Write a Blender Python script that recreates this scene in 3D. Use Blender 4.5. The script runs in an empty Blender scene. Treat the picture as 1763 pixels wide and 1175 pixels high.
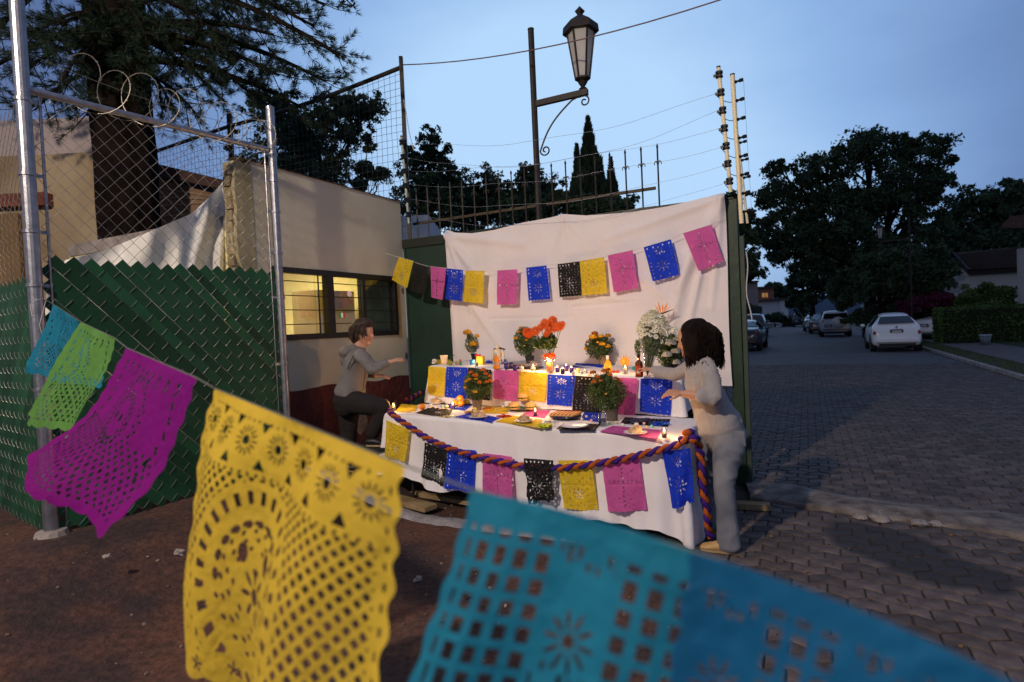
import bpy, math, random
import numpy as np
from mathutils import Vector, Matrix, noise
random.seed(7); RNG = np.random.default_rng(7)
PI = math.pi
sc = bpy.context.scene
COL = sc.collection

# ---------------------------------------------------------------- camera, sky, exposure
CAM = Vector((0, 0, 1.6)); FPX = 1000.0
_r = math.radians(2.63); _p = math.radians(-1.4)
FW = Vector((0, math.cos(_p), math.sin(_p))); _u0 = Vector((0, -math.sin(_p), math.cos(_p))); _r0 = Vector((1, 0, 0))
UP = _u0*math.cos(_r) + _r0*math.sin(_r); RT = _r0*math.cos(_r) - _u0*math.sin(_r)
cd = bpy.data.cameras.new('camera'); cam = bpy.data.objects.new('camera', cd); COL.objects.link(cam)
M = Matrix((RT, UP, -FW)).transposed().to_4x4(); M.translation = CAM
cam.matrix_world = M
cd.sensor_width = 36; cd.lens = 36*FPX/1763; cd.clip_start = .05; cd.clip_end = 3000
cd.dof.use_dof = True; cd.dof.focus_distance = 5.0; cd.dof.aperture_fstop = 2.3
sc.camera = cam

world = bpy.data.worlds.new('World'); sc.world = world; world.use_nodes = True
nt = world.node_tree; nt.nodes.clear()
def N(t, **k):
    n = nt.nodes.new(t)
    for a, b in k.items(): setattr(n, a, b)
    return n
L = nt.links.new
out = N('ShaderNodeOutputWorld'); bg = N('ShaderNodeBackground'); L(bg.outputs[0], out.inputs[0])
tc = N('ShaderNodeTexCoord')
sep = N('ShaderNodeSeparateXYZ'); L(tc.outputs['Generated'], sep.inputs[0])
# thin even dusk cloud: paler towards the afterglow, deep blue away from it
glow = Vector((.13, 1, .24)).normalized()
dot = N('ShaderNodeVectorMath', operation='DOT_PRODUCT'); L(tc.outputs['Generated'], dot.inputs[0]); dot.inputs[1].default_value = glow
nz = N('ShaderNodeTexNoise'); nz.inputs['Scale'].default_value = 1.6; nz.inputs['Detail'].default_value = 5; nz.inputs['Roughness'].default_value = .5
mp = N('ShaderNodeMapping'); mp.inputs['Scale'].default_value = (1, 1, 2.6); mp.inputs['Rotation'].default_value = (.15, .5, 0); L(tc.outputs['Generated'], mp.inputs[0]); L(mp.outputs[0], nz.inputs['Vector'])
ma = N('ShaderNodeMath', operation='MULTIPLY_ADD'); L(nz.outputs['Fac'], ma.inputs[0]); ma.inputs[1].default_value = .16; L(dot.outputs['Value'], ma.inputs[2])
mb = N('ShaderNodeMath', operation='SUBTRACT'); L(ma.outputs[0], mb.inputs[0]); mb.inputs[1].default_value = .08
ramp = N('ShaderNodeValToRGB'); L(mb.outputs[0], ramp.inputs[0])
cr = ramp.color_ramp; cr.elements[0].position = .0; cr.elements[0].color = (.10, .135, .235, 1)
cr.elements[1].position = .985; cr.elements[1].color = (.37, .555, .79, 1)
for ps, c in ((.55, (.085, .13, .255, 1)), (.76, (.070, .125, .29, 1)), (.84, (.135, .235, .455, 1)), (.91, (.225, .375, .64, 1))):
    e = cr.elements.new(ps); e.color = c
# a physical twilight sky mixed in under the cloud
sky = N('ShaderNodeTexSky', sky_type='NISHITA'); sky.sun_disc = False
sky.sun_elevation = math.radians(1.0); sky.sun_rotation = math.radians(-60)
hz = N('ShaderNodeMapRange'); L(sep.outputs['Z'], hz.inputs[0]); hz.inputs[1].default_value = 0.0; hz.inputs[2].default_value = .16; hz.inputs[3].default_value = .82; hz.inputs[4].default_value = 1.0; hz.clamp = True
ml = N('ShaderNodeMixRGB', blend_type='MULTIPLY'); ml.inputs[0].default_value = 1; L(ramp.outputs[0], ml.inputs[1]); L(hz.outputs[0], ml.inputs[2])
ad = N('ShaderNodeMixRGB', blend_type='ADD'); ad.inputs[0].default_value = .012; L(ml.outputs[0], ad.inputs[1]); L(sky.outputs[0], ad.inputs[2])
L(ad.outputs[0], bg.inputs[0]); bg.inputs[1].default_value = 1.24
sc.view_settings.view_transform = 'Standard'; sc.view_settings.look = 'None'
sc.view_settings.exposure = 0.0; sc.view_settings.gamma = 1; sc.view_settings.use_curve_mapping = False
sc.cycles.max_bounces = 6; sc.cycles.transparent_max_bounces = 16; sc.cycles.use_denoising = True
sc.cycles.sample_clamp_indirect = 4

# ---------------------------------------------------------------- places
def ray(px, py): return FW + RT*((px-881.5)/FPX) + UP*((587.5-py)/FPX)
def atY(px, py, Y): d = ray(px, py); return CAM + d*(Y/d.y)
def atZ(px, py, z): d = ray(px, py); return CAM + d*((z-1.6)/d.z)
TH = math.radians(27)
RU = Vector((math.sin(TH), math.cos(TH), 0)); GU = Vector((math.cos(TH), -math.sin(TH), 0)); ZU = Vector((0, 0, 1))
O = atZ(1276, 836, 0)
def V(a, b, z): return O + GU*a - RU*b + ZU*z               # a along the gate, b out from the gate, z up
def ab(P): q = P-O; return q.dot(GU), -q.dot(RU), P.z
def onb(px, py, b):
    d = ray(px, py); n = -RU; return CAM + d*((b-(CAM-O).dot(n))/d.dot(n))
def ona(px, py, a):
    d = ray(px, py); return CAM + d*((a-(CAM-O).dot(GU))/d.dot(GU))
def ss(e0, e1, x): t = min(1, max(0, (x-e0)/(e1-e0))); return t*t*(3-2*t)
def ground_h(P):
    a = ab(Vector((P[0], P[1], 0)))[0]
    return .36*ss(-2.3, -3.8, a)

# ---------------------------------------------------------------- materials
MATS = {}
def mat(name, c, rough=.8, var=.12, scale=9., bump=0., metal=0., trans=0., spec=.35, c2=None, emit=0., island=0., coat=0., sheen=0., distort=0., ramp=None):
    if name in MATS: return MATS[name]
    m = bpy.data.materials.new(name); m.use_nodes = True; t = m.node_tree; t.nodes.clear()
    o = t.nodes.new('ShaderNodeOutputMaterial'); b = t.nodes.new('ShaderNodeBsdfPrincipled')
    tc = t.nodes.new('ShaderNodeTexCoord'); nz = t.nodes.new('ShaderNodeTexNoise'); nz.inputs['Scale'].default_value = scale; nz.inputs['Detail'].default_value = 6; nz.inputs['Distortion'].default_value = distort
    t.links.new(tc.outputs['Object'], nz.inputs['Vector'])
    mx = t.nodes.new('ShaderNodeMixRGB')
    rg = t.nodes.new('ShaderNodeMapRange'); rg.inputs[1].default_value = (ramp or (.3, .7))[0]; rg.inputs[2].default_value = (ramp or (.3, .7))[1]
    t.links.new(nz.outputs['Fac'], rg.inputs[0]); t.links.new(rg.outputs[0], mx.inputs[0])
    a = tuple(min(1, x*(1-var)) for x in c); d = tuple(min(1, x*(1+var)) for x in (c2 or c))
    mx.inputs[1].default_value = (*a, 1); mx.inputs[2].default_value = (*d, 1)
    colout = mx.outputs[0]
    if island:
        g = t.nodes.new('ShaderNodeNewGeometry'); oi = t.nodes.new('ShaderNodeObjectInfo'); s = t.nodes.new('ShaderNodeMath'); s.operation = 'ADD'
        t.links.new(g.outputs['Random Per Island'], s.inputs[0]); t.links.new(oi.outputs['Random'], s.inputs[1])
        f = t.nodes.new('ShaderNodeMath'); f.operation = 'FRACT'; t.links.new(s.outputs[0], f.inputs[0])
        mr = t.nodes.new('ShaderNodeMapRange'); mr.inputs[3].default_value = 1-island; mr.inputs[4].default_value = 1+island; t.links.new(f.outputs[0], mr.inputs[0])
        vm = t.nodes.new('ShaderNodeVectorMath'); vm.operation = 'SCALE'; t.links.new(colout, vm.inputs[0]); t.links.new(mr.outputs[0], vm.inputs['Scale']); colout = vm.outputs[0]
    t.links.new(colout, b.inputs['Base Color'])
    b.inputs['Roughness'].default_value = rough; b.inputs['Metallic'].default_value = metal; b.inputs['Specular IOR Level'].default_value = spec
    if coat: b.inputs['Coat Weight'].default_value = coat; b.inputs['Coat Roughness'].default_value = .08
    if sheen: b.inputs['Sheen Weight'].default_value = sheen
    if emit: b.inputs['Emission Color'].default_value = (*c, 1); b.inputs['Emission Strength'].default_value = emit
    if bump:
        n2 = t.nodes.new('ShaderNodeTexNoise'); n2.inputs['Scale'].default_value = scale*5; n2.inputs['Detail'].default_value = 4; t.links.new(tc.outputs['Object'], n2.inputs['Vector'])
        bp = t.nodes.new('ShaderNodeBump'); bp.inputs['Strength'].default_value = bump; bp.inputs['Distance'].default_value = .02
        t.links.new(n2.outputs['Fac'], bp.inputs['Height']); t.links.new(bp.outputs[0], b.inputs['Normal'])
    if trans:
        tr = t.nodes.new('ShaderNodeBsdfTranslucent'); t.links.new(colout, tr.inputs['Color'])
        ms = t.nodes.new('ShaderNodeMixShader'); ms.inputs[0].default_value = trans
        t.links.new(b.outputs[0], ms.inputs[1]); t.links.new(tr.outputs[0], ms.inputs[2]); t.links.new(ms.outputs[0], o.inputs[0])
    else: t.links.new(b.outputs[0], o.inputs[0])
    MATS[name] = m; return m
def glass(name, tint=(1, 1, 1), refl=.12, rough=.03, alpha=.0):
    if name in MATS: return MATS[name]
    m = bpy.data.materials.new(name); m.use_nodes = True; t = m.node_tree; t.nodes.clear()
    o = t.nodes.new('ShaderNodeOutputMaterial'); tr = t.nodes.new('ShaderNodeBsdfTransparent'); tr.inputs[0].default_value = (*tint, 1)
    g = t.nodes.new('ShaderNodeBsdfGlossy'); g.inputs['Roughness'].default_value = rough
    lw = t.nodes.new('ShaderNodeLayerWeight'); lw.inputs[0].default_value = .35
    mr = t.nodes.new('ShaderNodeMapRange'); mr.inputs[3].default_value = refl; mr.inputs[4].default_value = .7; t.links.new(lw.outputs['Facing'], mr.inputs[0])
    ms = t.nodes.new('ShaderNodeMixShader'); t.links.new(mr.outputs[0], ms.inputs[0]); t.links.new(tr.outputs[0], ms.inputs[1]); t.links.new(g.outputs[0], ms.inputs[2])
    t.links.new(ms.outputs[0], o.inputs[0]); MATS[name] = m; return m
def glow_mat(name, c, s):
    if name in MATS: return MATS[name]
    m = bpy.data.materials.new(name); m.use_nodes = True; t = m.node_tree; t.nodes.clear()
    o = t.nodes.new('ShaderNodeOutputMaterial'); e = t.nodes.new('ShaderNodeEmission'); e.inputs[0].default_value = (*c, 1); e.inputs[1].default_value = s
    t.links.new(e.outputs[0], o.inputs[0]); MATS[name] = m; return m

# ---------------------------------------------------------------- mesh helpers
ORG = {}
def thing(name, label, cat, loc, group=None, rotz=0, kind=None):
    o = bpy.data.objects.new(name, None); COL.objects.link(o); o.location = loc; o.rotation_euler = (0, 0, rotz)
    o.empty_display_size = .1
    if label: o['label'] = label
    if cat: o['category'] = cat
    if group: o['group'] = group
    if kind: o['kind'] = kind
    ORG[o.name] = Vector(loc); return o
class MB:
    def __init__(s): s.v = []; s.f = []; s.m = []; s.cm = 0
    def add(s, vs, fs):
        k = len(s.v); s.v += [tuple(x) for x in vs]; s.f += [tuple(i+k for i in f) for f in fs]; s.m += [s.cm]*len(fs); return s
    def hexa(s, c):  # 8 corners: bottom 4 ccw, top 4
        return s.add(c, [(3, 2, 1, 0), (4, 5, 6, 7), (0, 1, 5, 4), (1, 2, 6, 5), (2, 3, 7, 6), (3, 0, 4, 7)])
    def box(s, c, sx, sy, sz, ux=Vector((1, 0, 0)), uy=Vector((0, 1, 0)), uz=Vector((0, 0, 1))):
        c = Vector(c); P = lambda i, j, k: c + ux*(sx*i/2) + uy*(sy*j/2) + uz*(sz*k/2)
        return s.hexa([P(-1, -1, -1), P(1, -1, -1), P(1, 1, -1), P(-1, 1, -1), P(-1, -1, 1), P(1, -1, 1), P(1, 1, 1), P(-1, 1, 1)])
    def gbox(s, a0, a1, b0, b1, z0, z1):   # box in gate axes
        return s.hexa([V(a0, b0, z0), V(a0, b1, z0), V(a1, b1, z0), V(a1, b0, z0), V(a0, b0, z1), V(a0, b1, z1), V(a1, b1, z1), V(a1, b0, z1)])
    def bar(s, p, q, w, h=None, up=ZU):
        p, q = Vector(p), Vector(q); t = (q-p).normalized(); x = t.cross(up)
        if x.length < 1e-4: x = Vector((1, 0, 0))
        x.normalize(); y = x.cross(t); h = h or w
        return s.hexa([p-x*w/2-y*h/2, p+x*w/2-y*h/2, p+x*w/2+y*h/2, p-x*w/2+y*h/2, q-x*w/2-y*h/2, q+x*w/2-y*h/2, q+x*w/2+y*h/2, q-x*w/2+y*h/2])
    def tube(s, pts, r, n=8, cap=True, closed=False):
        pts = [Vector(p) for p in pts]; K = len(pts); R = r if isinstance(r, (list, tuple)) else [r]*K
        t0 = (pts[1]-pts[0]).normalized(); a = t0.orthogonal().normalized(); vs = []
        for i, p in enumerate(pts):
            t = (pts[min(i+1, K-1)]-pts[max(i-1, 0)])
            if t.length < 1e-9: t = t0
            t.normalize(); a = (a - t*a.dot(t))
            if a.length < 1e-6: a = t.orthogonal()
            a.normalize(); b = t.cross(a)
            for j in range(n):
                th = 2*PI*j/n; vs.append(p + (a*math.cos(th)+b*math.sin(th))*R[i])
        fs = [(i*n+j, i*n+(j+1) % n, (i+1)*n+(j+1) % n, (i+1)*n+j) for i in range(K-1) for j in range(n)]
        if cap: fs += [tuple(range(n-1, -1, -1)), tuple((K-1)*n+j for j in range(n))]
        return s.add(vs, fs)
    def lathe(s, c, prof, n=20, ax=ZU, sq=None):
        c = Vector(c); x = Vector(ax).orthogonal().normalized(); ax = Vector(ax).normalized()
        if abs(ax.z) > .99: x = Vector((1, 0, 0))
        y = ax.cross(x); vs = []
        for r, z in prof:
            for j in range(n):
                th = 2*PI*j/n; k = 1
                if sq: k = 1/max(abs(math.cos(th)), abs(math.sin(th)))
                vs.append(c + (x*math.cos(th)+y*math.sin(th))*r*k + ax*z)
        K = len(prof)
        fs = [(i*n+j, i*n+(j+1) % n, (i+1)*n+(j+1) % n, (i+1)*n+j) for i in range(K-1) for j in range(n)]
        if prof[0][0] > 1e-6: fs.append(tuple(range(n-1, -1, -1)))
        if prof[-1][0] > 1e-6: fs.append(tuple((K-1)*n+j for j in range(n)))
        return s.add(vs, fs)
    def ball(s, c, r, n=10, sz=1., jit=0., sxy=(1, 1)):
        c = Vector(c); vs = []; m = max(4, n//2+1)
        for i in range(m+1):
            ph = PI*i/m
            for j in range(n):
                th = 2*PI*j/n; k = r*(1+jit*(random.random()-.5))
                vs.append(c+Vector((k*math.sin(ph)*math.cos(th)*sxy[0], k*math.sin(ph)*math.sin(th)*sxy[1], -k*math.cos(ph)*sz)))
        fs = [(i*n+j, i*n+(j+1) % n, (i+1)*n+(j+1) % n, (i+1)*n+j) for i in range(m) for j in range(n)]
        return s.add(vs, fs)
    def grid(s, fn, nu, nv):
        vs = [fn(i/nu, j/nv) for j in range(nv+1) for i in range(nu+1)]; w = nu+1
        return s.add(vs, [(j*w+i, j*w+i+1, (j+1)*w+i+1, (j+1)*w+i) for j in range(nv) for i in range(nu)])
    def build(s, name, m, parent=None, local=False, smooth=False, kind=None, tag=None, bevel=0, base=None):
        me = bpy.data.meshes.new(name)
        if parent is not None:
            off = Vector((0, 0, 0)) if local else ORG[parent.name]
        else:
            if base is not None: off = Vector(base)
            else:
                A = np.array(s.v); off = Vector(((A[:, 0].min()+A[:, 0].max())/2, (A[:, 1].min()+A[:, 1].max())/2, A[:, 2].min()))
            if local: off = Vector((0, 0, 0))
        me.from_pydata([(x-off.x, y-off.y, z-off.z) for x, y, z in s.v], [], s.f)
        ms = m if isinstance(m, (list, tuple)) else [m]
        for q in ms: me.materials.append(q)
        if len(ms) > 1: me.polygons.foreach_set('material_index', s.m)
        if smooth: me.polygons.foreach_set('use_smooth', [True]*len(me.polygons))
        me.validate(); me.update()
        o = bpy.data.objects.new(name, me); COL.objects.link(o)
        if parent is not None: o.parent = parent; ORG[o.name] = off if not local else Vector((0, 0, 0))
        else: o.location = off; ORG[o.name] = off
        if bevel:
            bv = o.modifiers.new('b', 'BEVEL'); bv.width = bevel; bv.segments = 2; bv.limit_method = 'ANGLE'
        if kind: o['kind'] = kind
        if tag: settag(o, *tag)
        return o
def settag(o, label, cat, group=None):
    o['label'] = label; o['category'] = cat
    if group: o['group'] = group
    return o
def quads_np(name, m, P, parent=None, smooth=False, kind=None, tag=None, base=None):
    """P: (n,4,3) array of quads -> one mesh"""
    n = len(P); P = P.reshape(-1, 3).astype(np.float64)
    off = np.array(ORG[parent.name]) if parent is not None else (np.array(base) if base is not None else np.array([P[:, 0].mean(), P[:, 1].mean(), P[:, 2].min()]))
    me = bpy.data.meshes.new(name); me.vertices.add(4*n); me.loops.add(4*n); me.polygons.add(n)
    me.vertices.foreach_set('co', (P-off).ravel()); me.loops.foreach_set('vertex_index', np.arange(4*n)); me.polygons.foreach_set('loop_start', np.arange(n)*4)
    me.materials.append(m); me.update(); me.validate()
    o = bpy.data.objects.new(name, me); COL.objects.link(o)
    if parent is not None: o.parent = parent; ORG[o.name] = Vector(off)
    else: o.location = off; ORG[o.name] = Vector(off)
    if kind: o['kind'] = kind
    if tag: settag(o, *tag)
    return o
def rand_quads(C, L_, W_, bias=None, spread=1.):
    """leaf quads at centres C (n,3); diamond shaped"""
    n = len(C); d = RNG.normal(size=(n, 3))*spread
    if bias is not None: d = d + bias
    d /= np.linalg.norm(d, axis=1)[:, None]; e = np.cross(d, RNG.normal(size=(n, 3))); e /= np.linalg.norm(e, axis=1)[:, None]
    l = (L_*(.6+.8*RNG.random(n)))[:, None]; w = (W_*(.6+.8*RNG.random(n)))[:, None]
    return np.stack([C-d*l/2, C+e*w/2-d*l*.05, C+d*l/2, C-e*w/2-d*l*.05], axis=1)
def clumps(cs, rs, n, sz=(1, 1, 1)):
    """n points gathered round clump centres, denser at their shells"""
    k = RNG.integers(0, len(cs), n); c = np.array(cs)[k]; r = np.array(rs)[k]
    d = RNG.normal(size=(n, 3)); d /= np.linalg.norm(d, axis=1)[:, None]
    return c + d*(r*(RNG.random(n)**.45))[:, None]*np.array(sz)
def catenary(p, q, sag, n=16):
    p, q = Vector(p), Vector(q)
    return [p.lerp(q, i/n) - ZU*(sag*4*(i/n)*(1-i/n)) for i in range(n+1)]
def copy_tree(src, loc, rotz, label=None):
    c = src.copy(); COL.objects.link(c); c.location = loc; c.rotation_euler = (0, 0, rotz)
    if label: c['label'] = label
    def rec(a, b):
        for ch in a.children:
            d = ch.copy(); COL.objects.link(d); d.parent = b; rec(ch, d)
    rec(src, c); return c
# ---------------------------------------------------------------- the setting: ground, road, pavers
m_soil = mat('soil', (.12, .055, .035), .95, .35, 2.2, 1.0, c2=(.16, .08, .05))
m_conc = mat('old_concrete', (.26, .22, .19), .9, .3, 5, .8, c2=(.30, .27, .25))
m_grass = mat('grass_ground', (.035, .042, .018), .95, .3, 4, .8)
def mat_road():
    m = bpy.data.materials.new('far_pavers'); m.use_nodes = True; t = m.node_tree; b = t.nodes['Principled BSDF']
    tc = t.nodes.new('ShaderNodeTexCoord'); mp = t.nodes.new('ShaderNodeMapping'); mp.inputs['Rotation'].default_value = (0, 0, TH)
    t.links.new(tc.outputs['Object'], mp.inputs[0]); br = t.nodes.new('ShaderNodeTexBrick'); t.links.new(mp.outputs[0], br.inputs[0])
    br.inputs['Color1'].default_value = (.088, .078, .080, 1); br.inputs['Color2'].default_value = (.064, .058, .061, 1); br.inputs['Mortar'].default_value = (.045, .04, .042, 1)
    br.inputs['Scale'].default_value = 1; br.inputs['Brick Width'].default_value = .25; br.inputs['Row Height'].default_value = .165; br.inputs['Mortar Size'].default_value = .012
    nz = t.nodes.new('ShaderNodeTexNoise'); nz.inputs['Scale'].default_value = .9; nz.inputs['Detail'].default_value = 7; t.links.new(tc.outputs['Object'], nz.inputs[0])
    mr = t.nodes.new('ShaderNodeMapRange'); mr.inputs[1].default_value = .3; mr.inputs[2].default_value = .7; mr.inputs[3].default_value = .7; mr.inputs[4].default_value = 1.25; t.links.new(nz.outputs['Fac'], mr.inputs[0])
    vm = t.nodes.new('ShaderNodeVectorMath'); vm.operation = 'SCALE'; t.links.new(br.outputs[0], vm.inputs[0]); t.links.new(mr.outputs[0], vm.inputs['Scale'])
    t.links.new(vm.outputs[0], b.inputs['Base Color']); b.inputs['Roughness'].default_value = .75
    bp = t.nodes.new('ShaderNodeBump'); bp.inputs['Strength'].default_value = .5; bp.inputs['Distance'].default_value = .01; bp.invert = True
    t.links.new(br.outputs['Fac'], bp.inputs['Height']); t.links.new(bp.outputs[0], b.inputs['Normal'])
    return m
def sheet(name, pts, z, m):
    b = MB(); b.add([(p[0], p[1], z) for p in pts], [tuple(range(len(pts)))]); return b.build(name, m, kind='structure', base=(0, 0, z))
g = MB(); g.grid(lambda u, v: Vector((-900+1800*u, -60+1500*v, -.035)), 20, 20); g.build('ground', m_grass, kind='structure', base=(0, 0, -.035))
P2 = lambda a, b: V(a, b, 0)
sheet('road_bed', [P2(-4.6, 0), P2(-4.6, 8), P2(9, 8), P2(9, -15), P2(-3.4, -15), P2(-3.4, 0)], -.014, mat('joint_sand', (.05, .042, .038), .95, .3, 6, .6))
sheet('road', [P2(-3.4, -14.2), P2(4.5, -14.2), P2(4.5, -100), P2(-3.4, -100)], -.004, mat_road())
# dirt yard rising to the left
def dirt():
    b = MB(); n = 150
    x0, x1, y0, y1 = -13, 1.25, -6, 16
    def edge(y): return .78+.07*y + .06*math.sin(y*3.1)+.03*math.sin(y*11)
    def fn(u, v):
        y = y0+(y1-y0)*v**1.3; xr = min(edge(y), 1.2); x = x0+(xr-x0)*(1-(1-u)**1.6)
        h = ground_h((x, y)); d = noise.noise(Vector((x*1.3, y*1.3, 0)))*.022 + noise.noise(Vector((x*6, y*6, 3)))*.010
        e = ss(0, .25, xr-x)
        return Vector((x, y, h+(d+.006)*e-.008*(1-e)))
    b.grid(fn, n, n)
    m = bpy.data.materials.new('red_dirt'); m.use_nodes = True; t = m.node_tree; bs = t.nodes['Principled BSDF']; bs.inputs['Roughness'].default_value = .95
    tc = t.nodes.new('ShaderNodeTexCoord')
    def nz(s, d=8):
        q = t.nodes.new('ShaderNodeTexNoise'); q.inputs['Scale'].default_value = s; q.inputs['Detail'].default_value = d; q.inputs['Roughness'].default_value = .62; t.links.new(tc.outputs['Object'], q.inputs[0]); return q
    a, c2 = nz(.85), nz(26, 8)
    r1 = t.nodes.new('ShaderNodeValToRGB'); t.links.new(a.outputs['Fac'], r1.inputs[0])
    r1.color_ramp.elements[0].position = .43; r1.color_ramp.elements[0].color = (.035, .020, .020, 1); r1.color_ramp.elements[1].position = .56; r1.color_ramp.elements[1].color = (.105, .044, .026, 1)
    r2 = t.nodes.new('ShaderNodeMapRange'); r2.inputs[1].default_value = .3; r2.inputs[2].default_value = .7; r2.inputs[3].default_value = .45; r2.inputs[4].default_value = 1.5; t.links.new(c2.outputs['Fac'], r2.inputs[0])
    vm = t.nodes.new('ShaderNodeVectorMath'); vm.operation = 'SCALE'; t.links.new(r1.outputs[0], vm.inputs[0]); t.links.new(r2.outputs[0], vm.inputs['Scale']); t.links.new(vm.outputs[0], bs.inputs['Base Color'])
    bp = t.nodes.new('ShaderNodeBump'); bp.inputs['Strength'].default_value = 1; bp.inputs['Distance'].default_value = .02; t.links.new(c2.outputs['Fac'], bp.inputs['Height']); t.links.new(bp.outputs[0], bs.inputs['Normal'])
    b.build('dirt_yard', m, kind='structure', smooth=True, base=(0, 0, 0))
    # small stones and litter
    C = []
    q = MB()
    for i in range(750):
        y = random.uniform(1.2, 6); x = random.uniform(-4, min(edge(y), 1.1)); z = ground_h((x, y)); r = random.choice([.004, .005, .006, .009, .012])
        p = Vector((x, y, z+r*.3+.008+noise.noise(Vector((x*1.3, y*1.3, 0)))*.022)); q.ball(p, r, 5, .7, .5)
    q.build('gravel', mat('gravel', (.12, .07, .05), .9, .5, 40, 0, island=.6, c2=(.18, .14, .11)), kind='stuff', tag=('loose small stones scattered over the red dirt yard', 'gravel'), base=(0, 0, 0))
dirt()
# concrete band (flat kerb) that curves from the gate post across the pavers
bt = [atZ(*p, 0) for p in ((1283, 836), (1361, 838), (1437, 856), (1513, 867), (1615, 879), (1763, 892), (1900, 905), (2200, 935))]
bb = [atZ(*p, 0) for p in ((1292, 862), (1345, 869), (1463, 887), (1589, 903), (1690, 917), (1763, 929), (1900, 948), (2200, 1000))]
def polyl(P, t):
    t *= len(P)-1; i = min(int(t), len(P)-2); return P[i].lerp(P[i+1], t-i)
k = MB()
def bandf(u, v):
    p = polyl(bt, u).lerp(polyl(bb, u), min(1, max(0, (v-.15)/.7)))
    z = .045*math.sin(PI*min(1, max(0, v)))**.5 + .006*noise.noise(p*7)
    if v < .01 or v > .99: z = -.02
    if v > .6 and .33 < u < .6: z -= .035*max(0, noise.noise(p*9)+.35)
    return Vector((p.x, p.y, z))
k.grid(bandf, 120, 12)
k.build('kerb_band', mat('kerb_concrete', (.115, .095, .085), .9, .45, 7, 1., c2=(.17, .145, .13)), kind='structure', smooth=True, base=(0, 0, 0))
for i, (px, py, r) in enumerate(((1480, 893, .05), (1512, 897, .07), (1545, 890, .04), (1585, 905, .06), (1610, 905, .045), (1350, 775, .02))):
    b = MB(); p = atZ(px, py, 0); b.ball(p+ZU*r*.3, r, 8, .45, .45); b.build('rubble_piece', m_conc, tag=(('first concrete chip beside the broken stretch of kerb', 'largest concrete chip beside the broken kerb edge', 'small flat concrete chip between two bigger ones', 'jagged concrete chip past the largest one', 'last concrete chip towards the road end of the kerb', 'lone tiny chip lying out on the road')[i], 'rubble', 'broken concrete chips'))
# threshold strip beside the dirt
k = MB(); k.grid(lambda u, v: V(-3.6+3.35*u, 1.78+.17*v + .015*noise.noise(Vector((u*20, v, 0))), .03*math.sin(PI*v)**.4+.012+ (ground_h(V(-3.6+3.35*u, 1.8, 0)))+.006*noise.noise(Vector((u*40, v*3, 1)))), 90, 8)
k.build('threshold_kerb', mat('grey_kerb', (.26, .245, .25), .9, .3, 8, 1.), kind='structure', smooth=True, base=(0, 0, 0))
# zigzag pavers
PW, PH, AM = .19, .128, .021
m_pav = mat('paver', (.070, .056, .054), .78, .35, 9, .5, island=.30, c2=(.095, .073, .068))
def stain_pavers():
    # an old oil stain with its own uneven outline soaked into the bricks beside the kerb
    t = m_pav.node_tree; b = [n for n in t.nodes if n.type == 'BSDF_PRINCIPLED'][0]; src = b.inputs['Base Color'].links[0].from_socket
    g = t.nodes.new('ShaderNodeNewGeometry'); c = atZ(1555, 950, 0); d = atZ(1690, 1000, 0)-atZ(1440, 898, 0); ang = math.atan2(d.y, d.x)
    mp = t.nodes.new('ShaderNodeMapping'); mp.vector_type = 'TEXTURE'; mp.inputs['Location'].default_value = c; mp.inputs['Rotation'].default_value = (0, 0, ang); mp.inputs['Scale'].default_value = (d.length*.60, .33, 1)
    nz = t.nodes.new('ShaderNodeTexNoise'); nz.inputs['Scale'].default_value = 2.6; nz.inputs['Detail'].default_value = 6; t.links.new(g.outputs['Position'], nz.inputs[0]); t.links.new(g.outputs['Position'], mp.inputs[0])
    ln = t.nodes.new('ShaderNodeVectorMath'); ln.operation = 'LENGTH'; t.links.new(mp.outputs[0], ln.inputs[0])
    ad = t.nodes.new('ShaderNodeMath'); ad.operation = 'MULTIPLY_ADD'; t.links.new(nz.outputs['Fac'], ad.inputs[0]); ad.inputs[1].default_value = 1.1; t.links.new(ln.outputs['Value'], ad.inputs[2])
    mr = t.nodes.new('ShaderNodeMapRange'); mr.inputs[1].default_value = 1.35; mr.inputs[2].default_value = 1.6; mr.inputs[3].default_value = .84; mr.inputs[4].default_value = 0; t.links.new(ad.outputs[0], mr.inputs[0])
    mx = t.nodes.new('ShaderNodeMixRGB'); t.links.new(mr.outputs[0], mx.inputs[0]); t.links.new(src, mx.inputs[1]); mx.inputs[2].default_value = (.018, .018, .022, 1); t.links.new(mx.outputs[0], b.inputs['Base Color'])
stain_pavers()
def paver_poly(flip):
    tri = (AM, -AM, AM) if not flip else (-AM, AM, -AM)
    j = .0052
    lo = [(-PW/2+j, -PH/2+tri[0]+j), (0, -PH/2+tri[1]+j), (PW/2-j, -PH/2+tri[2]+j)]
    hi = [(PW/2-j, PH/2+tri[2]-j), (0, PH/2+tri[1]-j), (-PW/2+j, PH/2+tri[0]-j)]
    return lo+hi
def paver_geo(flip, c, z, tilt=(0, 0)):
    pts = paver_poly(flip); vs = []
    for s, dz in ((1, -.03), (1, -.006), (.93, 0)):
        for x, y in pts:
            X = x*s; Y = y*s if s == 1 else y*.90
            p = GU*X + RU*Y; vs.append((c[0]+p.x, c[1]+p.y, z+dz+tilt[0]*X+tilt[1]*Y))
    n = 6; fs = [(i*n+j, i*n+(j+1) % n, (i+1)*n+(j+1) % n, (i+1)*n+j) for i in range(2) for j in range(n)]+[tuple(12+j for j in range(6))]
    return vs, fs
near, far = [], []
def bandY(P, arr):
    for i in range(len(arr)-1):
        if arr[i].x <= P.x <= arr[i+1].x: return arr[i].y+(arr[i+1].y-arr[i].y)*(P.x-arr[i].x)/(arr[i+1].x-arr[i].x)
    return None
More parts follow.
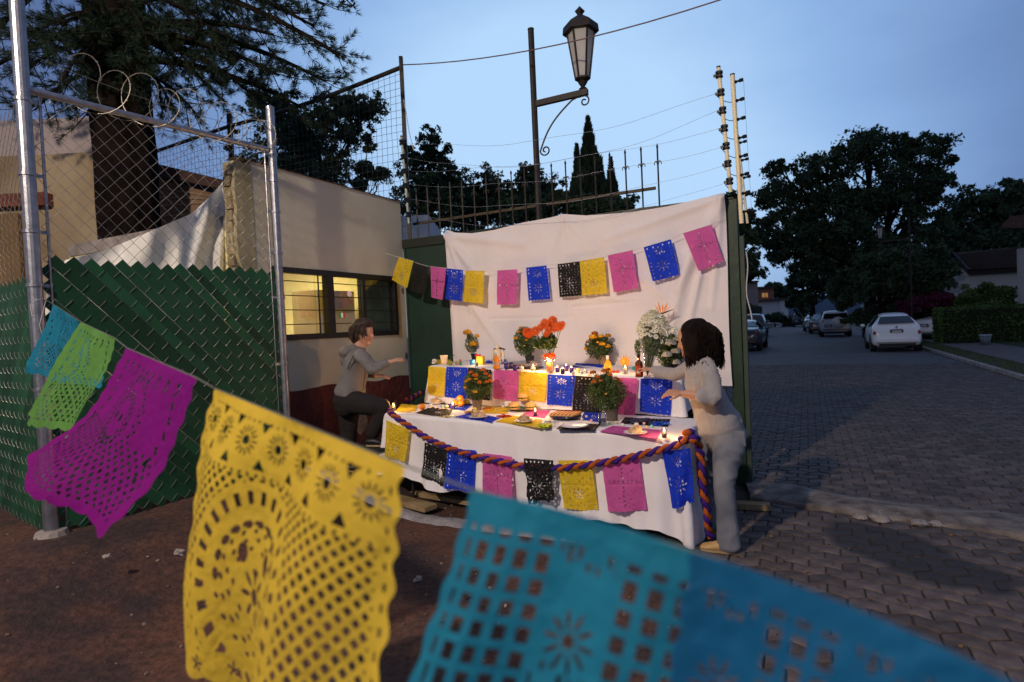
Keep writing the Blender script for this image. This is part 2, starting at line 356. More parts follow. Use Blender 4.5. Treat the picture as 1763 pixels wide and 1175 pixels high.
for r in range(-62, 114):
    for c in range(-24, 48):
        flip = (r % 2 == 1); a = (c+(.5 if flip else 0))*PW; bq = -r*PH
        P = V(a, bq, 0)
        if P.y < 1.0 or P.y > 22: continue
        X = P.x/P.y
        if X > 1.25 or X < -.1: continue
        yb, yt = bandY(P, bb), bandY(P, bt)
        if P.x < .72+.07*P.y: continue
        if bq > 0 or yb is None:
            if yb is not None and yt is not None and P.y > yb+.03 and P.y < yt-.03: continue
            if P.x > bt[0].x-.25 and yt is None and P.y > 5.0 and bq > -.1: continue
            if bq <= 0 and (a < -1.6 or a > 4.5 or (a < .08 and bq > -.25)): continue
        else:
            if (a < .08 and bq > -.25) or a < -1.6 or a > 4.5: continue
            if yt is not None and yb is not None and P.y < yt-.02 and P.y > yb: continue
        (near if True else far).append((P, flip))
near.sort(key=lambda q: (q[0]-CAM).length if q[0].x/q[0].y < 1.0 and q[0].x/q[0].y > .2 else 99)
pv = [None, None]
def zc(P):
    return .010*noise.noise(Vector((P.x*.9, P.y*.9, 0)))+random.uniform(-.0025, .0025)
path = thing('brick_pavement', None, None, (0, 0, 0), kind='structure')
for i, (P, flip) in enumerate(near[:290]):
    k = int(flip)
    if pv[k] is None:
        me = bpy.data.meshes.new('brick'); vs, fs = paver_geo(flip, (0, 0), 0); me.from_pydata(vs, [], fs); me.materials.append(m_pav); pv[k] = me
    o = bpy.data.objects.new('brick', pv[k]); COL.objects.link(o); o.parent = path; o.location = (P.x, P.y, zc(P)); o.rotation_euler = (random.gauss(0, .006), random.gauss(0, .006), random.gauss(0, .008))
b = MB()
for P, flip in near[290:]:
    vs, fs = paver_geo(flip, (P.x, P.y), zc(P), (random.gauss(0, .006), random.gauss(0, .006))); b.add(vs, fs)
b.build('brick_field', m_pav, parent=path, kind='stuff')
# verge to the right of the road
def strip(name, a0, a1, b0, b1, z, m, n=60, amp=0):
    k = MB(); k.grid(lambda u, v: V(a0+(a1-a0)*v, b0+(b1-b0)*u, z+(amp*noise.noise(V(a0+(a1-a0)*v, b0+(b1-b0)*u, 0)*1.7) if 0 < v < 1 else 0)), n, 4)
    return k.build(name, m, kind='structure', base=(0, 0, 0))
strip('gutter', 4.5, 4.62, 9, -100, -.018, mat('gutter_dark', (.03, .03, .032), .9))
strip('verge', 4.62, 5.5, 9, -100, .05, m_grass, 90, .03)
strip('pavement', 5.5, 7.3, 9, -60, .06, mat('path_slab', (.12, .105, .10), .9, .2, 3, .6))
strip('lawn', 7.3, 30, 9, -60, .07, mat('lawn', (.022, .038, .014), .95, .3, 3, .9), 90, .04)
k = MB(); k.gbox(4.60, 4.72, -100, 9, -.03, .07); k.build('road_kerb', m_conc, kind='structure', base=(0, 0, 0))

# ---------------------------------------------------------------- gate wall
m_green = mat('green_paint', (.008, .032, .022), .45, .25, 3, .15, spec=.5)
m_greenp = mat('green_post_paint', (.012, .034, .018), .5, .3, 3, .2)
m_greenb = mat('green_rim', (.016, .022, .016), .5, .2, 4)
gw = thing('green_metal_wall', 'dark green sheet metal boundary wall behind the white sheet', 'wall', V(-1.9, -.03, 0))
for i in range(4):
    a0 = -3.80+i*.925
    k = MB(); k.gbox(a0+.004, a0+.921, -.035, 0, .05, 2.62)
    k.gbox(a0+.004, a0+.03, 0, .012, .05, 2.62); k.gbox(a0+.895, a0+.921, 0, .012, .05, 2.62)
    k.build('panel', m_green, gw)
k = MB(); k.gbox(-3.81, -.08, -.05, .022, 2.623, 2.725); k.build('top_rail', m_greenb, gw)
k = MB(); k.gbox(-1.6, -.08, .0225, .035, 2.60, 2.70); k.build('header_beam', m_greenp, gw)
k = MB(); k.gbox(-3.81, -.08, -.05, .022, .0, .048); k.build('bottom_rail', m_greenb, gw)
gp = thing('gate_post', 'thick green steel post at the road end of the metal wall', 'post', V(.03, -.05, 0))
k = MB(); k.gbox(-.045, .055, -.10, 0, 0, 2.70); k.build('post_tube', m_greenp, gp, bevel=.006)
k = MB(); k.gbox(.058, .10, -.09, -.02, 0, 2.35); k.build('edge_angle', mat('pale_green_paint', (.04, .06, .045), .6, .2, 5), gp, bevel=.004)
k = MB(); k.gbox(-.13, -.047, -.06, -.01, 2.60, 2.66); k.build('hinge_lug', m_greenb, gp)
k = MB(); k.gbox(-.055, .065, -.11, .01, 2.702, 2.715); k.build('cap', m_greenb, gp)

# iron spear fence along the wall top
m_iron = mat('dark_iron', (.028, .024, .022), .55, .2, 8, metal=.3)
sf = thing('spear_fence', 'wrought iron fence of spears standing above the green wall', 'fence', V(-2.2, -.2, 2.6))
aa = -3.72
ends = []
while aa < -.70: ends.append(aa); aa += .1675
for a in ends:
    k = MB(); k.bar(V(a, -.2, 2.55), V(a, -.2, 3.36), .014); k.lathe(V(a, -.2, 3.355), [(.010, 0), (.012, .015), (.0, .05)], 6)
    for s in (-1, 1): k.tube([V(a+s*x_, -.2, 3.20+z_) for x_, z_ in ((.004, -.02), (.012, .018), (.024, .022), (.034, .006), (.035, -.016))], .0048, 5)
    k.bar(V(a-.02, -.2, 3.21), V(a+.02, -.2, 3.21), .010); k.build('spear', m_iron, sf)
k = MB(); k.bar(V(-3.8, -.219, 2.955), V(-.74, -.219, 2.955), .022, .03); k.build('rail', mat('brown_iron', (.07, .05, .03), .7, .3, 6), sf)
k = MB(); k.bar(V(-3.8, -.219, 2.76), V(-.74, -.219, 2.76), .02, .025); k.build('rail', m_iron, sf)

# street lamp bracketed over the wall (unlit)
m_lampglass = mat('frosted_glass', (.80, .79, .76), .35, .06, 10, trans=.55)
def lantern(k_frame, k_glass, k_fin, c, h=.52, r0=.075, r1=.15):
    """c: foot of lantern; tapered four... six sided lantern"""
    x, y = GU, RU
    n = 6
    def rp(r, z, i, o=0): th = 2*PI*(i+o)/n+.3; return c + x*(r*math.cos(th))+y*(r*math.sin(th))+ZU*z
    k_fin.lathe(c, [(.03, 0), (.045, .01), (.02, .03), (.04, .06), (.05, .075), (.03, .09), (r0*.9, .115)], 12)
    z0, z1 = .115, .115+h
    for i in range(n):
        k_frame.bar(rp(r0, z0, i), rp(r1, z1, i), .016)
        k_frame.bar(rp(r0, z0, i), rp(r0, z0, i+1), .018); k_frame.bar(rp(r1, z1, i), rp(r1, z1, i+1), .02)
        k_glass.add([rp(r0*.93, z0+.01, i), rp(r0*.93, z0+.01, i+1), rp(r1*.93, z1-.01, i+1), rp(r1*.93, z1-.01, i)], [(0, 1, 2, 3)])
    R = MB(); R.add([rp(r1*1.28, z1-.045, i) for i in range(n)]+[rp(r1*1.22, z1+.03, i) for i in range(n)]+[rp(.07, z1+.11, i) for i in range(n)]+[rp(.035, z1+.13, i) for i in range(n)],
        [(i+q*n, (i+1) % n+q*n, (i+1) % n+(q+1)*n, i+(q+1)*n) for q in range(3) for i in range(n)]+[tuple(range(n-1, -1, -1))])
    R.lathe(c+ZU*(z1+.128), [(.035, 0), (.03, .02), (.055, .055), (.0, .11)], 4, sq=None)
    return R
def street_lamp(loc, label, group, length=.57, ztop=4.84, zarm=4.03, z0=2.5, side=1, lit=False):
    t = thing('street_lamp', label, 'street lamp', loc, group); c = Vector(loc); D = GU*side
    H = lambda dz: Vector((c.x, c.y, dz))
    k = MB(); k.tube([H(z0), H(zarm+.1), H(ztop)], .034, 10); k.build('pole', m_iron, t)
    k = MB(); k.lathe(H(ztop), [(.036, 0), (.036, .012), (0, .03)], 10); k.build('pole_cap', m_iron, t)
    k = MB(); k.bar(H(zarm)+D*.03, H(zarm)+D*(length+.05), .05, .06); k.build('arm', m_iron, t)
    k = MB(); pts = []
    p0, p1 = H(zarm-.52)+D*.05, H(zarm-.05)+D*(length-.13)
    for i in range(15):
        q = i/14; base = p0.lerp(p1, q); pts.append(base + (D*-.9+ZU*.5).normalized()*(.055*math.sin(PI*q)))
    def spiral(c0, r, a0, a1, n=20): return [c0 + D*(r*(1-.75*i/n)*math.cos(a0+(a1-a0)*i/n)) + ZU*(r*(1-.75*i/n)*math.sin(a0+(a1-a0)*i/n)) for i in range(n+1)]
    k.tube(pts, .0095, 6); k.tube(spiral(p0+D*.06, .062, PI, 3.3*PI+.5), .0085, 6); k.tube(spiral(p1+D*.14-ZU*.04, .06, PI*.62, -PI*1.8), .0085, 6)
    k.tube([p1, p1+D*.06+ZU*.016, p1+D*.105+ZU*.014], .0085, 6)
    k.build('scroll_brace', m_iron, t)
    fr, gl, fi = MB(), MB(), MB(); lc = H(zarm+.032)+D*length
    R = lantern(fr, gl, fi, lc)
    fi.build('finial_base', m_iron, t); fr.build('lantern_frame', m_iron, t); R.build('lantern_roof', m_iron, t)
    gl.build('lantern_glass', glass('clear_glass', (1, 1, 1), .05) if lit else m_lampglass, t)
    if lit:
        k = MB(); k.ball(lc+ZU*.50, .035, 12); k.build('bulb', glow_mat('sodium_bulb', (1, .62, .28), 30), t)
        ld = bpy.data.lights.new('lamp_light', 'POINT'); ld.energy = LAMP_W; ld.color = (1.0, .80, .62); ld.shadow_soft_size = .14
        lo = bpy.data.objects.new('lamp_light', ld); COL.objects.link(lo); lo.parent = t; lo.location = lc+ZU*.36-c
    return t
LAMP_W = 3350
LP = onb(925, 372, -.06)
lamp1 = street_lamp(V(-1.998, -.08, 2.5), 'wall mounted street lamp with scroll bracket above the white sheet', 'street lamps with lanterns', z0=2.5)
# the lit lamp of the same make on the yard side; its glow falls on the altar
lamp2 = street_lamp((-4.5, -1.4, .36), 'lit lantern street lamp standing in the yard behind the camera', 'street lamps with lanterns', z0=.36, ztop=6.1, zarm=5.3, lit=True, side=1)
# ---------------------------------------------------------------- guard booth with lit window
AB = -3.823
m_plaster = mat('cream_plaster', (.57, .54, .40), .92, .10, 2.2, .10, c2=(.53, .51, .42))
m_redband = mat('oxide_red_paint', (.115, .028, .024), .85, .3, 4, .6)
m_black = mat('black_paint', (.012, .012, .013), .5, .2, 6)
m_inwall = mat('cream_interior', (.80, .70, .36), .8, .05, 3)
gb = thing('guard_booth', 'cream plaster guard booth with a lit yellow window and red painted base', 'building', V(AB, .9, 0))
bw0, bw1, bz0, bz1 = .165, 1.99, 1.575, 2.262        # window opening along b and z
TH_ = .14
def wallpc(name, b0, b1, z0, z1, m, a0=AB-TH_, a1=AB, **kw):
    k = MB(); nb = max(2, int((b1-b0)/.12)); nz_ = max(2, int((z1-z0)/.12))
    k.gbox(a0, a1-.001, b0, b1, z0, z1)
    return k.build(name, m, gb, **kw)
k = MB()
k.gbox(AB-TH_, AB, .0, bw0, .2, 3.2); k.gbox(AB-TH_, AB, bw1, 2.16, .2, 3.2); k.gbox(AB-TH_, AB, bw0, bw1, .2, bz0); k.gbox(AB-TH_, AB, bw0, bw1, bz1, 3.2)
k.build('front_wall', m_plaster, gb)
# broken end pier: jagged edge, brick showing
k = MB()
def pier(u, v):
    z = .2+(3.17-.2)*v; e = 2.335+.03*noise.noise(Vector((0, z*3, 5)))+.02*noise.noise(Vector((3, z*11, 5)))
    return V(AB+.003, 2.161+(e-2.161)*u, z + (.02*noise.noise(Vector((u*9, 0, 0))) if v > .99 else 0))
k.grid(pier, 6, 60)
k.grid(lambda u, v: pier(1, v)-GU*(.15*u)-RU*(.015*noise.noise(Vector((u*6, v*40, 0)))*min(1, u*5)), 6, 60)
k.grid(lambda u, v: pier(u, 1)-GU*(.15*v), 6, 3)
k.build('end_pier', mat('stained_cream', (.40, .34, .18), .95, .22, 2, .25, c2=(.38, .34, .22)), gb)
for i in range(24):
    z = .75+i*.1
    k = MB(); w = .018*random.random(); k.gbox(AB-.12, AB-.035, 2.30, 2.345+w, z, z+.088); k.build('brick', mat('raw_brick', (.26, .18, .09), .95, .3, 12, .5, island=.15, c2=(.30, .25, .15)), gb)
# wall cap with chipped mortar
k = MB(); k.grid(lambda u, v: V(AB-.16+.18*v, 0.0+2.3*u, 3.201+.012*abs(noise.noise(Vector((u*25, v*2, 0))))+.012*math.sin(PI*v)), 80, 3); k.build('mortar_cap', m_conc, gb)
k = MB(); k.grid(lambda u, v: V(AB+.0035, .0+2.33*u, .2+(.855+.03*noise.noise(Vector((u*6, 0, 0)))+.04*u)*v), 60, 4); k.build('painted_band', m_redband, gb)
# flaked plaster patches near the corner
for i, (bb_, zz, r) in enumerate(((.9, .62, .10), (.72, .5, .07), (1.15, .42, .08), (.04, 2.1, .03), (.03, 1.3, .035), (.3, .75, .03))):
    k = MB(); n = 14; c = V(AB+.006, bb_, zz)
    P = [c - RU*(r*(1+.5*noise.noise(Vector((i*7+math.cos(j), math.sin(j), 0))))*math.cos(2*PI*j/n)) + ZU*(r*1.3*(1+.6*noise.noise(Vector((i*3, math.cos(j*1.3), 2))))*math.sin(2*PI*j/n)) for j in range(n)]
    k.add([c]+P, [(0, 1+j, 1+(j+1) % n) for j in range(n)]); k.build('flaked_patch', mat('flaked_plaster', (.20, .14, .12), .95, .4, 9, .6), gb)
# roof and the rest of the shell
k = MB(); k.gbox(AB-3.0, AB-TH_, 0, 2.2, 2.62, 2.75); k.build('roof_slab', m_conc, gb)
k = MB(); k.gbox(AB-3.0, AB-2.9, .01, 2.19, .3, 2.615); k.gbox(AB-2.9, AB-TH_-.001, .01, .08, .3, 2.615); k.gbox(AB-2.9, AB-TH_-.001, 2.12, 2.19, .3, 2.615); k.gbox(AB-2.9, AB-TH_, .08, 2.12, .3, .36)
k.build('inner_wall', m_inwall, gb)
k = MB(); k.gbox(AB-2.9, AB-TH_-.002, .08, 2.12, 2.60, 2.618); k.build('ceiling', mat('white_ceiling', (.85, .82, .66), .8), gb)
k = MB(); k.gbox(AB-2.895, AB-2.86, .95, 1.75, .36, 2.20); k.build('inner_door', mat('brown_door', (.17, .11, .06), .6, .2, 5), gb)
k = MB(); 
for q in (1.1, 1.3, 1.5): k.gbox(AB-2.858, AB-2.85, q, q+.015, .5, 2.15)
k.build('door_groove', m_black, gb)
k = MB(); k.gbox(AB-2.895, AB-2.87, .87, .94, .36, 2.28); k.gbox(AB-2.895, AB-2.87, .87, 1.83, 2.21, 2.28); k.build('door_frame', mat('cream_trim', (.85, .78, .5), .6), gb)
k = MB(); k.gbox(AB-.9, AB-.5, .35, .95, .36, 2.12); k.build('locker', mat('tan_board', (.42, .32, .15), .7, .1, 4), gb)
for i, (b_, z_, c) in enumerate(((.36, 2.02, (.9, .6, .05)), (.55, 2.04, (.5, .42, .2)), (.8, 2.00, (.75, .72, .6)))):
    k = MB(); k.gbox(AB-.499, AB-.49, b_, b_+.07, z_, z_+.07); k.build('wall_note', mat('note%d' % i, c, .7), gb)
# curtain behind the right pane
k = MB(); k.grid(lambda u, v: V(AB-.085+.012*math.sin(u*40), .10+.66*u, 1.56+.72*v), 40, 2); k.build('curtain', mat('dark_teal_curtain', (.075, .11, .10), .9, .4, 3), gb)
# window frame: three lights and burglar bars
wf = MB(); A0, A1 = AB-.06, AB+.012
wf.gbox(A0, A1, bw0, bw1, bz1-.045, bz1+.008); wf.gbox(A0, A1, bw0, bw1, bz0-.008, bz0+.05)
wf.gbox(A0, A1, bw0-.008, bw0+.045, bz0+.05, bz1-.045); wf.gbox(A0, A1, bw1-.04, bw1+.008, bz0+.05, bz1-.045)
wfo = wf.build('window_frame', m_black, gb)
for b_, w in ((.755, .05), (1.265, .09)):
    k = MB(); k.gbox(A0, A1+.003, b_-w/2, b_+w/2, bz0+.05, bz1-.045); k.build('mullion', m_black, wfo)
for z in (1.72, 1.86, 2.0, 2.14):
    k = MB(); k.gbox(A1-.012, A1-.004, bw0+.045, bw1-.04, z-.004, z+.004); k.build('window_bar', m_black, wfo)
for b_ in (.80, 1.42):
    k = MB(); k.gbox(A1-.022, A1-.012, b_-.006, b_+.006, bz0+.05, bz1-.045); k.build('window_bar', m_black, wfo)
for b0, b1 in ((.21, .73), (.78, 1.22), (1.31, 1.95)):
    k = MB(); k.add([V(AB-.03, b0, bz0+.05), V(AB-.03, b1, bz0+.05), V(AB-.03, b1, bz1-.045), V(AB-.03, b0, bz1-.045)], [(0, 1, 2, 3)])
    k.build('pane', glass('window_glass', (.92, .95, .9), .06), wfo)
k = MB(); k.gbox(AB+.001, AB+.005, .10, .163, 1.53, 2.25); k.build('window_reveal', mat('bare_yellow', (.45, .33, .14), .9, .2, 5), gb)
# round flag sticker and disc sticker on the pane
def disc(name, c, r0, r1, m, parent, ang=(0, 2*PI), n=20, lift=0):
    k = MB(); P0 = []; P1 = []
    for j in range(n+1):
        th = ang[0]+(ang[1]-ang[0])*j/n; d = RU*math.cos(th)+ZU*math.sin(th); P0.append(c+d*r0+GU*lift); P1.append(c+d*r1+GU*lift)
    k.add(P0+P1, [(j, j+1, n+2+j, n+1+j) for j in range(n)]); return k.build(name, m, parent)
pc = ona(589, 543, AB-.024)
for j, (cc, o) in enumerate((((.02, .30, .06), .028), ((.85, .85, .8), 0), ((.65, .03, .03), -.028))):
    k = MB(); k.box(pc-RU*-o*-1+RU*0, .026, .003, .05+.01*(j != 1), RU, GU); k.build('flag_sticker', mat('sticker%d' % j, cc, .5, 0, emit=.25), wfo)
pd = ona(602, 506, AB-.024); disc('disc_sticker', pd, .0, .032, mat('sticker1', (1, 1, 1)), wfo); disc('disc_ring', pd, .014, .02, mat('sticker2', (1, 0, 0)), wfo, lift=.002)
ld = bpy.data.lights.new('room_light', 'AREA'); ld.shape = 'RECTANGLE'; ld.size = 1.2; ld.size_y = .3; ld.energy = 42; ld.color = (1, .87, .50)
lo = bpy.data.objects.new('room_light', ld); COL.objects.link(lo); lo.parent = gb; lo.location = V(AB-1.3, 1.1, 2.57)-ORG[gb.name]; lo.rotation_euler = (0, 0, 0)
k = MB(); k.gbox(AB-1.9, AB-.7, 1.06, 1.14, 2.585, 2.598); k.build('tube_light', glow_mat('tube', (1, .85, .5), 6), gb)

# ---------------------------------------------------------------- chain link fence with green slats
Lp = Vector((*atY(88, 905, 3.80).xy, 0)); Lp = V(AB+.06, 0, 0)*0 + Lp
Rp = Vector((*atY(485, 560, 5.28).xy, 0))
m_galv = mat('galvanised_steel', (.32, .33, .37), .40, .2, 18, .1, metal=.9)
m_wire = mat('fence_wire', (.30, .29, .28), .5, .2, 30, metal=.7)
m_slat = mat('green_slat', (.009, .064, .028), .55, .30, 2.2, .15, island=.34, spec=.25, c2=(.012, .060, .028))
cf = thing('chain_link_fence', 'galvanised chain link gate fence woven with green slats beside the booth', 'fence', (Lp+Rp)/2+ZU*.36)
ZB, ZS, ZT = .385, 2.15, 3.28
def fence_panel(root, P, Q, zb, zs, zt, nd, seed, detail=True):
    D = (Q-P); Ln = D.length; D.normalize(); n = D.cross(ZU).normalized()
    if n.dot(CAM-P) < 0: n = -n
    w = Ln/nd; h = .106
    def pt(s, z, o=0): return P + D*s + n*o + ZU*z
    rnd = random.Random(seed)
    nz_ = int(round((zt-zb)/h)); ztop = zb+nz_*h
    # wires: family A rises right, family B falls right, both in steps of half cells
    A, B = MB(), MB(); r = .0017
    for i in range(-nz_*1, nd+1):
        # A family: s = (i + t)*w, z = zb + t*h
        pts = [(i+t, t) for t in [x*.5 for x in range(0, 2*nz_+1)] if 0 <= i+t <= nd]
        if len(pts) > 1:
            pts2 = []
            for q in range(len(pts)-1):
                (s0, t0), (s1, t1) = pts[q], pts[q+1]; m2 = int(round(t0*2)); fr = .0075 if m2 % 2 == 0 else -.0075; pts2 += [pt(s0*w, zb+t0*h, 0), pt((s0*.8+s1*.2)*w, zb+(t0*.8+t1*.2)*h, fr), pt((s0*.2+s1*.8)*w, zb+(t0*.2+t1*.8)*h, fr)]
            pts2.append(pt(pts[-1][0]*w, zb+pts[-1][1]*h, 0)); A.tube(pts2, r, 4, cap=False)
        pts = [(i+(nz_-t), t) for t in [x*.5 for x in range(0, 2*nz_+1)] if 0 <= i+(nz_-t) <= nd]
        if len(pts) > 1:
            B.tube([pt(s*w, zb+t*h, 0) for s, t in pts], r, 4, cap=False)
    A.build('wire_mesh', m_wire, root, kind='stuff'); B.build('wire_mesh', m_wire, root, kind='stuff')
    # slats lie along the falling wires, one strip per row of cells
    ns = int(round((zs-zb)/h))
    ex = D*w + ZU*h*-1
    for i in range(0, nd+ns):
        # strip centre line: s/w + t = i + .5 (t in cells from bottom)
        c = i+.5
        t_hi = min(ns-.0+rnd.uniform(-.05, .12), c); s_lo = c-t_hi
        s_hi = min(nd, c+.0); t_lo = c-s_hi
        if t_lo < 0: t_lo = 0; s_hi = c
        if s_hi-s_lo < .3: continue
        d = (D*w-ZU*h); dn = d.normalized(); pv_ = dn.cross(n).normalized(); wd = (w*h/math.hypot(w, h))*.97
        if pv_.z < 0: pv_ = -pv_
        jz = rnd.gauss(0, .0022); p0, p1 = pt(s_lo*w, zb+t_hi*h+jz), pt(s_hi*w, zb+t_lo*h+jz+rnd.gauss(0, .0015))
        k = MB(); m = max(2, int((s_hi-s_lo)*2)); vs = []
        # weave in and out gently; ends cut level so that the tips stand as points
        for q in range(m+1):
            f = q/m; c0 = p0.lerp(p1, f); o = 0
            e = 0
            vs += [c0+pv_*wd/2+n*(o+.002), c0-pv_*wd/2+n*(o+.002)]
        up0 = Vector(vs[0]); 
        # pointed tip at the top, cut square to the strip otherwise
        vs[1] = vs[1]+dn*(.0); vs[0] = vs[0]
        fs = [(2*q, 2*q+1, 2*q+3, 2*q+2) for q in range(m)]
        k.add(vs, fs); k.add([v-n*.0025 for v in vs], [f[::-1] for f in fs])
        o_ = k.build('slat', m_slat, root)
    return pt
fence_panel(cf, Lp+(Rp-Lp).normalized()*.05, Rp-(Rp-Lp).normalized()*.035, ZB, ZS, ZT-.02, 17, 1)
k = MB(); k.tube([Lp+ZU*(.25), Lp+ZU*4.3], .042, 16); k.build('post', m_galv, cf)
k = MB(); k.lathe(Lp+ZU*.2, [(.1, 0), (.1, .16), (.085, .2), (.045, .205)], 12); k.build('post_footing', m_conc, cf)
k = MB(); k.tube([Rp+ZU*.2, Rp+ZU*3.66], .036, 16); k.lathe(Rp+ZU*3.655, [(.038, 0), (.038, .02), (.0, .045)], 14); k.build('post', m_galv, cf)
D_ = (Rp-Lp).normalized()
k = MB(); k.tube([Lp+ZU*(ZT+.005)+D_*.03, Rp+ZU*(ZT+.005)-D_*.03], .024, 12); k.build('top_rail', m_galv, cf)
for P, s, zz in ((Lp, 1, (.7, 1.32, 2.0, 2.35, 2.72, 3.2)), (Rp, -1, (.8, 1.35, 1.95, 2.35, 2.72, 3.0, 3.24))):
    r_ = .045 if s > 0 else .039
    for z in zz:
        k = MB(); k.lathe(P+ZU*z, [(r_, 0), (r_+.004, .002), (r_+.004, .022), (r_, .024)], 16); k.bar(P+D_*(s*r_)+ZU*(z+.012), P+D_*(s*(r_+.05))+ZU*(z+.012), .006, .022); k.build('clamp', m_galv, cf)
k = MB(); k.bar(Lp+D_*.088+ZU*ZB, Lp+D_*.088+ZU*ZT, .008, .02); k.build('tension_bar', m_galv, cf)
k = MB(); k.bar(Rp-D_*.075+ZU*ZB, Rp-D_*.075+ZU*ZT, .005, .016); k.build('tension_bar', m_galv, cf)
# second panel going back from the corner post
Bk = Lp - GU*1.5 + RU*.25
cf2 = thing('chain_link_fence', 'second chain link panel turning back behind the thick corner post', 'fence', Lp-GU*.7+ZU*.3)
fence_panel(cf2, Lp-GU*.05, Bk, ZB-.02, 2.06, ZT-.02, 14, 2)
# razor wire coils
m_razor = mat('razor_wire', (.22, .20, .17), .5, .3, 30, metal=.7)
rz = thing('razor_wire', 'loose razor wire coils sprung along the top rail of the chain link fence', 'razor wire', (Lp+Rp)/2+ZU*(ZT+.03))
k = MB(); pts = []; radii = []
T = 11; n = T*26; Ltot = (Rp-Lp).length
for i in range(n+1):
    q = i/n; s = (.16+.79*(1-(1-q)**1.55))*Ltot; R = .185-.05*q+.015*math.sin(q*37); th = 2*PI*T*q
    wv = D_.cross(ZU)
    pts.append(Lp+D_*(s+R*.55*math.cos(th))+wv*(R*.85*math.cos(th))+ZU*(ZT-.02+R*.9+R*math.sin(th)))
k.tube(pts, .003, 5); 
for i in range(0, n, 3):
    p = pts[i]; d = (pts[min(i+1, n)]-p).normalized(); e = d.orthogonal().normalized()
    k.add([p+d*.012+e*.001, p+e*.010, p-d*.012+e*.001, p-e*.010], [(0, 1, 2, 3)])
k.build('coil', m_razor, rz)
k = MB(); k.tube(catenary(Lp+ZU*(ZT+.25), Rp+ZU*(ZT+.17), .06, 12), .0018, 4); k.build('strand', m_razor, rz)

# tarp behind the fence
tp = thing('tarp', 'white plastic tarp with a blue printed edge sagging behind the chain link', 'tarp', atY(250, 470, 5.2)-ZU*.9)
TT = [(80, 500), (112, 448), (180, 432), (260, 398), (330, 368), (362, 338), (388, 308), (396, 305)]
def tarpf(u, v):
    u2 = u*(len(TT)-1); i = min(int(u2), len(TT)-2); x = TT[i][0]+(TT[i+1][0]-TT[i][0])*(u2-i); y = TT[i][1]+(TT[i+1][1]-TT[i][1])*(u2-i)
    Y = 4.6+1.0*u + .05*math.sin(u*25+v*6)+.05*noise.noise(Vector((u*9, v*2, 1)))*2
    yb = 640
    return atY(x+ (0 if u > .9 else -8*v), y+(yb-y)*v, Y)
k = MB(); k.grid(lambda u, v: tarpf(u*.93, v), 90, 40); k.build('sheet', mat('white_tarp', (.86, .85, .82), .45, .05, 3, .25, trans=.2), tp, smooth=True)
k = MB(); k.grid(lambda u, v: tarpf(.93+.07*u, v), 8, 40); k.build('printed_edge', mat('tarp_blue', (.10, .19, .42), .5, .3, 14, c2=(.5, .52, .55), ramp=(.52, .56)), tp, smooth=True)
def text_mesh(name, txt, size, m, parent, org, ux, uy, depth=.001):
    c = bpy.data.curves.new(name, 'FONT'); c.body = txt; c.size = size; c.extrude = depth; c.align_x = 'CENTER'; c.align_y = 'CENTER'
    o = bpy.data.objects.new(name, c); COL.objects.link(o); dg = bpy.context.evaluated_depsgraph_get(); me = bpy.data.meshes.new_from_object(o.evaluated_get(dg)); bpy.data.objects.remove(o)
    me.materials.clear(); me.materials.append(m); uz = ux.cross(uy)
    R = Matrix((ux, uy, uz)).transposed().to_4x4(); R.translation = org-ORG[parent.name]; me.transform(R)
    q = bpy.data.objects.new(name, me); COL.objects.link(q); q.parent = parent; return q
wtx = mat('tarp_print', (.75, .75, .75), .5)
for (px, py, s, tx) in ((389, 362, .085, '514)'), (386, 455, .07, '(G)')):
    c = atY(px, py, 5.48); text_mesh('printed_text', tx, s, wtx if py > 400 else mat('tarp_ink', (.03, .05, .12), .6), tp, c, ZU, -GU*.8+RU*-.2)

# ---------------------------------------------------------------- things seen over the fence on the left
m_grayw = mat('pale_grey_render', (.40, .34, .33), .9, .1, 1.5, .3)
m_yelw = mat('stained_yellow_wall', (.30, .205, .11), .95, .3, 1.1, .2, c2=(.34, .28, .19), distort=.6)
hs = thing('yellow_house', 'stained yellow plastered house behind the chain link fence', 'house', atY(90, 500, 8.0)-ZU*1.8)
def wpoly(k, P, depth):
    """P: world outline facing the camera; extruded back along +Y"""
    n = len(P); Q = [p+Vector((-.25, 1, 0)).normalized()*depth for p in P]
    k.add(P+Q, [tuple(range(n)), tuple(range(2*n-1, n-1, -1))]+[(i, i+n, (i+1) % n+n, (i+1) % n) for i in range(n)])
def flatwall(px0, px1, z0, z1, Y, depth=.3):
    a = atY(px0, 560, Y); b = atY(px1, 560, Y)
    return [Vector((a.x, Y, z0)), Vector((b.x, Y, z0)), Vector((b.x, Y, z1)), Vector((a.x, Y, z1))]
zt_y = atY(120, 264, 8.0).z
k = MB(); wpoly(k, flatwall(-400, 184, 0, zt_y, 8.0), 3); k.build('wall', m_yelw, hs)
k = MB(); wpoly(k, flatwall(-400, 183, zt_y+.003, atY(120, 203, 8.3).z, 8.3), 2.5); k.build('upper_wall', m_grayw, hs)
k = MB(); k.box((atY(60, 300, 7.9).x-2.4, 7.93, atY(40, 345, 7.9).z), 5.1, .16, .17); k.build('red_lintel', mat('brick_red', (.16, .05, .03), .9, .3, 6), hs)
k = MB(); k.box((atY(35, 300, 7.9).x-1.2, 7.96, 2.0), 2.2, .06, 2.9); k.build('side_panel', mat('ochre', (.20, .12, .05), .9, .3, 2), hs)
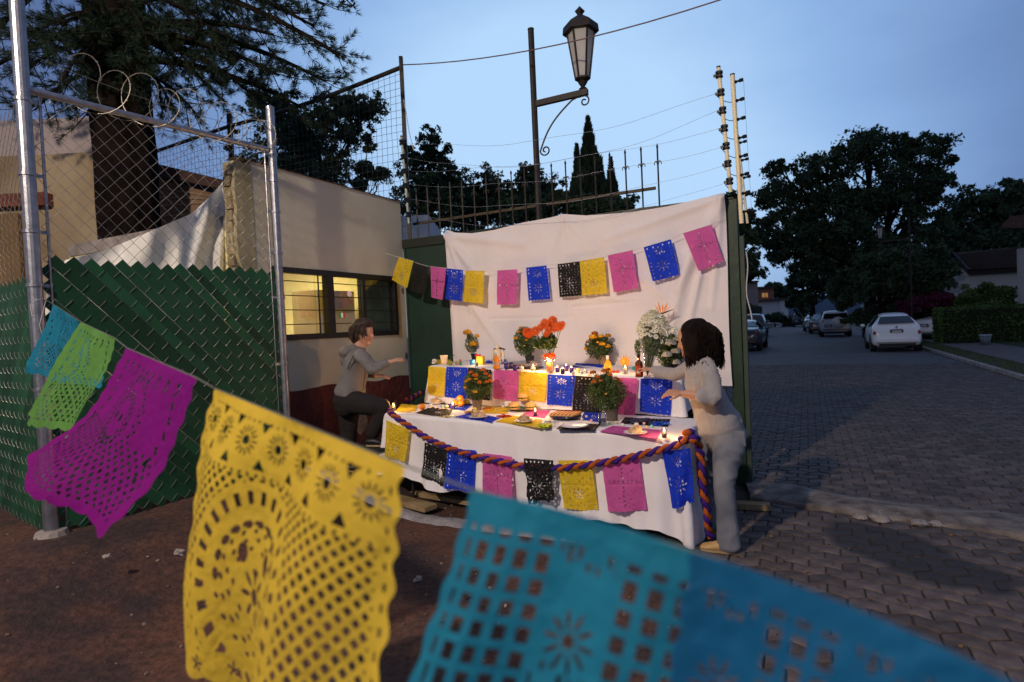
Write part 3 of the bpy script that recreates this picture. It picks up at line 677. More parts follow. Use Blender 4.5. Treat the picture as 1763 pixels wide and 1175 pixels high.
# dark roofed shed behind the trunk
sh = thing('brown_shed', 'brown walled shed with a dark overhanging roof behind the tree trunk', 'shed', Vector((-4.2, 7.4, 0)))
r0, r1 = atY(240, 275, 7.7), atY(412, 318, 7.2)
k = MB(); k.hexa([r0-ZU*.16, r1-ZU*.1, r1+Vector((.1, 1.6, .1)), r0+Vector((-.3, 1.6, .0)), r0, r1, r1+Vector((.1, 1.6, .2)), r0+Vector((-.3, 1.6, .16))]); k.build('roof', mat('dark_roof', (.05, .025, .02), .8, .3, 8), sh)
w0, w1 = atY(240, 300, 7.9), atY(405, 330, 7.5)
nrow = 22
k = MB(); P = [Vector((w0.x, w0.y, 0)), Vector((w1.x, w1.y, 0)), Vector((w1.x, w1.y, r1.z-.1)), Vector((w0.x, w0.y, r0.z-.12))]; wpoly(k, P, 2); k.build('wall', mat('brown_block', (.19, .12, .075), .95, .25, 4, .9), sh)
for i in range(11):
    z = 2.2+i*.155; k = MB(); k.bar(Vector((w0.x, w0.y-.008, z)), Vector((w1.x, w1.y-.008, min(z, r1.z-.12))), .02, .02); k.build('mortar_course', mat('mortar', (.24, .17, .12), .95), sh)

# netting with posts, carried over the boundary behind the booth
m_net = mat('netting_wire', (.03, .035, .045), .7)
np_ = thing('netting', 'tall dark wire netting stretched over the booth roof between black posts', 'netting', V(-6.3, -.1, 2.7))
T0, T1, T2 = V(-3.776, -.1, 4.87), V(-6.043, -.1, 4.735), V(-9.0, -.1, 4.60)
for a, zt, w in ((-3.776, 5.0, .045), (-6.95, 4.95, .06), (-9.1, 4.75, .05)):
    k = MB(); k.bar(V(a, -.1, 2.2), V(a, -.1, zt), w); k.build('post', m_iron, np_)
def topz(a): return 4.87+.155*(a+3.776)/2.27*.45 - .05*math.sin(PI*min(1, (-3.776-a)/3.2))
k = MB(); k.tube([V(-3.78-5.3*i/24, -.1, topz(-3.78-5.3*i/24)) for i in range(25)], .028, 6); k.build('top_rope', m_iron, np_)
k = MB(); g_ = .085; x = -3.8
while x > -9.05:
    k.tube([V(x+.01*math.sin(z*5+x*9), -.1, z) for z in (2.6, 3.4, 4.1, topz(x))], .0026, 3, cap=False); x -= g_
z = 2.65
while z < 4.86:
    k.tube([V(-3.8-5.3*i/20, -.1+.01*math.sin(i+z*7), min(z+.015*math.sin(i*.9+z*3), topz(-3.8-5.3*i/20))) for i in range(21)], .0026, 3, cap=False); z += g_
k.build('net', m_net, np_, kind='stuff')
# white house sliver behind the wall
k = MB(); p = atY(722, 392, 13); k.box(p+Vector((-.3, 0, -1.7)), 1.3, 2, 3.55); wh = k.build('white_house', mat('white_render', (.7, .7, .72), .8, .05, 3), tag=('small white rendered house seen low behind the spear fence', 'house'))

# ---------------------------------------------------------------- electric fence poles and wires
m_pole = mat('cream_pole', (.86, .76, .50), .5, .1, 10)
m_ins = mat('black_plastic', (.01, .01, .01), .4)
def insul_pole(p0, p1, n, label, side, long_=False, m=m_pole, r=.017):
    t = thing('electric_fence_pole', label, 'fence pole', p0, 'electric fence poles'); k = MB(); k.tube([p0, p1], r, 10); k.build('pole', m, t)
    k = MB(); k.lathe(p1, [(r*1.1, 0), (r*1.1, .012), (0, .02)], 10); k.build('cap', m_ins, t); ps = []
    for i in range(n):
        c = p0.lerp(p1, (i+.6)/n if n > 1 else .5); k = MB()
        if long_:
            k.lathe(c, [(.009, 0), (.016, .004), (.016, .03), (.010, .034), (.010, .05), (.017, .055), (.017, .085), (.008, .09)], 8, ax=side+ZU*.12); ps.append(c+side*.09)
        else:
            k.lathe(c-ZU*.03, [(.022, 0), (.034, .006), (.034, .02), (.024, .024), (.024, .036), (.034, .04), (.034, .06), (.022, .064)], 8); k.bar(c, c+side*.05, .02); ps.append(c+side*.05)
        k.build('insulator', m_ins, t)
    return ps
q0, q1 = atY(1258, 331, 5.36), atY(1237, 117, 5.30)
ps1 = insul_pole(q0, q1, 7, 'cream electric fence pole leaning left above the gate post', -GU)
q0, q1 = atY(1277, 385, 5.36), atY(1261, 130, 5.30)
ps2 = insul_pole(q0, q1, 8, 'upright cream electric fence pole fixed to the gate post', GU, True, r=.02)
q0, q1 = atY(1287, 385, 6.6), atY(1270, 235, 6.6)
ps3 = insul_pole(q0, q1, 5, 'shorter cream electric fence pole seen behind the upright one', GU, True, r=.014)
q0, q1 = atY(704, 385, 7.15), atY(691, 236, 7.15)
ps4 = insul_pole(q0, q1, 6, 'pale green electric fence pole beside the netting post at the booth corner', GU, m=mat('pale_green_pole', (.42, .5, .42), .5), r=.014)
wr = thing('electric_wires', 'thin slack electric fence wires running above the wall between the poles', 'wires', V(-2, -.1, 3))
for i in range(6):
    k = MB(); s = [.25, .2, .12, .1, .28, .2][i]; P = catenary(ps4[i], ps1[i], s, 24); P = [p+ZU*.012*math.sin(j*.7+i) for j, p in enumerate(P)]; k.tube(P, .0016, 4); k.build('wire', mat('thin_wire', (.22, .24, .28), .5, metal=.5), wr)
for i in range(6):
    k = MB(); k.tube(catenary(ps1[i], ps2[min(i+1, 7)]-GU*.09, .03, 8), .0035, 5); k.build('jumper', m_ins, wr)
k = MB(); k.tube([p+GU*.0 for p in ps2], .0012, 4); k.build('wire', m_ins, wr)
# cable from the net post past the lantern
k = MB(); P = catenary(V(-3.776, -.1, 4.90), atY(1240, 0, 4.9), .12, 12); Pe = P[-1]+(P[-1]-P[-2]).normalized()*3; Pe = P[-1]+(P[-1]-P[0]).normalized()*3+ZU*.6; k.tube(P+[Pe], .0065, 6)
k.build('cable', mat('pinkish_cable', (.13, .08, .09), .6), tag=('single sagging cable crossing in front of the lantern from the netting post', 'cable'))
k = MB(); k.tube([V(.115, -.03, 2.2)+GU*(.01*math.sin(i*.9)+.02*(i > 6)*(i-6)/3)-ZU*i*.07 for i in range(10)], .006, 6); k.build('loose_wire', mat('grey_wire', (.5, .5, .5), .6), tag=('short loose grey wire hanging on the road side of the gate post', 'wire'))
# angled electric wires support near netting post: loose end
k = MB(); k.tube([V(-3.73, -.05, 4.45), V(-3.69, -.03, 4.3), V(-3.66, -.03, 4.05), V(-3.6, -.03, 3.8)], .005, 5); k.build('loose_wire', mat('grey_wire', (.5, .5, .5)), tag=('curled wire end hanging down from the tall netting post', 'wire'))
# ---------------------------------------------------------------- altar: white sheet, two tables, cloths
m_sheet = mat('white_cotton', (.80, .755, .78), .9, .03, 3, .25, trans=.08)
m_cloth = mat('white_tablecloth', (.79, .76, .79), .85, .03, 3, .2)
TOPS = [(767, 398), (771, 396), (784, 401), (812, 402), (850, 396), (900, 383), (940, 376), (966, 370), (976, 369), (1010, 371), (1080, 366), (1150, 355), (1200, 343), (1234, 335), (1248, 333)]
TOPW = [ab(onb(x, y, .06)) for x, y in TOPS]
def topsheet(a):
    for i in range(len(TOPW)-1):
        if TOPW[i][0] <= a <= TOPW[i+1][0]: f = (a-TOPW[i][0])/(TOPW[i+1][0]-TOPW[i][0]); return TOPW[i][2]*(1-f)+TOPW[i+1][2]*f
    return TOPW[0][2] if a < TOPW[0][0] else TOPW[-1][2]
SA0, SA1 = TOPW[0][0], TOPW[-1][0]
def fold(a, z, a0, z0, a1, z1, w, h):
    """soft crease from (a0,z0) to (a1,z1)"""
    dx, dz = a1-a0, z1-z0; L2 = dx*dx+dz*dz; t = ((a-a0)*dx+(z-z0)*dz)/L2; t2 = min(1, max(0, t))
    d = math.hypot(a-a0-t2*dx, z-z0-t2*dz); return 1.5*h*math.exp(-(d/w)**2)*(1-.6*t2)
FOLDS = [(SA0+.02, 2.70, SA0+.55, 2.0, .05, .03), (SA0+.02, 2.7, SA0+.28, 1.8, .03, .022), (SA0+.05, 2.7, SA0+1.0, 2.5, .05, .025), (SA0+.3, 1.9, SA0+.75, 1.25, .05, .022), (SA0+.01, 2.6, SA0+.05, 1.3, .03, .02),
         (SA1-.02, 2.7, SA1-.45, 1.9, .05, .03), (SA1-.03, 2.7, SA1-.15, 1.7, .03, .02), (SA1-.35, 2.2, SA1-.6, 1.3, .06, .035), (SA1-.25, 2.0, SA1-.42, 1.3, .03, .025), (SA1-.02, 2.72, SA1-1.2, 2.45, .04, .02), (SA1-.9, 2.1, SA1-.5, 1.75, .04, .015),
         (-1.66, 2.75, -1.9, 2.2, .04, .012), (-1.66, 2.75, -1.35, 2.35, .04, .012), (-1.5, 1.9, -.9, 1.8, .03, .012), (-2.6, 1.7, -1.6, 1.68, .012, -.010), (-1.6, 1.78, -.9, 1.80, .012, -.010)]
def sheetf(u, v):
    a = SA0+(SA1-SA0)*u; zt = topsheet(a); z = zt+(.95-zt)*v
    d = .045 + sum(fold(a, z, *f) for f in FOLDS) + .010*math.sin(a*7+z*1.3)*v + .005*noise.noise(Vector((a*5, z*3, 0)))
    d += .006*math.exp(-((a+1.66)/.008)**2)
    return V(a + .012*math.sin(z*3)*(1 if u > .5 else -1)*abs(u-.5)*2*v, d, z)
k = MB(); k.grid(sheetf, 260, 130); k.build('hanging_sheet', m_sheet, smooth=True, tag=('large creased white cotton sheet pinned up over the green wall', 'sheet'))
def zl(a): return .78+.08*(-.158-a)/2.75
def bl(a): return 1.80-.16*(-.158-a)/2.75
def zu(a): return 1.115+.049*(-.33-a)
AL0, AL1, AU0, AU1 = -2.909, -.158, -2.86, -.33
def onsurf(px, py, zf):
    z = zf(-1.5)
    for i in range(12): P = atZ(px, py, z); z = zf(ab(P)[0])
    return P
onL = lambda px, py: onsurf(px, py, zl)
onU = lambda px, py: onsurf(px, py, zu)
def table(label, a0, a1, b0, bfn, zf, zbot, name='folding_table'):
    t = thing(name, label, 'table', V((a0+a1)/2, (b0+bfn((a0+a1)/2))/2, zbot), 'altar tables')
    k = MB(); c = [V(a0+.03, b0, zf(a0)-.045), V(a0+.03, bfn(a0)-.03, zf(a0)-.045), V(a1-.03, bfn(a1)-.03, zf(a1)-.045), V(a1-.03, b0, zf(a1)-.045)]
    k.hexa(c+[p+ZU*.035 for p in c]); k.build('tabletop', mat('laminate', (.3, .24, .17), .5), t)
    for a in (a0+.22, a1-.22):
        for b_ in (b0+.12, bfn(a)-.14):
            k = MB(); g0 = V(a, b_, ground_h(V(a, b_, 0))); k.tube([g0, V(a, b_, zf(a)-.046)], .014, 8); k.build('leg', m_iron, t)
        k = MB(); k.tube([V(a, b0+.12, .3+ground_h(V(a, b0, 0))), V(a, bfn(a)-.14, .3+ground_h(V(a, b0, 0)))], .010, 6); k.build('leg_brace', m_iron, t)
table('lower folding table under the front white tablecloth', AL0, AL1, .98, bl, zl, 0)
table('raised rear folding table carrying the upper altar tier', AU0, AU1, .25, lambda a: .93, zu, 0)
def cloth(name, label, a0, a1, b0, bfn, zf, hemf, rc=.05, seed=0, wa=1.):
    # perimeter: back-left -> front-left -> front-right -> back-right
    P = []
    def arc(ca, cb, t0, t1, n=8):
        for i in range(n+1):
            th = t0+(t1-t0)*i/n; P.append((ca+rc*math.cos(th), cb+rc*math.sin(th), math.cos(th), math.sin(th)))
    nl = 14; nf = 130
    for i in range(nl): f = i/nl; P.append((a0, b0+(bfn(a0)-rc-b0)*f, -1, 0))
    arc(a0+rc, bfn(a0)-rc, PI, PI/2)
    for i in range(1, nf): f = i/nf; a = a0+rc+(a1-a0-2*rc)*f; P.append((a, bfn(a), 0, 1))
    arc(a1-rc, bfn(a1)-rc, PI/2, 0)
    for i in range(1, nl+1): f = i/nl; P.append((a1, bfn(a1)-rc+(b0-bfn(a1)+rc)*f, 1, 0))
    n = len(P); k = MB(); NV = 30; vs = []
    er = .018
    for j in range(-2, NV+1):
        for i, (a, b_, na, nb) in enumerate(P):
            zt = zf(a)+.004
            if j < 0:
                th = (j+2)/2*PI/4; o = -er+er*math.sin(th); z = zt-er+er*math.cos(th)
            else:
                v = j/NV; hem = hemf(a, nb, i/n); s = i*.03
                z = (zt-er)+(hem-(zt-er))*v
                o = .012*v*wa + wa*v*(.026*math.sin(s*9+seed)+.016*math.sin(s*23+seed*2)+.045*noise.noise(Vector((s*2.2, v*1.5, seed))))+.004*math.exp(-((a+1.47)/.006)**2)
                o += .035*v*abs(na*nb)*4
                z += .012*v*wa*math.sin(s*7+seed)
            vs.append(V(a+na*o, b_+nb*o, z))
    m = NV+3; k.add(vs, [(j*n+i, j*n+i+1, (j+1)*n+i+1, (j+1)*n+i) for j in range(m-1) for i in range(n-1)])
    # top
    def topf(u, v):
        a = a0+er+(a1-a0-2*er)*u; return V(a, b0+(bfn(a)-er-b0)*v, zf(a)+.004+.0025*noise.noise(Vector((a*4, v*3, seed))))
    k.grid(topf, 60, 16)
    return k.build(name, m_cloth, smooth=True, tag=(label, 'tablecloth', 'white altar cloths'))
def hemL(a, nb, q):
    H = [(-2.95, .33), (-2.7, .29), (-2.3, .22), (-1.8, .20), (-1.2, .155), (-.7, .13), (-.36, .135), (-.28, .08), (-.15, .02), (0, .05)]
    for i in range(len(H)-1):
        if H[i][0] <= a <= H[i+1][0]: f = (a-H[i][0])/(H[i+1][0]-H[i][0]); return H[i][1]*(1-f)+H[i+1][1]*f
    return .3
cloth('tablecloth', 'white cloth draped over the front table with its corner reaching the ground', AL0, AL1, .97, bl, zl, hemL, seed=1)
cloth('tablecloth', 'white cloth covering the raised rear tier below the flower pots', AU0, AU1, .10, lambda a: .955, zu, lambda a, nb, q: zl(a)+.012, seed=5, wa=.3)

# ---------------------------------------------------------------- cut paper
COLS = {'yellow': (.80, .58, .035), 'blue': (.014, .055, .66), 'pink': (.66, .13, .42), 'black': (.014, .013, .014), 'magenta': (.23, .004, .22), 'teal': (.016, .23, .37), 'blueteal': (.008, .13, .30), 'green': (.12, .31, .07), 'gold': (.80, .56, .055)}
MP = {c: mat('tissue_'+c, v, .75, .10, 7, .45, trans=(.12 if c == 'black' else .5 if c in ('gold', 'teal', 'magenta', 'green', 'blueteal') else .35), spec=.2) for c, v in COLS.items()}
def ell(x, y, cx, cy, rx, ry, ang=0):
    c, s = math.cos(ang), math.sin(ang); dx, dy = x-cx, y-cy
    return ((dx*c+dy*s)/rx)**2+((-dx*s+dy*c)/ry)**2 < 1
def flower_holes(x, y, cx, cy, r, n=8, core=.22, pl=.3, pw=.09):
    h = ell(x, y, cx, cy, r*core, r*core)
    for i in range(n):
        t = 2*PI*i/n; h |= ell(x, y, cx+math.cos(t)*r*.62, cy+math.sin(t)*r*.62, r*pl, r*pw, t)
    return h
def pat_small(kind, x, y, rs):
    """x in 0..1, y in 0..1.5 ; True = hole"""
    h = np.zeros(x.shape, bool)
    if kind == 'blue':
        h |= flower_holes(x, y, .5, .95, .26, 8, .10, .30, .12) | flower_holes(x, y, .5, .32, .18, 8, .1, .3, .13)
        for i in range(4):
            for j in range(9):
                X = .10+.80*(i/3 if i in (0, 3) else (.28, .72)[i-1]); Y = .12+j*.155
                if abs(X-.5) < .3 and abs(Y-.95) < .3: continue
                if rs.random() < .75: h |= ell(x, y, X, Y, .022, .042, rs.uniform(-.4, .4))
    elif kind == 'pink':
        for j in range(9): h |= ell(x, y, .5+.02*rs.uniform(-1, 1), .3+j*.13, .028, .04, 0)
        for i in range(7): h |= ell(x, y, .14+i*.12, .66, .035, .032, .6*(1 if i % 2 else -1))
        for q in range(14): h |= ell(x, y, rs.uniform(.1, .9), rs.uniform(.1, 1.4), .014, .03, rs.uniform(0, 3))
    elif kind == 'yellow':
        for j in range(13):
            for i in range(8):
                if (i+j) % 2 and rs.random() < .8: h |= ell(x, y, .1+i*.115, .12+j*.105, .018, .032, rs.uniform(-.6, .6))
        h |= flower_holes(x, y, .5, 1.0, .22, 8)
    else:
        for j in range(12):
            for i in range(7):
                if rs.random() < .72: h |= ell(x, y, .1+i*.133+.03*(j % 2), .1+j*.115, .020, .035, rs.uniform(-.9, .9))
        h |= flower_holes(x, y, .5, .9, .25, 8)
    return h
def paper(fn, kind, m, nx, ny, hole, tag=None, parent=None, name='paper_flag'):
    w = nx+1; U, W = np.meshgrid((np.arange(nx)+.5)/nx, (np.arange(ny)+.5)/ny); H = hole(U, W)
    vid = {}; vs = []; fs = []
    for j in range(ny):
        for i in range(nx):
            if H[j, i]: continue
            f = []
            for (a, b_) in ((i, j), (i+1, j), (i+1, j+1), (i, j+1)):
                q = b_*w+a
                if q not in vid: vid[q] = len(vs); vs.append(fn(a/nx, b_/ny))
                f.append(vid[q])
            fs.append(tuple(f))
    k = MB(); k.add(vs, fs); return k.build(name, m, parent, smooth=True, tag=tag)
def quad_fn(c, amp=.006, seed=0, nrm=None, wv=(7, 3)):
    nrm = nrm or -RU
    def fn(u, v):
        p = c[0].lerp(c[1], u).lerp(c[3].lerp(c[2], u), v)
        e = .003*math.sin(u*40+seed)*(v > .98)
        return p + nrm*(amp*math.sin(u*wv[0]+seed+v*wv[1])*(.3+v)+amp*.6*noise.noise(Vector((u*4, v*4, seed))) - .004*math.exp(-((v-.5)/.02)**2)) - ZU*e
    return fn
SEED = [0]
def small_flag(col, px, b_, label, group, amp=.006, nx=46, ny=68, fn=None, name='paper_flag', cat='paper flag'):
    SEED[0] += 1; rs = random.Random(SEED[0]*13+5)
    c = [onb(x, y, b_) for x, y in px] if px and not isinstance(px[0], Vector) else px
    return paper(fn or quad_fn(c, amp, SEED[0]), col, MP[col], nx, ny, lambda U, W: pat_small(col, U, W*1.5, rs), (label, cat, group), name=name)
# the string of small flags over the sheet
ORD = ['first', 'second', 'third', 'fourth', 'fifth', 'sixth', 'seventh', 'eighth', 'ninth', 'tenth', 'eleventh', 'twelfth']
S1 = [('yellow', ((687, 443), (712, 450), (700, 496), (674, 482)), .34, 'tilted yellow cut paper flag nearest the booth window'),
 ('black', ((713, 452), (737, 459), (730, 507), (707, 501)), .30, 'black cut paper flag hanging over bare green metal'),
 ('pink', ((741, 459), (768, 462), (762, 517), (742, 512)), .25, 'pink cut paper flag just off the sheet, against green metal'),
 ('blue', ((768, 462), (797, 465), (796, 519), (766, 515)), .19, 'blue cut paper flag at the booth-side edge of the sheet'),
 ('yellow', ((801, 466), (834, 467), (832, 523), (798, 520)), .16, 'yellow cut paper flag beside the booth-side blue one on the sheet'),
 ('pink', ((856, 466), (891, 464), (889, 524), (856, 525)), .13, 'pink cut paper flag hanging level in the middle of the string'),
 ('blue', ((906, 461), (941, 457), (947, 515), (910, 518)), .12, 'blue cut paper flag between the level pink and the black one'),
 ('black', ((960, 455), (998, 450), (1001, 509), (963, 512)), .12, 'black cut paper flag overlapping a yellow one on the sheet'),
 ('yellow', ((998, 450), (1040, 443), (1045, 505), (1002, 509)), .125, 'yellow cut paper flag touching the black one over the sheet seam'),
 ('pink', ((1046, 440), (1089, 431), (1099, 496), (1057, 504)), .12, 'pink cut paper flag right of the touching black and yellow pair'),
 ('blue', ((1108, 426), (1155, 412), (1170, 473), (1124, 485)), .12, 'blue cut paper flag tilted high between two pink ones'),
 ('pink', ((1176, 402), (1225, 387), (1245, 450), (1203, 467)), .13, 'pink cut paper flag tilted highest at the road end of the sheet')]
sp = []
for col, px, b_, lab in S1:
    small_flag(col, px, b_, lab, 'cut paper flags strung over the white sheet', .007); sp += [onb(*px[0], b_+.004), onb(*px[1], b_+.004)]
k = MB(); k.tube([onb(664, 437, .38)]+sp+[onb(1250, 376, .07)], .0022, 5); k.build('string', mat('white_string', (.6, .58, .52), .8), tag=('thin white string carrying the small flags across the sheet', 'string'))
# papers hung over the rear tier
S2 = [('yellow', ((738, 631), (768, 633), (764, 683), (736, 679)), 'yellow cut paper at the booth end of the upper tier'), ('blue', ((769, 632), (805, 633), (802, 687), (765, 684)), 'blue cut paper on the upper tier behind the front marigold pot'),
 ('black', ((806, 633), (846, 637), (843, 690), (804, 687)), 'black cut paper half hidden by the front marigold plant'), ('pink', ((850, 637), (893, 638), (890, 692), (849, 686)), 'pink cut paper on the upper tier above the sandwiches'),
 ('yellow', ((894, 640), (942, 643), (938, 692), (892, 689)), 'yellow cut paper in the middle of the upper tier front'), ('blue', ((943, 645), (991, 647), (984, 700), (942, 697)), 'blue cut paper with a star flower below the lit candle row'),
 ('black', ((991, 647), (1040, 651), (1036, 712), (985, 708)), 'black cut paper on the upper tier above the hot dog platter'), ('pink', ((1062, 650), (1098, 652), (1092, 720), (1058, 716)), 'pink cut paper behind the dark flower pot on the upper tier'),
 ('blue', ((1103, 652), (1158, 653), (1154, 716), (1101, 709)), 'blue cut paper on the upper tier near the bending woman')]
for col, px, lab in S2: small_flag(col, px, .985, lab, 'cut papers hung over the upper tier', .006)
# papers pinned to the front drop
S3 = [('yellow', ((665, 724), (704, 740), (697, 797), (661, 786)), 'yellow cut paper at the booth end of the front cloth'), ('black', ((731, 762), (770, 777), (764, 838), (726, 821)), 'black cut paper hanging beside the blue one under the braid'),
 ('blue', ((771, 772), (819, 776), (817, 848), (766, 841)), 'blue cut paper next to the smooth black one on the front cloth'), ('pink', ((831, 780), (882, 787), (882, 862), (832, 856)), 'narrow pink cut paper on the front cloth beside the crumpled black one'),
 ('yellow', ((961, 793), (1019, 793), (1029, 879), (971, 877)), 'wide yellow cut paper on the front cloth below the lowest braid'), ('pink', ((1036, 790), (1100, 788), (1113, 879), (1046, 882)), 'broad pink cut paper on the front cloth next to the wide yellow one'),
 ('blue', ((1140, 778), (1188, 772), (1196, 865), (1157, 877)), 'blue cut paper at the loose corner of the front cloth')]
for i, (col, px, lab) in enumerate(S3):
    px0 = ab(onb(*px[0], 1.75))[0]; small_flag(col, px, bl(px0)+.055, lab, 'cut papers on the front cloth', .010 if i < 6 else .02)
c = [onb(x, y, 1.83) for x, y in ((902, 789), (953, 793), (952, 866), (910, 868))]
def crump(u, v):
    p = c[0].lerp(c[1], u).lerp(c[3].lerp(c[2], u), v); q = noise.noise(Vector((u*3, v*3, 2))); q2 = noise.noise(Vector((u*7, v*7, 8)))
    return p + GU*(.05*v*q+.03*(v > .5)*(v-.5)*math.sin(u*9)) - RU*(.03*abs(q)*v+.02*abs(q2)) + ZU*(.03*q2*v + .05*max(0, v-.6)*(u > .5))
small_flag('black', c, 0, 'crumpled black cut paper bunched up below the braid', 'cut papers on the front cloth', fn=crump)
small_flag('yellow', [V(-.12, 1.3, .70), V(-.12, 1.05, .70), V(-.10, 1.05, .32), V(-.10, 1.3, .32)], 0, 'yellow cut paper on the side drop facing the bending woman', 'cut papers on the front cloth')
# papers lying flat on the lower tier
S4 = [('yellow', ((681, 710), (691, 697), (720, 699), (713, 713))), ('black', ((715, 713), (742, 702), (779, 708), (772, 721))), ('black', ((716, 696), (734, 687), (778, 690), (768, 698))), ('blue', ((757, 702), (787, 694), (812, 699), (800, 709))),
 ('blue', ((781, 720), (812, 712), (862, 721), (846, 729))), ('yellow', ((826, 713), (836, 701), (875, 704), (874, 714))), ('yellow', ((853, 728), (878, 717), (934, 724), (927, 738))), ('pink', ((897, 717), (912, 707), (948, 708), (938, 722))),
 ('blue', ((1000, 724), (1006, 711), (1036, 714), (1032, 729))), ('black', ((957, 741), (970, 731), (1034, 732), (1024, 745))), ('pink', ((1032, 745), (1055, 735), (1141, 742), (1132, 757))), ('black', ((1068, 731), (1076, 720), (1154, 724), (1150, 737)))]
LB4 = ['yellow cut paper lying at the booth end of the front table', 'black cut paper lying between the lone mandarin and blue paper', 'black cut paper under the rearmost bread plate', 'blue cut paper under the mandarin pile', 'blue cut paper under the first meringue bread plate', 'yellow cut paper lying behind the sandwich platter side',
       'yellow cut paper under the second bread plate', 'pink cut paper lying between the two platters', 'blue cut paper behind the blue glass', 'black cut paper under the empty white plate', 'pink cut paper under the plate with the bread figure', 'black cut paper under the foil candy bags']
for (col, px), lab in zip(S4, LB4):
    c = [onL(x, y)+ZU*.008 for x, y in px]; small_flag(col, c, 0, lab, 'cut papers lying on the table', fn=quad_fn(c, .002, len(lab), ZU), name='cut_paper', cat='cut paper')
S5 = [('yellow', ((742, 627), (748, 620), (775, 621), (770, 629)), 'yellow cut paper lying on top of the upper tier'), ('blue', ((984, 634), (992, 627), (1040, 629), (1036, 636)), 'blue cut paper bunched between the votives and the yellow bottle'), ('blue', ((835, 626), (840, 621), (872, 621), (868, 628)), 'blue cut paper lying under the white figure')]
for col, px, lab in S5:
    c = [onU(x, y)+ZU*.008 for x, y in px]; small_flag(col, c, 0, lab, 'cut papers lying on the table', fn=quad_fn(c, .010 if col == 'blue' else .002, len(lab), ZU), name='cut_paper', cat='cut paper')

# braided garland of purple and orange cloth
m_pur = mat('purple_felt', (.038, .010, .19), .9, .25, 12, .5); m_ora = mat('orange_felt', (.38, .078, .012), .9, .2, 12, .5)
GP = [(667, 706), (676, 714), (700, 731), (740, 757), (790, 778), (850, 793), (905, 803), (955, 806), (1005, 802), (1070, 791), (1125, 778), (1172, 765)]
gl = thing('garland', 'purple and orange braided cloth garland swagged along the front tablecloth', 'garland', onb(905, 803, 1.83))
path_ = []
for i, (x, y) in enumerate(GP):
    a = ab(onb(x, y, 1.75))[0]; path_.append(onb(x, y, bl(a)+.07) if i else onL(x, y)+ZU*.02)
def dense(P, step):
    out_ = [P[0]]
    def cr(p0, p1, p2, p3, t): return .5*((2*p1)+(p2-p0)*t+(2*p0-5*p1+4*p2-p3)*t*t+(3*p1-p0-3*p2+p3)*t**3)
    for i in range(len(P)-1):
        p0, p1, p2, p3 = P[max(0, i-1)], P[i], P[i+1], P[min(len(P)-1, i+2)]; n = max(2, int((p2-p1).length/step))
        out_ += [cr(p0, p1, p2, p3, j/n) for j in range(1, n+1)]
    return out_
def braid(P, parent, rr=.0185, pitch=.13):
    D = dense(P, .008); s = 0; st = [MB(), MB()]; tr = [[], []]; rad = []
    for i, p in enumerate(D):
        t = (D[min(i+1, len(D)-1)]-D[max(0, i-1)]).normalized(); x = t.cross(RU).normalized(); y = x.cross(t)
        if i: s += (p-D[i-1]).length
        for q in (0, 1):
            th = 2*PI*s/pitch+q*PI; tr[q].append(p+x*math.cos(th)*rr*.62+y*math.sin(th)*rr*.62+ZU*.004*noise.noise(p*14))
        rad.append(rr*(.88+.12*math.sin(2*PI*s/pitch*2)+.1*noise.noise(Vector((s*20, 0, 0)))))
    for q, m, nm in ((0, m_pur, 'purple_strand'), (1, m_ora, 'orange_strand')):
        st[q].tube(tr[q], rad, 9); st[q].build(nm, m, parent, smooth=True)
braid(path_, gl)
k0 = path_[-1]
braid([k0+ZU*.02, V(-.10, 1.80, .80), V(-.075, 1.72, .66), V(-.07, 1.73, .45), V(-.05, 1.70, .27), V(-.055, 1.62, .10), V(-.04, 1.60, .05)], gl, .020, .13)
for i in range(5):
    k = MB(); c = V(-.13+.03*math.cos(i*1.9), 1.82+.02*math.sin(i), .80+.035*math.sin(i*1.9)); k.ball(c, .030, 10, .8, .1, (1.2, .8)); k.build('bow_loop', (m_pur, m_ora)[i % 2], gl, smooth=True)
gl2 = thing('garland', 'short end of a purple and orange garland at the rear booth-side table corner', 'garland', onL(712, 690))
braid([onL(700, 693)+ZU*.02, onL(716, 687)+ZU*.03, onL(727, 683)+ZU*.05], gl2)
# ---------------------------------------------------------------- things on the altar
m_china = mat('white_china', (.78, .78, .80), .15, .02, 3, spec=.5); m_blackpl = mat('black_tray', (.012, .012, .014), .3, .1, 5, spec=.5)
m_bread = mat('sugared_bread', (.58, .33, .15), .85, .3, 18, .8, c2=(.72, .52, .33)); m_bun = mat('baked_bun', (.66, .30, .08), .6, .25, 9, .3, c2=(.75, .42, .16))
m_orange = mat('mandarin_peel', (.85, .26, .02), .45, .12, 20, .5); m_leaf = mat('leaf_green', (.05, .085, .022), .6, .45, 20, trans=.15, c2=(.09, .14, .04)); m_stem = mat('stem_green', (.06, .10, .03), .7)
m_wax = mat('wax', (.75, .7, .6), .5, .05, 4, trans=.3); m_cglass = glass('votive_glass', (.93, .93, .95), .08)
m_flame = glow_mat('flame', (1, .60, .20), 26)
m_marig = mat('marigold_petal', (.82, .33, .015), .8, .3, 30, .4, c2=(.85, .42, .02), trans=.15); m_rust = mat('rust_petal', (.48, .10, .012), .8, .3, 30, .4, c2=(.6, .18, .02), trans=.1)
m_gerb = mat('orange_red_petal', (.85, .13, .012), .7, .25, 20, .2, trans=.2); m_whitep = mat('white_petal', (.85, .83, .72), .8, .08, 20, .3, trans=.15)
m_cream = mat('cream_petal', (.86, .84, .68), .8, .1, 20, .3, trans=.15); m_ydot = mat('flower_eye', (.62, .50, .03), .8)
m_peat = mat('peat_pot', (.20, .14, .09), .95, .25, 10, .6); m_blackpot = mat('black_pot', (.02, .02, .022), .5)
CW = 2.3
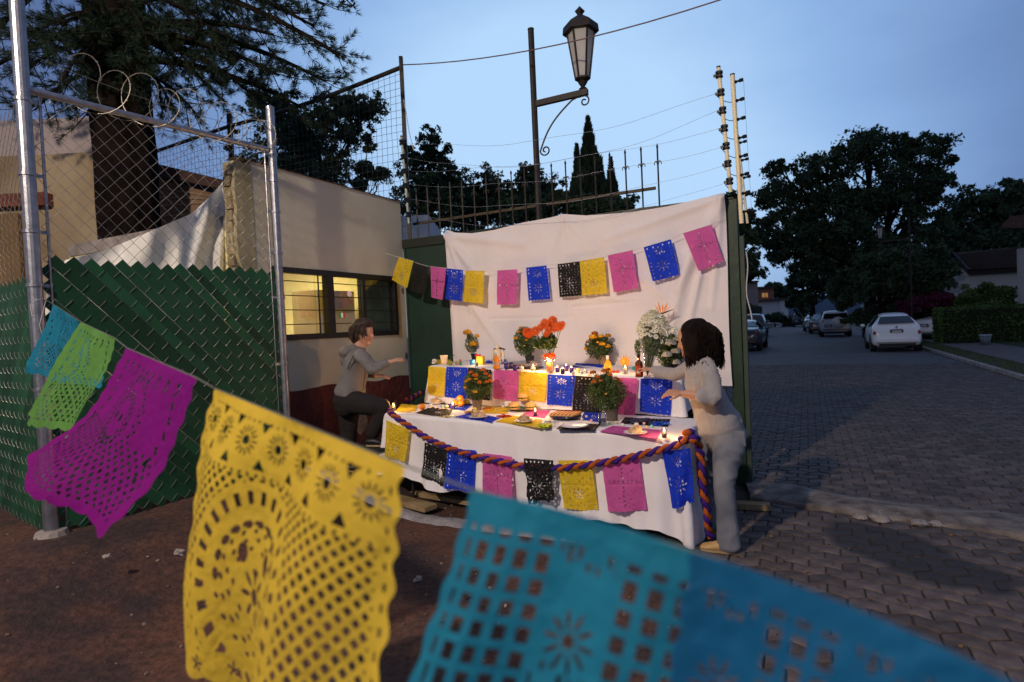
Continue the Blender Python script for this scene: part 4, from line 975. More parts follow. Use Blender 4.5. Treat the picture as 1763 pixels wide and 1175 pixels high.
def candle_light(p, t, w):
    ld = bpy.data.lights.new('candle_light', 'POINT'); ld.energy = w*CW; ld.color = (1, .52, .18); ld.shadow_soft_size = .012
    lo = bpy.data.objects.new('candle_light', ld); COL.objects.link(lo); lo.parent = t; lo.location = p-ORG[t.name]
def candle(p, label, group, r=.020, h=.055, wax=None, lit=True, w=1., gcol=None, fill=.55):
    t = thing('votive_candle', label, 'candle', p, group)
    k = MB(); k.lathe(p, [(r*.85, 0), (r, h), (r*.94, h), (r*.8, .004)], 16); k.build('glass', gcol or m_cglass, t, smooth=True)
    k = MB(); k.lathe(p+ZU*.004, [(r*.78, 0), (r*.86, h*fill), (0, h*fill-.001)], 14); k.build('wax', wax or m_wax, t, smooth=True)
    if lit:
        f = p+ZU*(h*fill+.008); k = MB(); k.tube([f-ZU*.008, f+ZU*.002], .0012, 5); k.build('wick', m_blackpl, t)
        k = MB(); k.lathe(f, [(.0015, 0), (.0055, .005), (.0062, .010), (.004, .018), (0, .028)], 10); k.build('flame', m_flame, t, smooth=True); candle_light(f+ZU*.045, t, w)
    return t
m_pwax = mat('purple_wax', (.14, .03, .20), .5, .1, 4, trans=.2); m_pglass = mat('purple_plastic', (.06, .025, .22), .3, .2, 8, trans=.25); m_tin = mat('tin_cup', (.45, .42, .42), .3, .1, 5, metal=.7)
cg = 'candles burning on the altar'
for (px, py), lab, kw in [(((678, 708)), 'lit votive in a clear glass at the booth end of the front table', dict(gcol=None)), ((780, 706), 'lit purple votive beside the mandarin pile', dict(wax=m_pwax)), ((922, 718), 'lit purple votive standing before the sandwich platter', dict(wax=m_pwax)),
        ((1144, 756), 'lit votive in a silvery cup at the front table corner by the woman', dict(wax=m_tin))]:
    candle(onL(px, py)+ZU*.006, lab, cg, .021, .062, **kw)
for (px, py), lab, kw in [((918, 640), 'lit candle in a wide clear glass beside the tray of cups', dict(r=.026, h=.09, fill=.3, w=1.4)), ((1077, 645), 'lit glass candle in front of the paper sun', dict(r=.022, h=.075)),
        ((960, 643), 'first lit purple votive in the cluster beside the orange vase', dict(wax=m_pwax, w=.6, gcol=m_pglass)), ((969, 646), 'lit purple votive at the front of the cluster', dict(wax=m_pwax, w=.6, gcol=m_pglass)), ((975, 640), 'lit purple votive at the back of the cluster', dict(wax=m_pwax, w=.6, gcol=m_pglass)),
        ((984, 644), 'lit purple votive at the skull end of the cluster', dict(wax=m_pwax, w=.6, gcol=m_pglass))]:
    kw.setdefault('r', .021); kw.setdefault('h', .05); candle(onU(px, py)+ZU*.006, lab, cg, **kw)
for (px, py), lab in [((872, 637), 'unlit purple votive cup beside the orange soda bottle'), ((880, 635), 'unlit purple votive cup set behind its neighbours'), ((887, 640), 'unlit purple votive cup next to the little clay skull')]:
    candle(onU(px, py)+ZU*.006, lab, 'unlit purple votives', .022, .055, m_pwax, False, gcol=m_pglass)
# glowing foam cup
p = onU(765, 629)+ZU*.005; t = thing('foam_cup', 'white foam cup with a candle glowing inside at the booth end', 'cup', p)
k = MB(); k.lathe(p, [(.028, 0), (.041, .095), (.043, .098), (.038, .095), (.026, .006)], 20); k.build('cup', mat('foam', (.85, .8, .7), .7, .02, 4, trans=.45), t, smooth=True)
k = MB(); k.lathe(p+ZU*.012, [(.012, 0), (.012, .03), (0, .03)], 10); k.build('wax', m_wax, t); k = MB(); k.lathe(p+ZU*.043, [(.001, 0), (.006, .01), (0, .032)], 8); k.build('flame', m_flame, t); candle_light(p+ZU*.085, t, 1.5)

def plate(p, r, m, label, group=None, deep=.012, t=None):
    k = MB(); prof = [(r*.55, 0), (r*.62, .002), (r*.92, deep), (r, deep+.003), (r, deep+.006), (r*.9, deep+.003), (r*.6, .006), (0, .006)]
    if t: k.lathe(p, prof, 36); return k.build('plate', m, t, smooth=True)
    k.lathe(p, prof, 36); return k.build('plate', m, smooth=True, tag=(label, 'plate', group))
def lump(c, r, sz=.6, seed=0, jit=.25, n=18, sxy=(1, 1)):
    k = MB(); k.ball(c, r, n, sz, 0, sxy); k.v = [tuple(Vector(v)+(Vector(v)-c)*(jit*noise.noise(Vector(v)*60+Vector((seed, 0, 0)))*2)) for v in k.v]; return k
for i, ((px, py), lab) in enumerate([((751, 697), 'rearmost small plate, near the garland end'), ((824, 722), 'small plate in front of the marigold pot'), ((903, 729), 'small plate below the sandwich platter'), ((1094, 750), 'small plate on pink paper near the woman')]):
    p = onL(px, py)+ZU*.010; plate(p, .082, m_china, 'white china dish: '+lab, 'small white plates')
    c = p+ZU*.022
    t = thing('bread_of_the_dead', 'sugared sweet bread on the '+lab, 'bread', p+ZU*.007, 'sweet breads on plates')
    lump(c, .047, .66, i, .35).build('loaf', m_bread, t, smooth=True)
    k = MB(); q = 3
    for j in range(4):
        a_ = j*PI/2+i; k.ball(c+Vector((.026*math.cos(a_), .026*math.sin(a_), .022)), .011, 7, .8, .2)
    k.ball(c+ZU*.035, .013, 8, .9, .2); k.build('dough_knobs', m_bread, t, smooth=True)
plate(onL(990, 739)+ZU*.010, .105, m_china, 'large empty white dinner plate on black paper', None, .016)
# sandwich platter
p = onL(898, 708)+ZU*.010; plate(p, .125, m_blackpl, 'round black platter under three bun sandwiches', None, .012)
def sandwich(c, r, label):
    t = thing('bun_sandwich', label, 'sandwich', c, 'bun sandwiches on the black platter')
    k = MB(); k.lathe(c, [(0, 0), (r*.9, 0), (r, .010), (r*.95, .018), (0, .018)], 20); k.build('bottom_bun', m_bun, t, smooth=True)
    k = MB(); k.grid(lambda u, v: c+ZU*(.019+.006*math.sin(u*60)+.004*v)+Vector((math.cos(2*PI*u), math.sin(2*PI*u), 0))*r*(.2+.9*v), 60, 2); k.build('lettuce', mat('lettuce', (.16, .32, .05), .6, .3, 20), t)
    k = MB(); k.lathe(c+ZU*.028, [(0, 0), (r*.97, 0), (r, .008), (r*.85, .028), (r*.5, .038), (0, .042)], 20); k.build('top_bun', m_bun, t, smooth=True)
sandwich(onL(885, 709)+ZU*.02, .056, 'sesame bun sandwich on the booth side of the black platter'); sandwich(onL(914, 709)+ZU*.02, .052, 'bun sandwich with lettuce on the far side of the black platter'); sandwich(onL(901, 706)+ZU*.088, .050, 'topmost bun sandwich stacked over the other two')
# hot dogs
p = onL(974, 722)+ZU*.010; plate(p, .135, m_blackpl, 'oval black platter under a row of hot dogs', None, .01)
for i in range(6):
    c = p+GU*(-.085+.034*i)+ZU*.034; d = (RU*.9+GU*.35+ZU*.1).normalized(); t = thing('hot_dog', 'hot dog number %s in the row counting from the sandwiches' % ORD[i], 'hot dog', c-ZU*.02, 'hot dogs on the black platter')
    for s in (-1, 1):
        k = MB(); n_ = d.cross(ZU).normalized(); P = [c+n_*(s*.0115)+d*(-.075+.15*q/8) for q in range(9)]; k.tube(P, [.004, .012, .015, .016, .016, .016, .015, .012, .004], 9); k.build('bun', m_bun, t, smooth=True)
    k = MB(); P = [c+ZU*.010+d*(-.07+.14*q/8) for q in range(9)]; k.tube(P, [.003, .007, .008, .008, .008, .008, .008, .007, .003], 8); k.build('sausage', mat('sausage', (.42, .10, .05), .4, .1, 5), t, smooth=True)
# fruit
def fruit(p, r, label, m=m_orange, cat='mandarin', name='mandarin', group='mandarins on the altar'):
    t = thing(name, label, cat, p-ZU*r*.85, group)
    k = MB(); k.ball(p, r, 16, .86); k.build('peel', m, t, smooth=True); k = MB(); k.lathe(p+ZU*(r*.82), [(.004, 0), (.003, .003), (0, .004)], 6); k.build('stalk', m_stem, t)
gm = mat('green_mandarin', (.55, .36, .03), .5, .3, 8, .4)
for (px, py), dz, lab, m in [((727, 708), 0, 'single mandarin lying alone on the front table', m_orange), ((784, 701), 0, 'mandarin at the booth side of the small pile', gm), ((794, 702), 0, 'brightest mandarin at the front of the pile', m_orange), ((803, 699), 0, 'greenish mandarin at the pot side of the pile', gm), ((793, 702), .052, 'mandarin resting on top of the pile', m_orange)]:
    fruit(onL(px, py)+ZU*(.040+dz), .034, lab, m)
p = onU(775, 631)+ZU*.034; fruit(p, .030, 'olive green lime with a long dry stalk beside the foam cup', mat('lime_skin', (.30, .28, .03), .5, .2, 10), 'lime', 'lime', None)
k = MB(); k.tube([p+ZU*.025, p+ZU*.055+GU*.02, p+ZU*.085+GU*.06], .003, 5); k.build('dry_stalk', m_stem, tag=('long dry stalk standing out of the olive green lime', 'stalk'))
# skulls and sweets
def skull(p, r, m, label):
    t = thing('sugar_skull', label, 'sugar skull', p, 'sugar skulls on the altar')
    k = MB(); k.ball(p+ZU*r, r, 12, .95); k.box(p+ZU*r*.35-RU*r*.45, r*1.0, r*.8, r*.7, GU, RU); k.build('cranium', m, t, smooth=True)
    for s in (-1, 1):
        k = MB(); k.ball(p+ZU*r*1.05-RU*r*.86+GU*s*r*.38, r*.24, 7); k.build('eye_socket', m_blackpl, t)
    k = MB(); k.ball(p+ZU*r*1.7-RU*r*.55, r*.2, 6); k.build('icing_dot', mat('icing%d' % (hash(label) % 3 if False else len(label) % 3), ((.6, .05, .3), (.1, .3, .6), (.7, .4, .05))[len(label) % 3], .4), t)
sk = mat('sugar', (.80, .75, .70), .7, .06, 10, .3); sk2 = mat('yellow_sugar', (.75, .6, .2), .7); sk3 = mat('pink_sugar', (.75, .45, .42), .7)
for (px, py), r, m, lab, f in [((748, 628), .027, sk, 'white sugar skull at the booth end of the upper tier', onU), ((1009, 645), .021, sk, 'white sugar skull beside the yellow one near the marigold pot', onU), ((996, 643), .019, sk2, 'yellow sugar skull beside the candle cluster', onU), ((1002, 647), .018, sk, 'smallest white sugar skull in front of the black paper', onU), ((898, 640), .022, sk3, 'pale clay skull between purple votives and the wide candle glass', onU),
        ((742, 704), .020, sk, 'white sugar skull behind the lone mandarin', onL), ((769, 706), .020, sk2, 'cream sugar skull beside the purple votive', onL), ((1096, 738), .019, sk, 'white sugar skull behind the bread on pink paper', onL), ((987, 648), .017, sk, 'white sugar skull next to the last purple votive', onU), ((817, 711), .022, sk2, 'yellowish sugar skull beside the peat pot', onL), ((829, 715), .02, sk3, 'pinkish sugar skull leaning near the pot', onL)]:
    skull(f(px, py)+ZU*.008, r, m, lab)
SWL = ['just past the lone mandarin', 'between the lone mandarin and the purple votive', 'closest to the cream sugar skull', 'behind the big empty plate', 'at the rim of the big empty plate', 'between the empty plate and the blue glass', 'in front of the dark flower pot', 'right behind the pink paper near the flower pot', 'nearest the dark candy bag', 'behind the bread on pink paper, road side', 'nearest the table edge by the silvery cup', 'midway between the bread and the blue foil', 'beside the hot dog platter towards the glass', 'under the glittering clear bag', 'in front of the hot dog platter', 'by the peat pot and rust wrapper', 'between the peat pot and the sandwiches']
sw = [(sk, 'white'), (sk3, 'pink'), (mat('mint', (.3, .6, .35), .6), 'green'), (sk2, 'yellow')]
for i, (px, py) in enumerate([(750, 705), (757, 707), (763, 703), (985, 722), (1002, 725), (1018, 728), (1050, 733), (1060, 731), (1072, 735), (1109, 733), (1122, 738), (1113, 739), (1010, 721), (945, 733), (976, 724), (860, 700), (866, 703)]):
    p = onL(px, py)+ZU*.008; m, cn = sw[i % 4]; k = MB(); k.lathe(p, [(.008, 0), (.011, .004), (.011, .014), (.007, .018)], 8); k.build('sweet', m, tag=('small %s sweet lying %s' % (cn, SWL[i]), 'sweet', 'scattered sweets'))
def bag(p, r, m, label, seed, sz=.35, sxy=(1.3, .8)):
    k = lump(p+ZU*r*sz*.9, r, sz, seed, .55, 22, sxy); k.build('candy_bag', m, smooth=False, tag=(label, 'candy bag', 'bags of wrapped candy'))
mf = lambda n, c, mt=.6, r=.25: mat(n, c, r, .5, 30, .5, metal=mt, c2=tuple(min(1, x*1.8) for x in c))
bag(onL(868, 720)+ZU*.004, .035, mf('red_foil', (.4, .05, .04)), 'crinkled red candy wrapper in the middle of the front table', 1); bag(onL(940, 737)+ZU*.004, .045, mf('lime_foil', (.42, .5, .02), .2, .4), 'lime yellow candy bag beside the lit purple votive', 2); bag(onL(948, 731)+ZU*.006, .034, mf('clear_wrap', (.55, .5, .4), .3, .1), 'glittering clear bag lying behind the lime yellow one', 3)
bag(onL(1100, 730)+ZU*.006, .055, mf('dark_foil', (.05, .05, .08), .8, .15), 'dark shiny candy bag behind the bread figure', 4, .3, (1.7, .8)); bag(onL(1135, 734)+ZU*.004, .04, mf('blue_foil', (.02, .08, .6), .7, .15), 'bright blue foil at the end of the dark candy bag', 5, .35, (1.6, .8)); bag(onL(808, 713)+ZU*.004, .035, mf('orange_wrap', (.5, .2, .05), .3), 'orange candy wrapper beside the peat pot', 6)
bag(onL(838, 706)+ZU*.004, .028, mf('rust_foil', (.45, .08, .03)), 'rust coloured wrapper behind the peat pot', 7); bag(onU(1060, 643)+ZU*.004, .03, mf('red_foil', (.4, .05, .04)), 'small red wrappers beside the yellow bottle', 8); bag(onU(1158, 647)+ZU*.004, .05, mf('blue_foil', (.02, .08, .6)), 'blue and black foil at the woman\'s end of the upper tier', 9, .3, (1.6, .7)); bag(onL(770, 719)+ZU*.003, .03, mf('gold_straw', (.6, .35, .12), .3), 'golden foil strip lying on black paper', 10, .2, (2, .8))
# drinks
p = onL(1038, 735)+ZU*.006; t = thing('drinking_glass', 'drinking glass half full of blue drink on the front table', 'glass', p)
k = MB(); k.lathe(p, [(.030, 0), (.036, .10), (.034, .10), (.028, .006)], 20); k.build('glass', m_cglass, t, smooth=True); k = MB(); k.lathe(p+ZU*.006, [(0, 0), (.028, 0), (.031, .05), (0, .05)], 18); k.build('drink', mat('blue_drink', (.02, .10, .22), .1, .1, 3, trans=.3), t, smooth=True)
p = onU(855, 637)+ZU*.006; t = thing('soda_bottle', 'small orange soda bottle with a white cap and blue label', 'bottle', p)
k = MB(); k.lathe(p, [(.026, 0), (.031, .008), (.031, .085), (.028, .10), (.014, .125), (.012, .137)], 18); k.build('bottle', mat('orange_soda', (.80, .30, .02), .12, .05, 3, trans=.35, spec=.6), t, smooth=True); k = MB(); k.lathe(p+ZU*.040, [(.0318, 0), (.0318, .028)], 18); k.build('label_band', mat('soda_label', (.08, .12, .42), .5, .3, 60, c2=(.6, .4, .1)), t)
k = MB(); k.lathe(p+ZU*.137, [(.014, 0), (.014, .018), (0, .018)], 12); k.build('cap', mat('blue_cap', (.25, .45, .7), .4), t)
p = onU(1047, 642)+ZU*.006; t = thing('cordial_bottle', 'yellow glass bottle with a clear neck beside the marigold pot', 'bottle', p)
k = MB(); k.lathe(p, [(.034, 0), (.038, .008), (.037, .05), (.030, .08), (.014, .105), (.012, .115)], 18); k.build('bottle', mat('yellow_cordial', (.85, .48, .03), .12, .05, 3, trans=.35, spec=.6), t, smooth=True); k = MB(); k.lathe(p+ZU*.115, [(.012, 0), (.012, .02), (.014, .02), (.014, .035), (0, .035)], 12); k.build('cap', mat('pale_cap', (.5, .6, .7), .4), t)
p = onU(1101, 651)+ZU*.006; t = thing('liquor_bottle', 'square liquor bottle with a red label in front of the daisies', 'bottle', p)
k = MB(); k.lathe(p, [(.034, 0), (.034, .11), (.03, .125), (.013, .14), (.012, .165)], 4); k.build('bottle', mat('amber_glass', (.22, .07, .02), .1, .1, 3, trans=.3, spec=.6), t, bevel=.004)
k = MB(); k.box(p+ZU*.06-RU*.0255*1.3, .044, .002, .075, GU, RU); k.build('front_label', mat('red_label', (.55, .05, .02), .5, .3, 30), t); k = MB(); k.box(p+ZU*.045-RU*.0265*1.3, .022, .002, .02, GU, RU); k.build('label_crest', mat('cream_label', (.7, .6, .4), .5), t); k = MB(); k.lathe(p+ZU*.165, [(.014, 0), (.014, .025), (0, .025)], 12); k.build('cap', m_blackpl, t)
# tray of clear cups with bread
p = onU(903, 636)+ZU*.006; t = thing('covered_tray', 'black tray with a ribbed clear plastic lid over small breads', 'tray', p)
k = MB(); k.box(p+ZU*.008, .34, .15, .016, GU, RU); k.build('tray', m_blackpl, t, bevel=.004)
k = MB()
for q in range(40):
    a_ = -.16+.32*q/39
    k.bar(p+GU*a_-RU*.07+ZU*.017, p+GU*a_-RU*.066+ZU*.068, .0022)
k.build('lid_ribs', glass('rib_plastic', (.9, .9, .9), .35, .1), t, kind='stuff')
k = MB(); k.box(p+ZU*.045, .325, .135, .055, GU, RU); k.build('lid', glass('lid_plastic', (.96, .96, .96), .07, .1), t, bevel=.008)
for q in range(6):
    lump(p+GU*(-.13+.05*q)+ZU*.033, .022, .7, q+30, .3, 10).build('small_bread', m_bread, t, smooth=True)
# small boxes, cactus, cups at the booth end
p = onU(828, 629)+ZU*.006; t = thing('gift_box', 'glowing yellow gift box with a red bow on the upper tier', 'box', p)
k = MB(); k.box(p+ZU*.045, .075, .05, .085, GU, RU); k.build('box', mat('yellow_card', (.85, .55, .05), .5, .1, 6, trans=.3), t, bevel=.003)
for s in (-1, 1):
    k = MB(); k.ball(p+ZU*.098+GU*(s*.018-.03), .018, 8, .6); k.build('bow_loop', mat('red_ribbon', (.6, .02, .03), .5), t)
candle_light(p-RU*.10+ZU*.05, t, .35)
p = onU(813, 630)+ZU*.006; k = MB(); k.lathe(p, [(.022, 0), (.027, .055), (.025, .055), (.02, .004)], 16); k.build('small_cup', mat('blue_cup', (.03, .22, .5), .4, .2, 12), smooth=True, tag=('small blue printed cup beside the glowing yellow box', 'cup'))
p = onU(821, 634)+ZU*.006; k = MB()
for q in range(7): k.lathe(p+ZU*.007*q, [(.016, 0), (.016, .0045), (.015, .007)], 12)
k.build('striped_cup', mat('bw_stripe', (.6, .58, .55), .5, .8, 40, ramp=(.48, .52)), tag=('tiny black and white striped cup in front of the yellow box', 'cup'))
p = onU(793, 630)+ZU*.006; t = thing('toy_cactus', 'tiny green toy cactus with a red top beside the sweet bread', 'figurine', p)
k = MB(); k.lathe(p, [(.012, 0), (.014, .02), (.012, .038), (0, .045)], 8); k.build('stem', mat('toy_green', (.05, .28, .08), .5), t); k = MB(); k.ball(p+ZU*.05, .011, 8); k.build('bloom', mat('toy_red', (.6, .03, .02), .5), t)
p = onU(787, 629)+ZU*.006; lump(p+ZU*.02, .032, .55, 77, .3).build('sweet_bread', m_bread, smooth=True, tag=('small round sweet bread between the lime and the toy cactus', 'bread'))
# white jointed plaster figure
p = onU(858, 628)+ZU*.006; t = thing('plaster_figure', 'white jointed plaster figure with arms hanging at its sides', 'figurine', p); m_pl = mat('plaster', (.70, .62, .48), .8, .12, 10, .4)
k = MB(); k.lathe(p+ZU*.05, [(.028, 0), (.036, .03), (.045, .08), (.04, .10), (.015, .113)], 14); k.build('torso', m_pl, t, smooth=True)
k = MB(); k.ball(p+ZU*.178, .021, 12, 1.15); k.build('head', m_pl, t, smooth=True)
for s in (-1, 1):
    k = MB(); k.tube([p+GU*s*.044+ZU*.148, p+GU*s*.062+ZU*.12, p+GU*s*.065+ZU*.07, p+GU*s*.058+ZU*.03], [.014, .017, .013, .011], 9); k.build('arm', m_pl, t, smooth=True)
    k = MB(); k.tube([p+GU*s*.018+ZU*.07, p+GU*s*.02+ZU*.0], [.018, .014], 9); k.build('leg', m_pl, t, smooth=True)
k = MB(); k.tube([p+GU*(-.07)+ZU*.15+RU*.03, p+ZU*.166+RU*.03, p+GU*.07+ZU*.15+RU*.03], [.008, .012, .008], 7); k.build('dark_yoke', m_iron, t)
# paper sun
p = onU(1075, 637)+ZU*.006+RU*.03; t = thing('sun_ornament', 'orange sun shaped ornament standing behind a lit candle', 'ornament', p)
k = MB(); c = p+ZU*.07; n = 12; P = [c+(GU*math.cos(2*PI*i/(2*n))+ZU*math.sin(2*PI*i/(2*n)))*(.062 if i % 2 else .036) for i in range(2*n)]; k.add([q-RU*.005 for q in P]+[q+RU*.005 for q in P], [tuple(range(2*n)), tuple(range(4*n-1, 2*n-1, -1))]+[(i, 2*n+i, 2*n+(i+1) % (2*n), (i+1) % (2*n)) for i in range(2*n)]); k.build('rays', mat('sun_orange', (.85, .35, .03), .6, .2, 10), t)
k = MB(); k.ball(c-RU*.006, .026, 12, 1, 0, (1, .5)); k.build('face_disc', mat('sun_yellow', (.85, .5, .05), .6), t); k = MB(); k.bar(p, p+ZU*.03, .008); k.build('stand', m_iron, t)
p = onU(1092, 640)+ZU*.03; k = MB(); k.ball(p, .022, 10, .9); k.build('teal_ball', mat('teal_glaze', (.02, .2, .25), .3), tag=('small teal glazed ornament behind the liquor bottle', 'ornament'))

# flowers
def bloom(c, r, m, t, n=46, name='bloom', flat=.75, petal=.5):
    d = RNG.normal(size=(n, 3)); d[:, 2] = np.abs(d[:, 2])*.8-.15; d /= np.linalg.norm(d, axis=1)[:, None]
    rr = r*(.55+.45*RNG.random(n)); C = np.array(c)+d*rr[:, None]*np.array((1, 1, flat)); nn = n
    e = np.cross(d, RNG.normal(size=(n, 3))); e /= np.linalg.norm(e, axis=1)[:, None]; f = np.cross(d, e)+d*.35
    s = r*petal*(.7+.6*RNG.random(n))[:, None]
    Q = np.stack([C-e*s*.5-f*s*.5, C+e*s*.5-f*s*.5, C+e*s*.5+f*s*.5, C-e*s*.5+f*s*.5], axis=1)
    return quads_np(name, m, Q, t)
def bush(c, rx, rz, n, t, m=m_leaf, L_=.022, W_=.009, up=.9, name='foliage'):
    d = RNG.normal(size=(n, 3)); d /= np.linalg.norm(d, axis=1)[:, None]; C = np.array(c)+d*(RNG.random(n)**.4)[:, None]*np.array((rx, rx, rz))
    return quads_np(name, m, rand_quads(C, L_, W_, bias=np.array((0, 0, up))+d*.8), t)
def pot(p, r0, r1, h, m, t, ribs=False):
    k = MB(); k.lathe(p, [(r0, 0), (r1, h), (r1*1.05, h), (r1*1.05, h+.008), (r1*.92, h+.008), (r1*.88, h-.01), (0, h-.012)], 16); k.build('pot', m, t, smooth=False)
def potted(p, label, pr0, pr1, ph, potm, bc, nleaf, blooms, group='potted marigolds', leafL=.024, seed=0):
    """bc: picture centre and radii of the leaf mass, read at the plant's own distance"""
    t = thing('potted_marigold', label, 'potted plant', p, group); pot(p, pr0, pr1, ph, potm, t); Y = p.y
    c = atY(bc[0], bc[1], Y); rx, rz = bc[2]*Y/1000, bc[3]*Y/1000
    bush(c, rx, rz, nleaf, t, L_=leafL)
    k = MB(); topp = p+ZU*ph
    for i in range(22):
        a_ = i*2.4; q = c+Vector((math.cos(a_)*rx*.75, math.sin(a_)*rx*.75, rz*.5*math.sin(i*1.7))); k.tube([topp+Vector((math.cos(a_), math.sin(a_), 0))*pr0*.4, topp.lerp(q, .55)+ZU*.01, q], .0022, 4)
    for i, (bx, by, r, m) in enumerate(blooms):
        q = atY(bx, by, Y); dx = abs(q.x-c.x)/rx; dz = (q.z-c.z)/rz; s_ = max(.0, 1-dx*dx-dz*dz*.8); b_ = atY(bx, by, Y-rx*math.sqrt(s_)*.92)
        bloom(b_, r*1.3, m, t, 90, petal=.5); k.tube([topp.lerp(c, .5), c.lerp(b_, .6)-ZU*.01, b_-ZU*r*.5], .0024, 4)
        if dz > .75:
            bush(b_.lerp(c, .3), .03, .04, 90, t, L_=leafL, name='foliage_sprig')
    k.build('stems', m_stem, t, kind='stuff')
Mg, Rs = m_marig, m_rust
potted(onL(822, 708)+ZU*.006, 'front marigold plant in a peat pot beside the mandarins', .036, .052, .095, m_peat, (822, 663, 26, 27), 2800,
       [(818, 647, .022, Rs), (832, 638, .022, Rs), (810, 642, .018, Rs), (842, 648, .017, Rs), (845, 656, .019, Rs), (808, 654, .017, Mg), (803, 657, .015, Mg), (801, 668, .014, Mg), (825, 659, .018, Rs), (818, 675, .017, Mg), (838, 658, .015, Rs), (820, 653, .013, Mg), (836, 644, .016, Rs)])
potted(onL(1053, 725)+ZU*.006, 'bushy dark marigold plant in a square grey pot by the blue glass', .048, .058, .09, mat('grey_pot', (.10, .085, .07), .9, .2, 8), (1044, 676, 34, 32), 4200,
       [(1021, 642, .020, Rs), (1040, 640, .021, Rs), (1050, 646, .017, Rs), (1023, 658, .018, Rs), (1034, 656, .013, Rs), (1060, 652, .015, Rs), (1067, 656, .014, Rs), (1043, 679, .008, Mg), (1030, 650, .016, Rs), (1047, 637, .015, Rs)])
potted(onU(1035, 632)+RU*.10+ZU*.006, 'yellow marigold plant in a clay coloured pot against the sheet', .045, .065, .10, mat('clay_pot', (.28, .19, .13), .9, .15, 6), (1031, 598, 25, 22), 2400,
       [(1022, 581, .028, Mg), (1035, 579, .022, Mg), (1047, 579, .024, Mg), (1018, 580, .02, Mg), (1037, 593, .025, Mg), (1046, 597, .023, Mg), (1009, 601, .017, Mg), (1024, 575, .026, Rs), (1029, 590, .012, Mg), (1012, 588, .012, Rs)])
potted(onU(816, 620)+ZU*.006+RU*.02, 'three round marigolds in a small black pot at the booth end', .033, .045, .06, m_blackpot, (814, 592, 14, 17), 1100, [(805, 573, .036, Mg), (823, 579, .030, Mg), (815, 593, .038, Mg)])
potted(onU(904, 628)+RU*.12+ZU*.006, 'leafy marigold bunch with one orange rose beside the tall vase', .04, .05, .07, m_blackpot, (904, 588, 21, 26), 2600, [(888, 583, .02, Mg), (906, 586, .013, Mg), (893, 572, .015, Mg), (903, 596, .009, Mg), (915, 575, .012, Mg), (891, 600, .01, Mg), (896, 565, .014, Mg)])
def gerbera(c, r, t, nrm, m=m_gerb, rows=3):
    n_ = Vector(nrm).normalized(); x = n_.orthogonal().normalized(); y = n_.cross(x); Q = []
    for q in range(rows):
        nP = 18-3*q; rr = r*(1-.28*q)
        for i in range(nP):
            th = 2*PI*i/nP+q*.17; d = x*math.cos(th)+y*math.sin(th); s = n_.cross(d); z = n_*(.12*r*q); w = r*.14
            Q.append([c+d*r*.1+z, c+d*rr*.65+s*w+z+n_*r*.10, c+d*rr+z-n_*r*.05+n_*random.uniform(-.1, .1)*r, c+d*rr*.65-s*w+z+n_*r*.06])
    return quads_np('bloom', m, np.array([[tuple(v) for v in q] for q in Q]), t)
pv_ = onU(947, 641)+ZU*.006
t = thing('gerbera_vase', 'bunch of orange red gerberas in a flared glass vase glowing with petals', 'vase of flowers', pv_)
k = MB(); k.lathe(pv_, [(.036, 0), (.034, .05), (.040, .09), (.068, .135), (.066, .135), (.037, .088), (.030, .006)], 20); k.build('vase', m_cglass, t, smooth=True)
k = MB(); k.lathe(pv_+ZU*.006, [(0, 0), (.030, 0), (.030, .05), (.033, .08), (0, .082)], 14); k.build('water', mat('amber_water', (.85, .42, .08), .2, .1, 5, trans=.5), t, smooth=True)
bloom(pv_+ZU*.135, .060, m_gerb, t, 60, 'petal_collar', .5)
k = MB(); k.lathe(pv_+ZU*.080, [(.0015, 0), (.008, .01), (0, .036)], 8); k.build('flame', m_flame, t); candle_light(pv_-RU*.055+ZU*.09, t, 2.2)
Yg = pv_.y+.06; gc = [(938, 557, .036), (951, 553, .04), (963, 562, .036), (945, 566, .036), (931, 564, .03), (922, 570, .036), (955, 566, .032), (968, 559, .026), (941, 575, .026), (909, 573, .044)]
k = MB()
for i, (x, y, r) in enumerate(gc):
    c = atY(x, y, Yg-.02+.03*math.sin(i*2.1)); d = Vector((random.uniform(-.6, .6), -1, random.uniform(.1, .7))); gerbera(c, r*1.45, t, d, rows=4)
    k.tube([pv_+ZU*.09, pv_.lerp(c, .5)+ZU*.04+RU*.02, c], .0028, 5)
k.build('stems', m_stem, t, kind='stuff'); bush(atY(945, 588, Yg), .075, .075, 420, t, L_=.05, W_=.026); bush(atY(928, 592, Yg), .05, .05, 160, t, L_=.05, W_=.026)
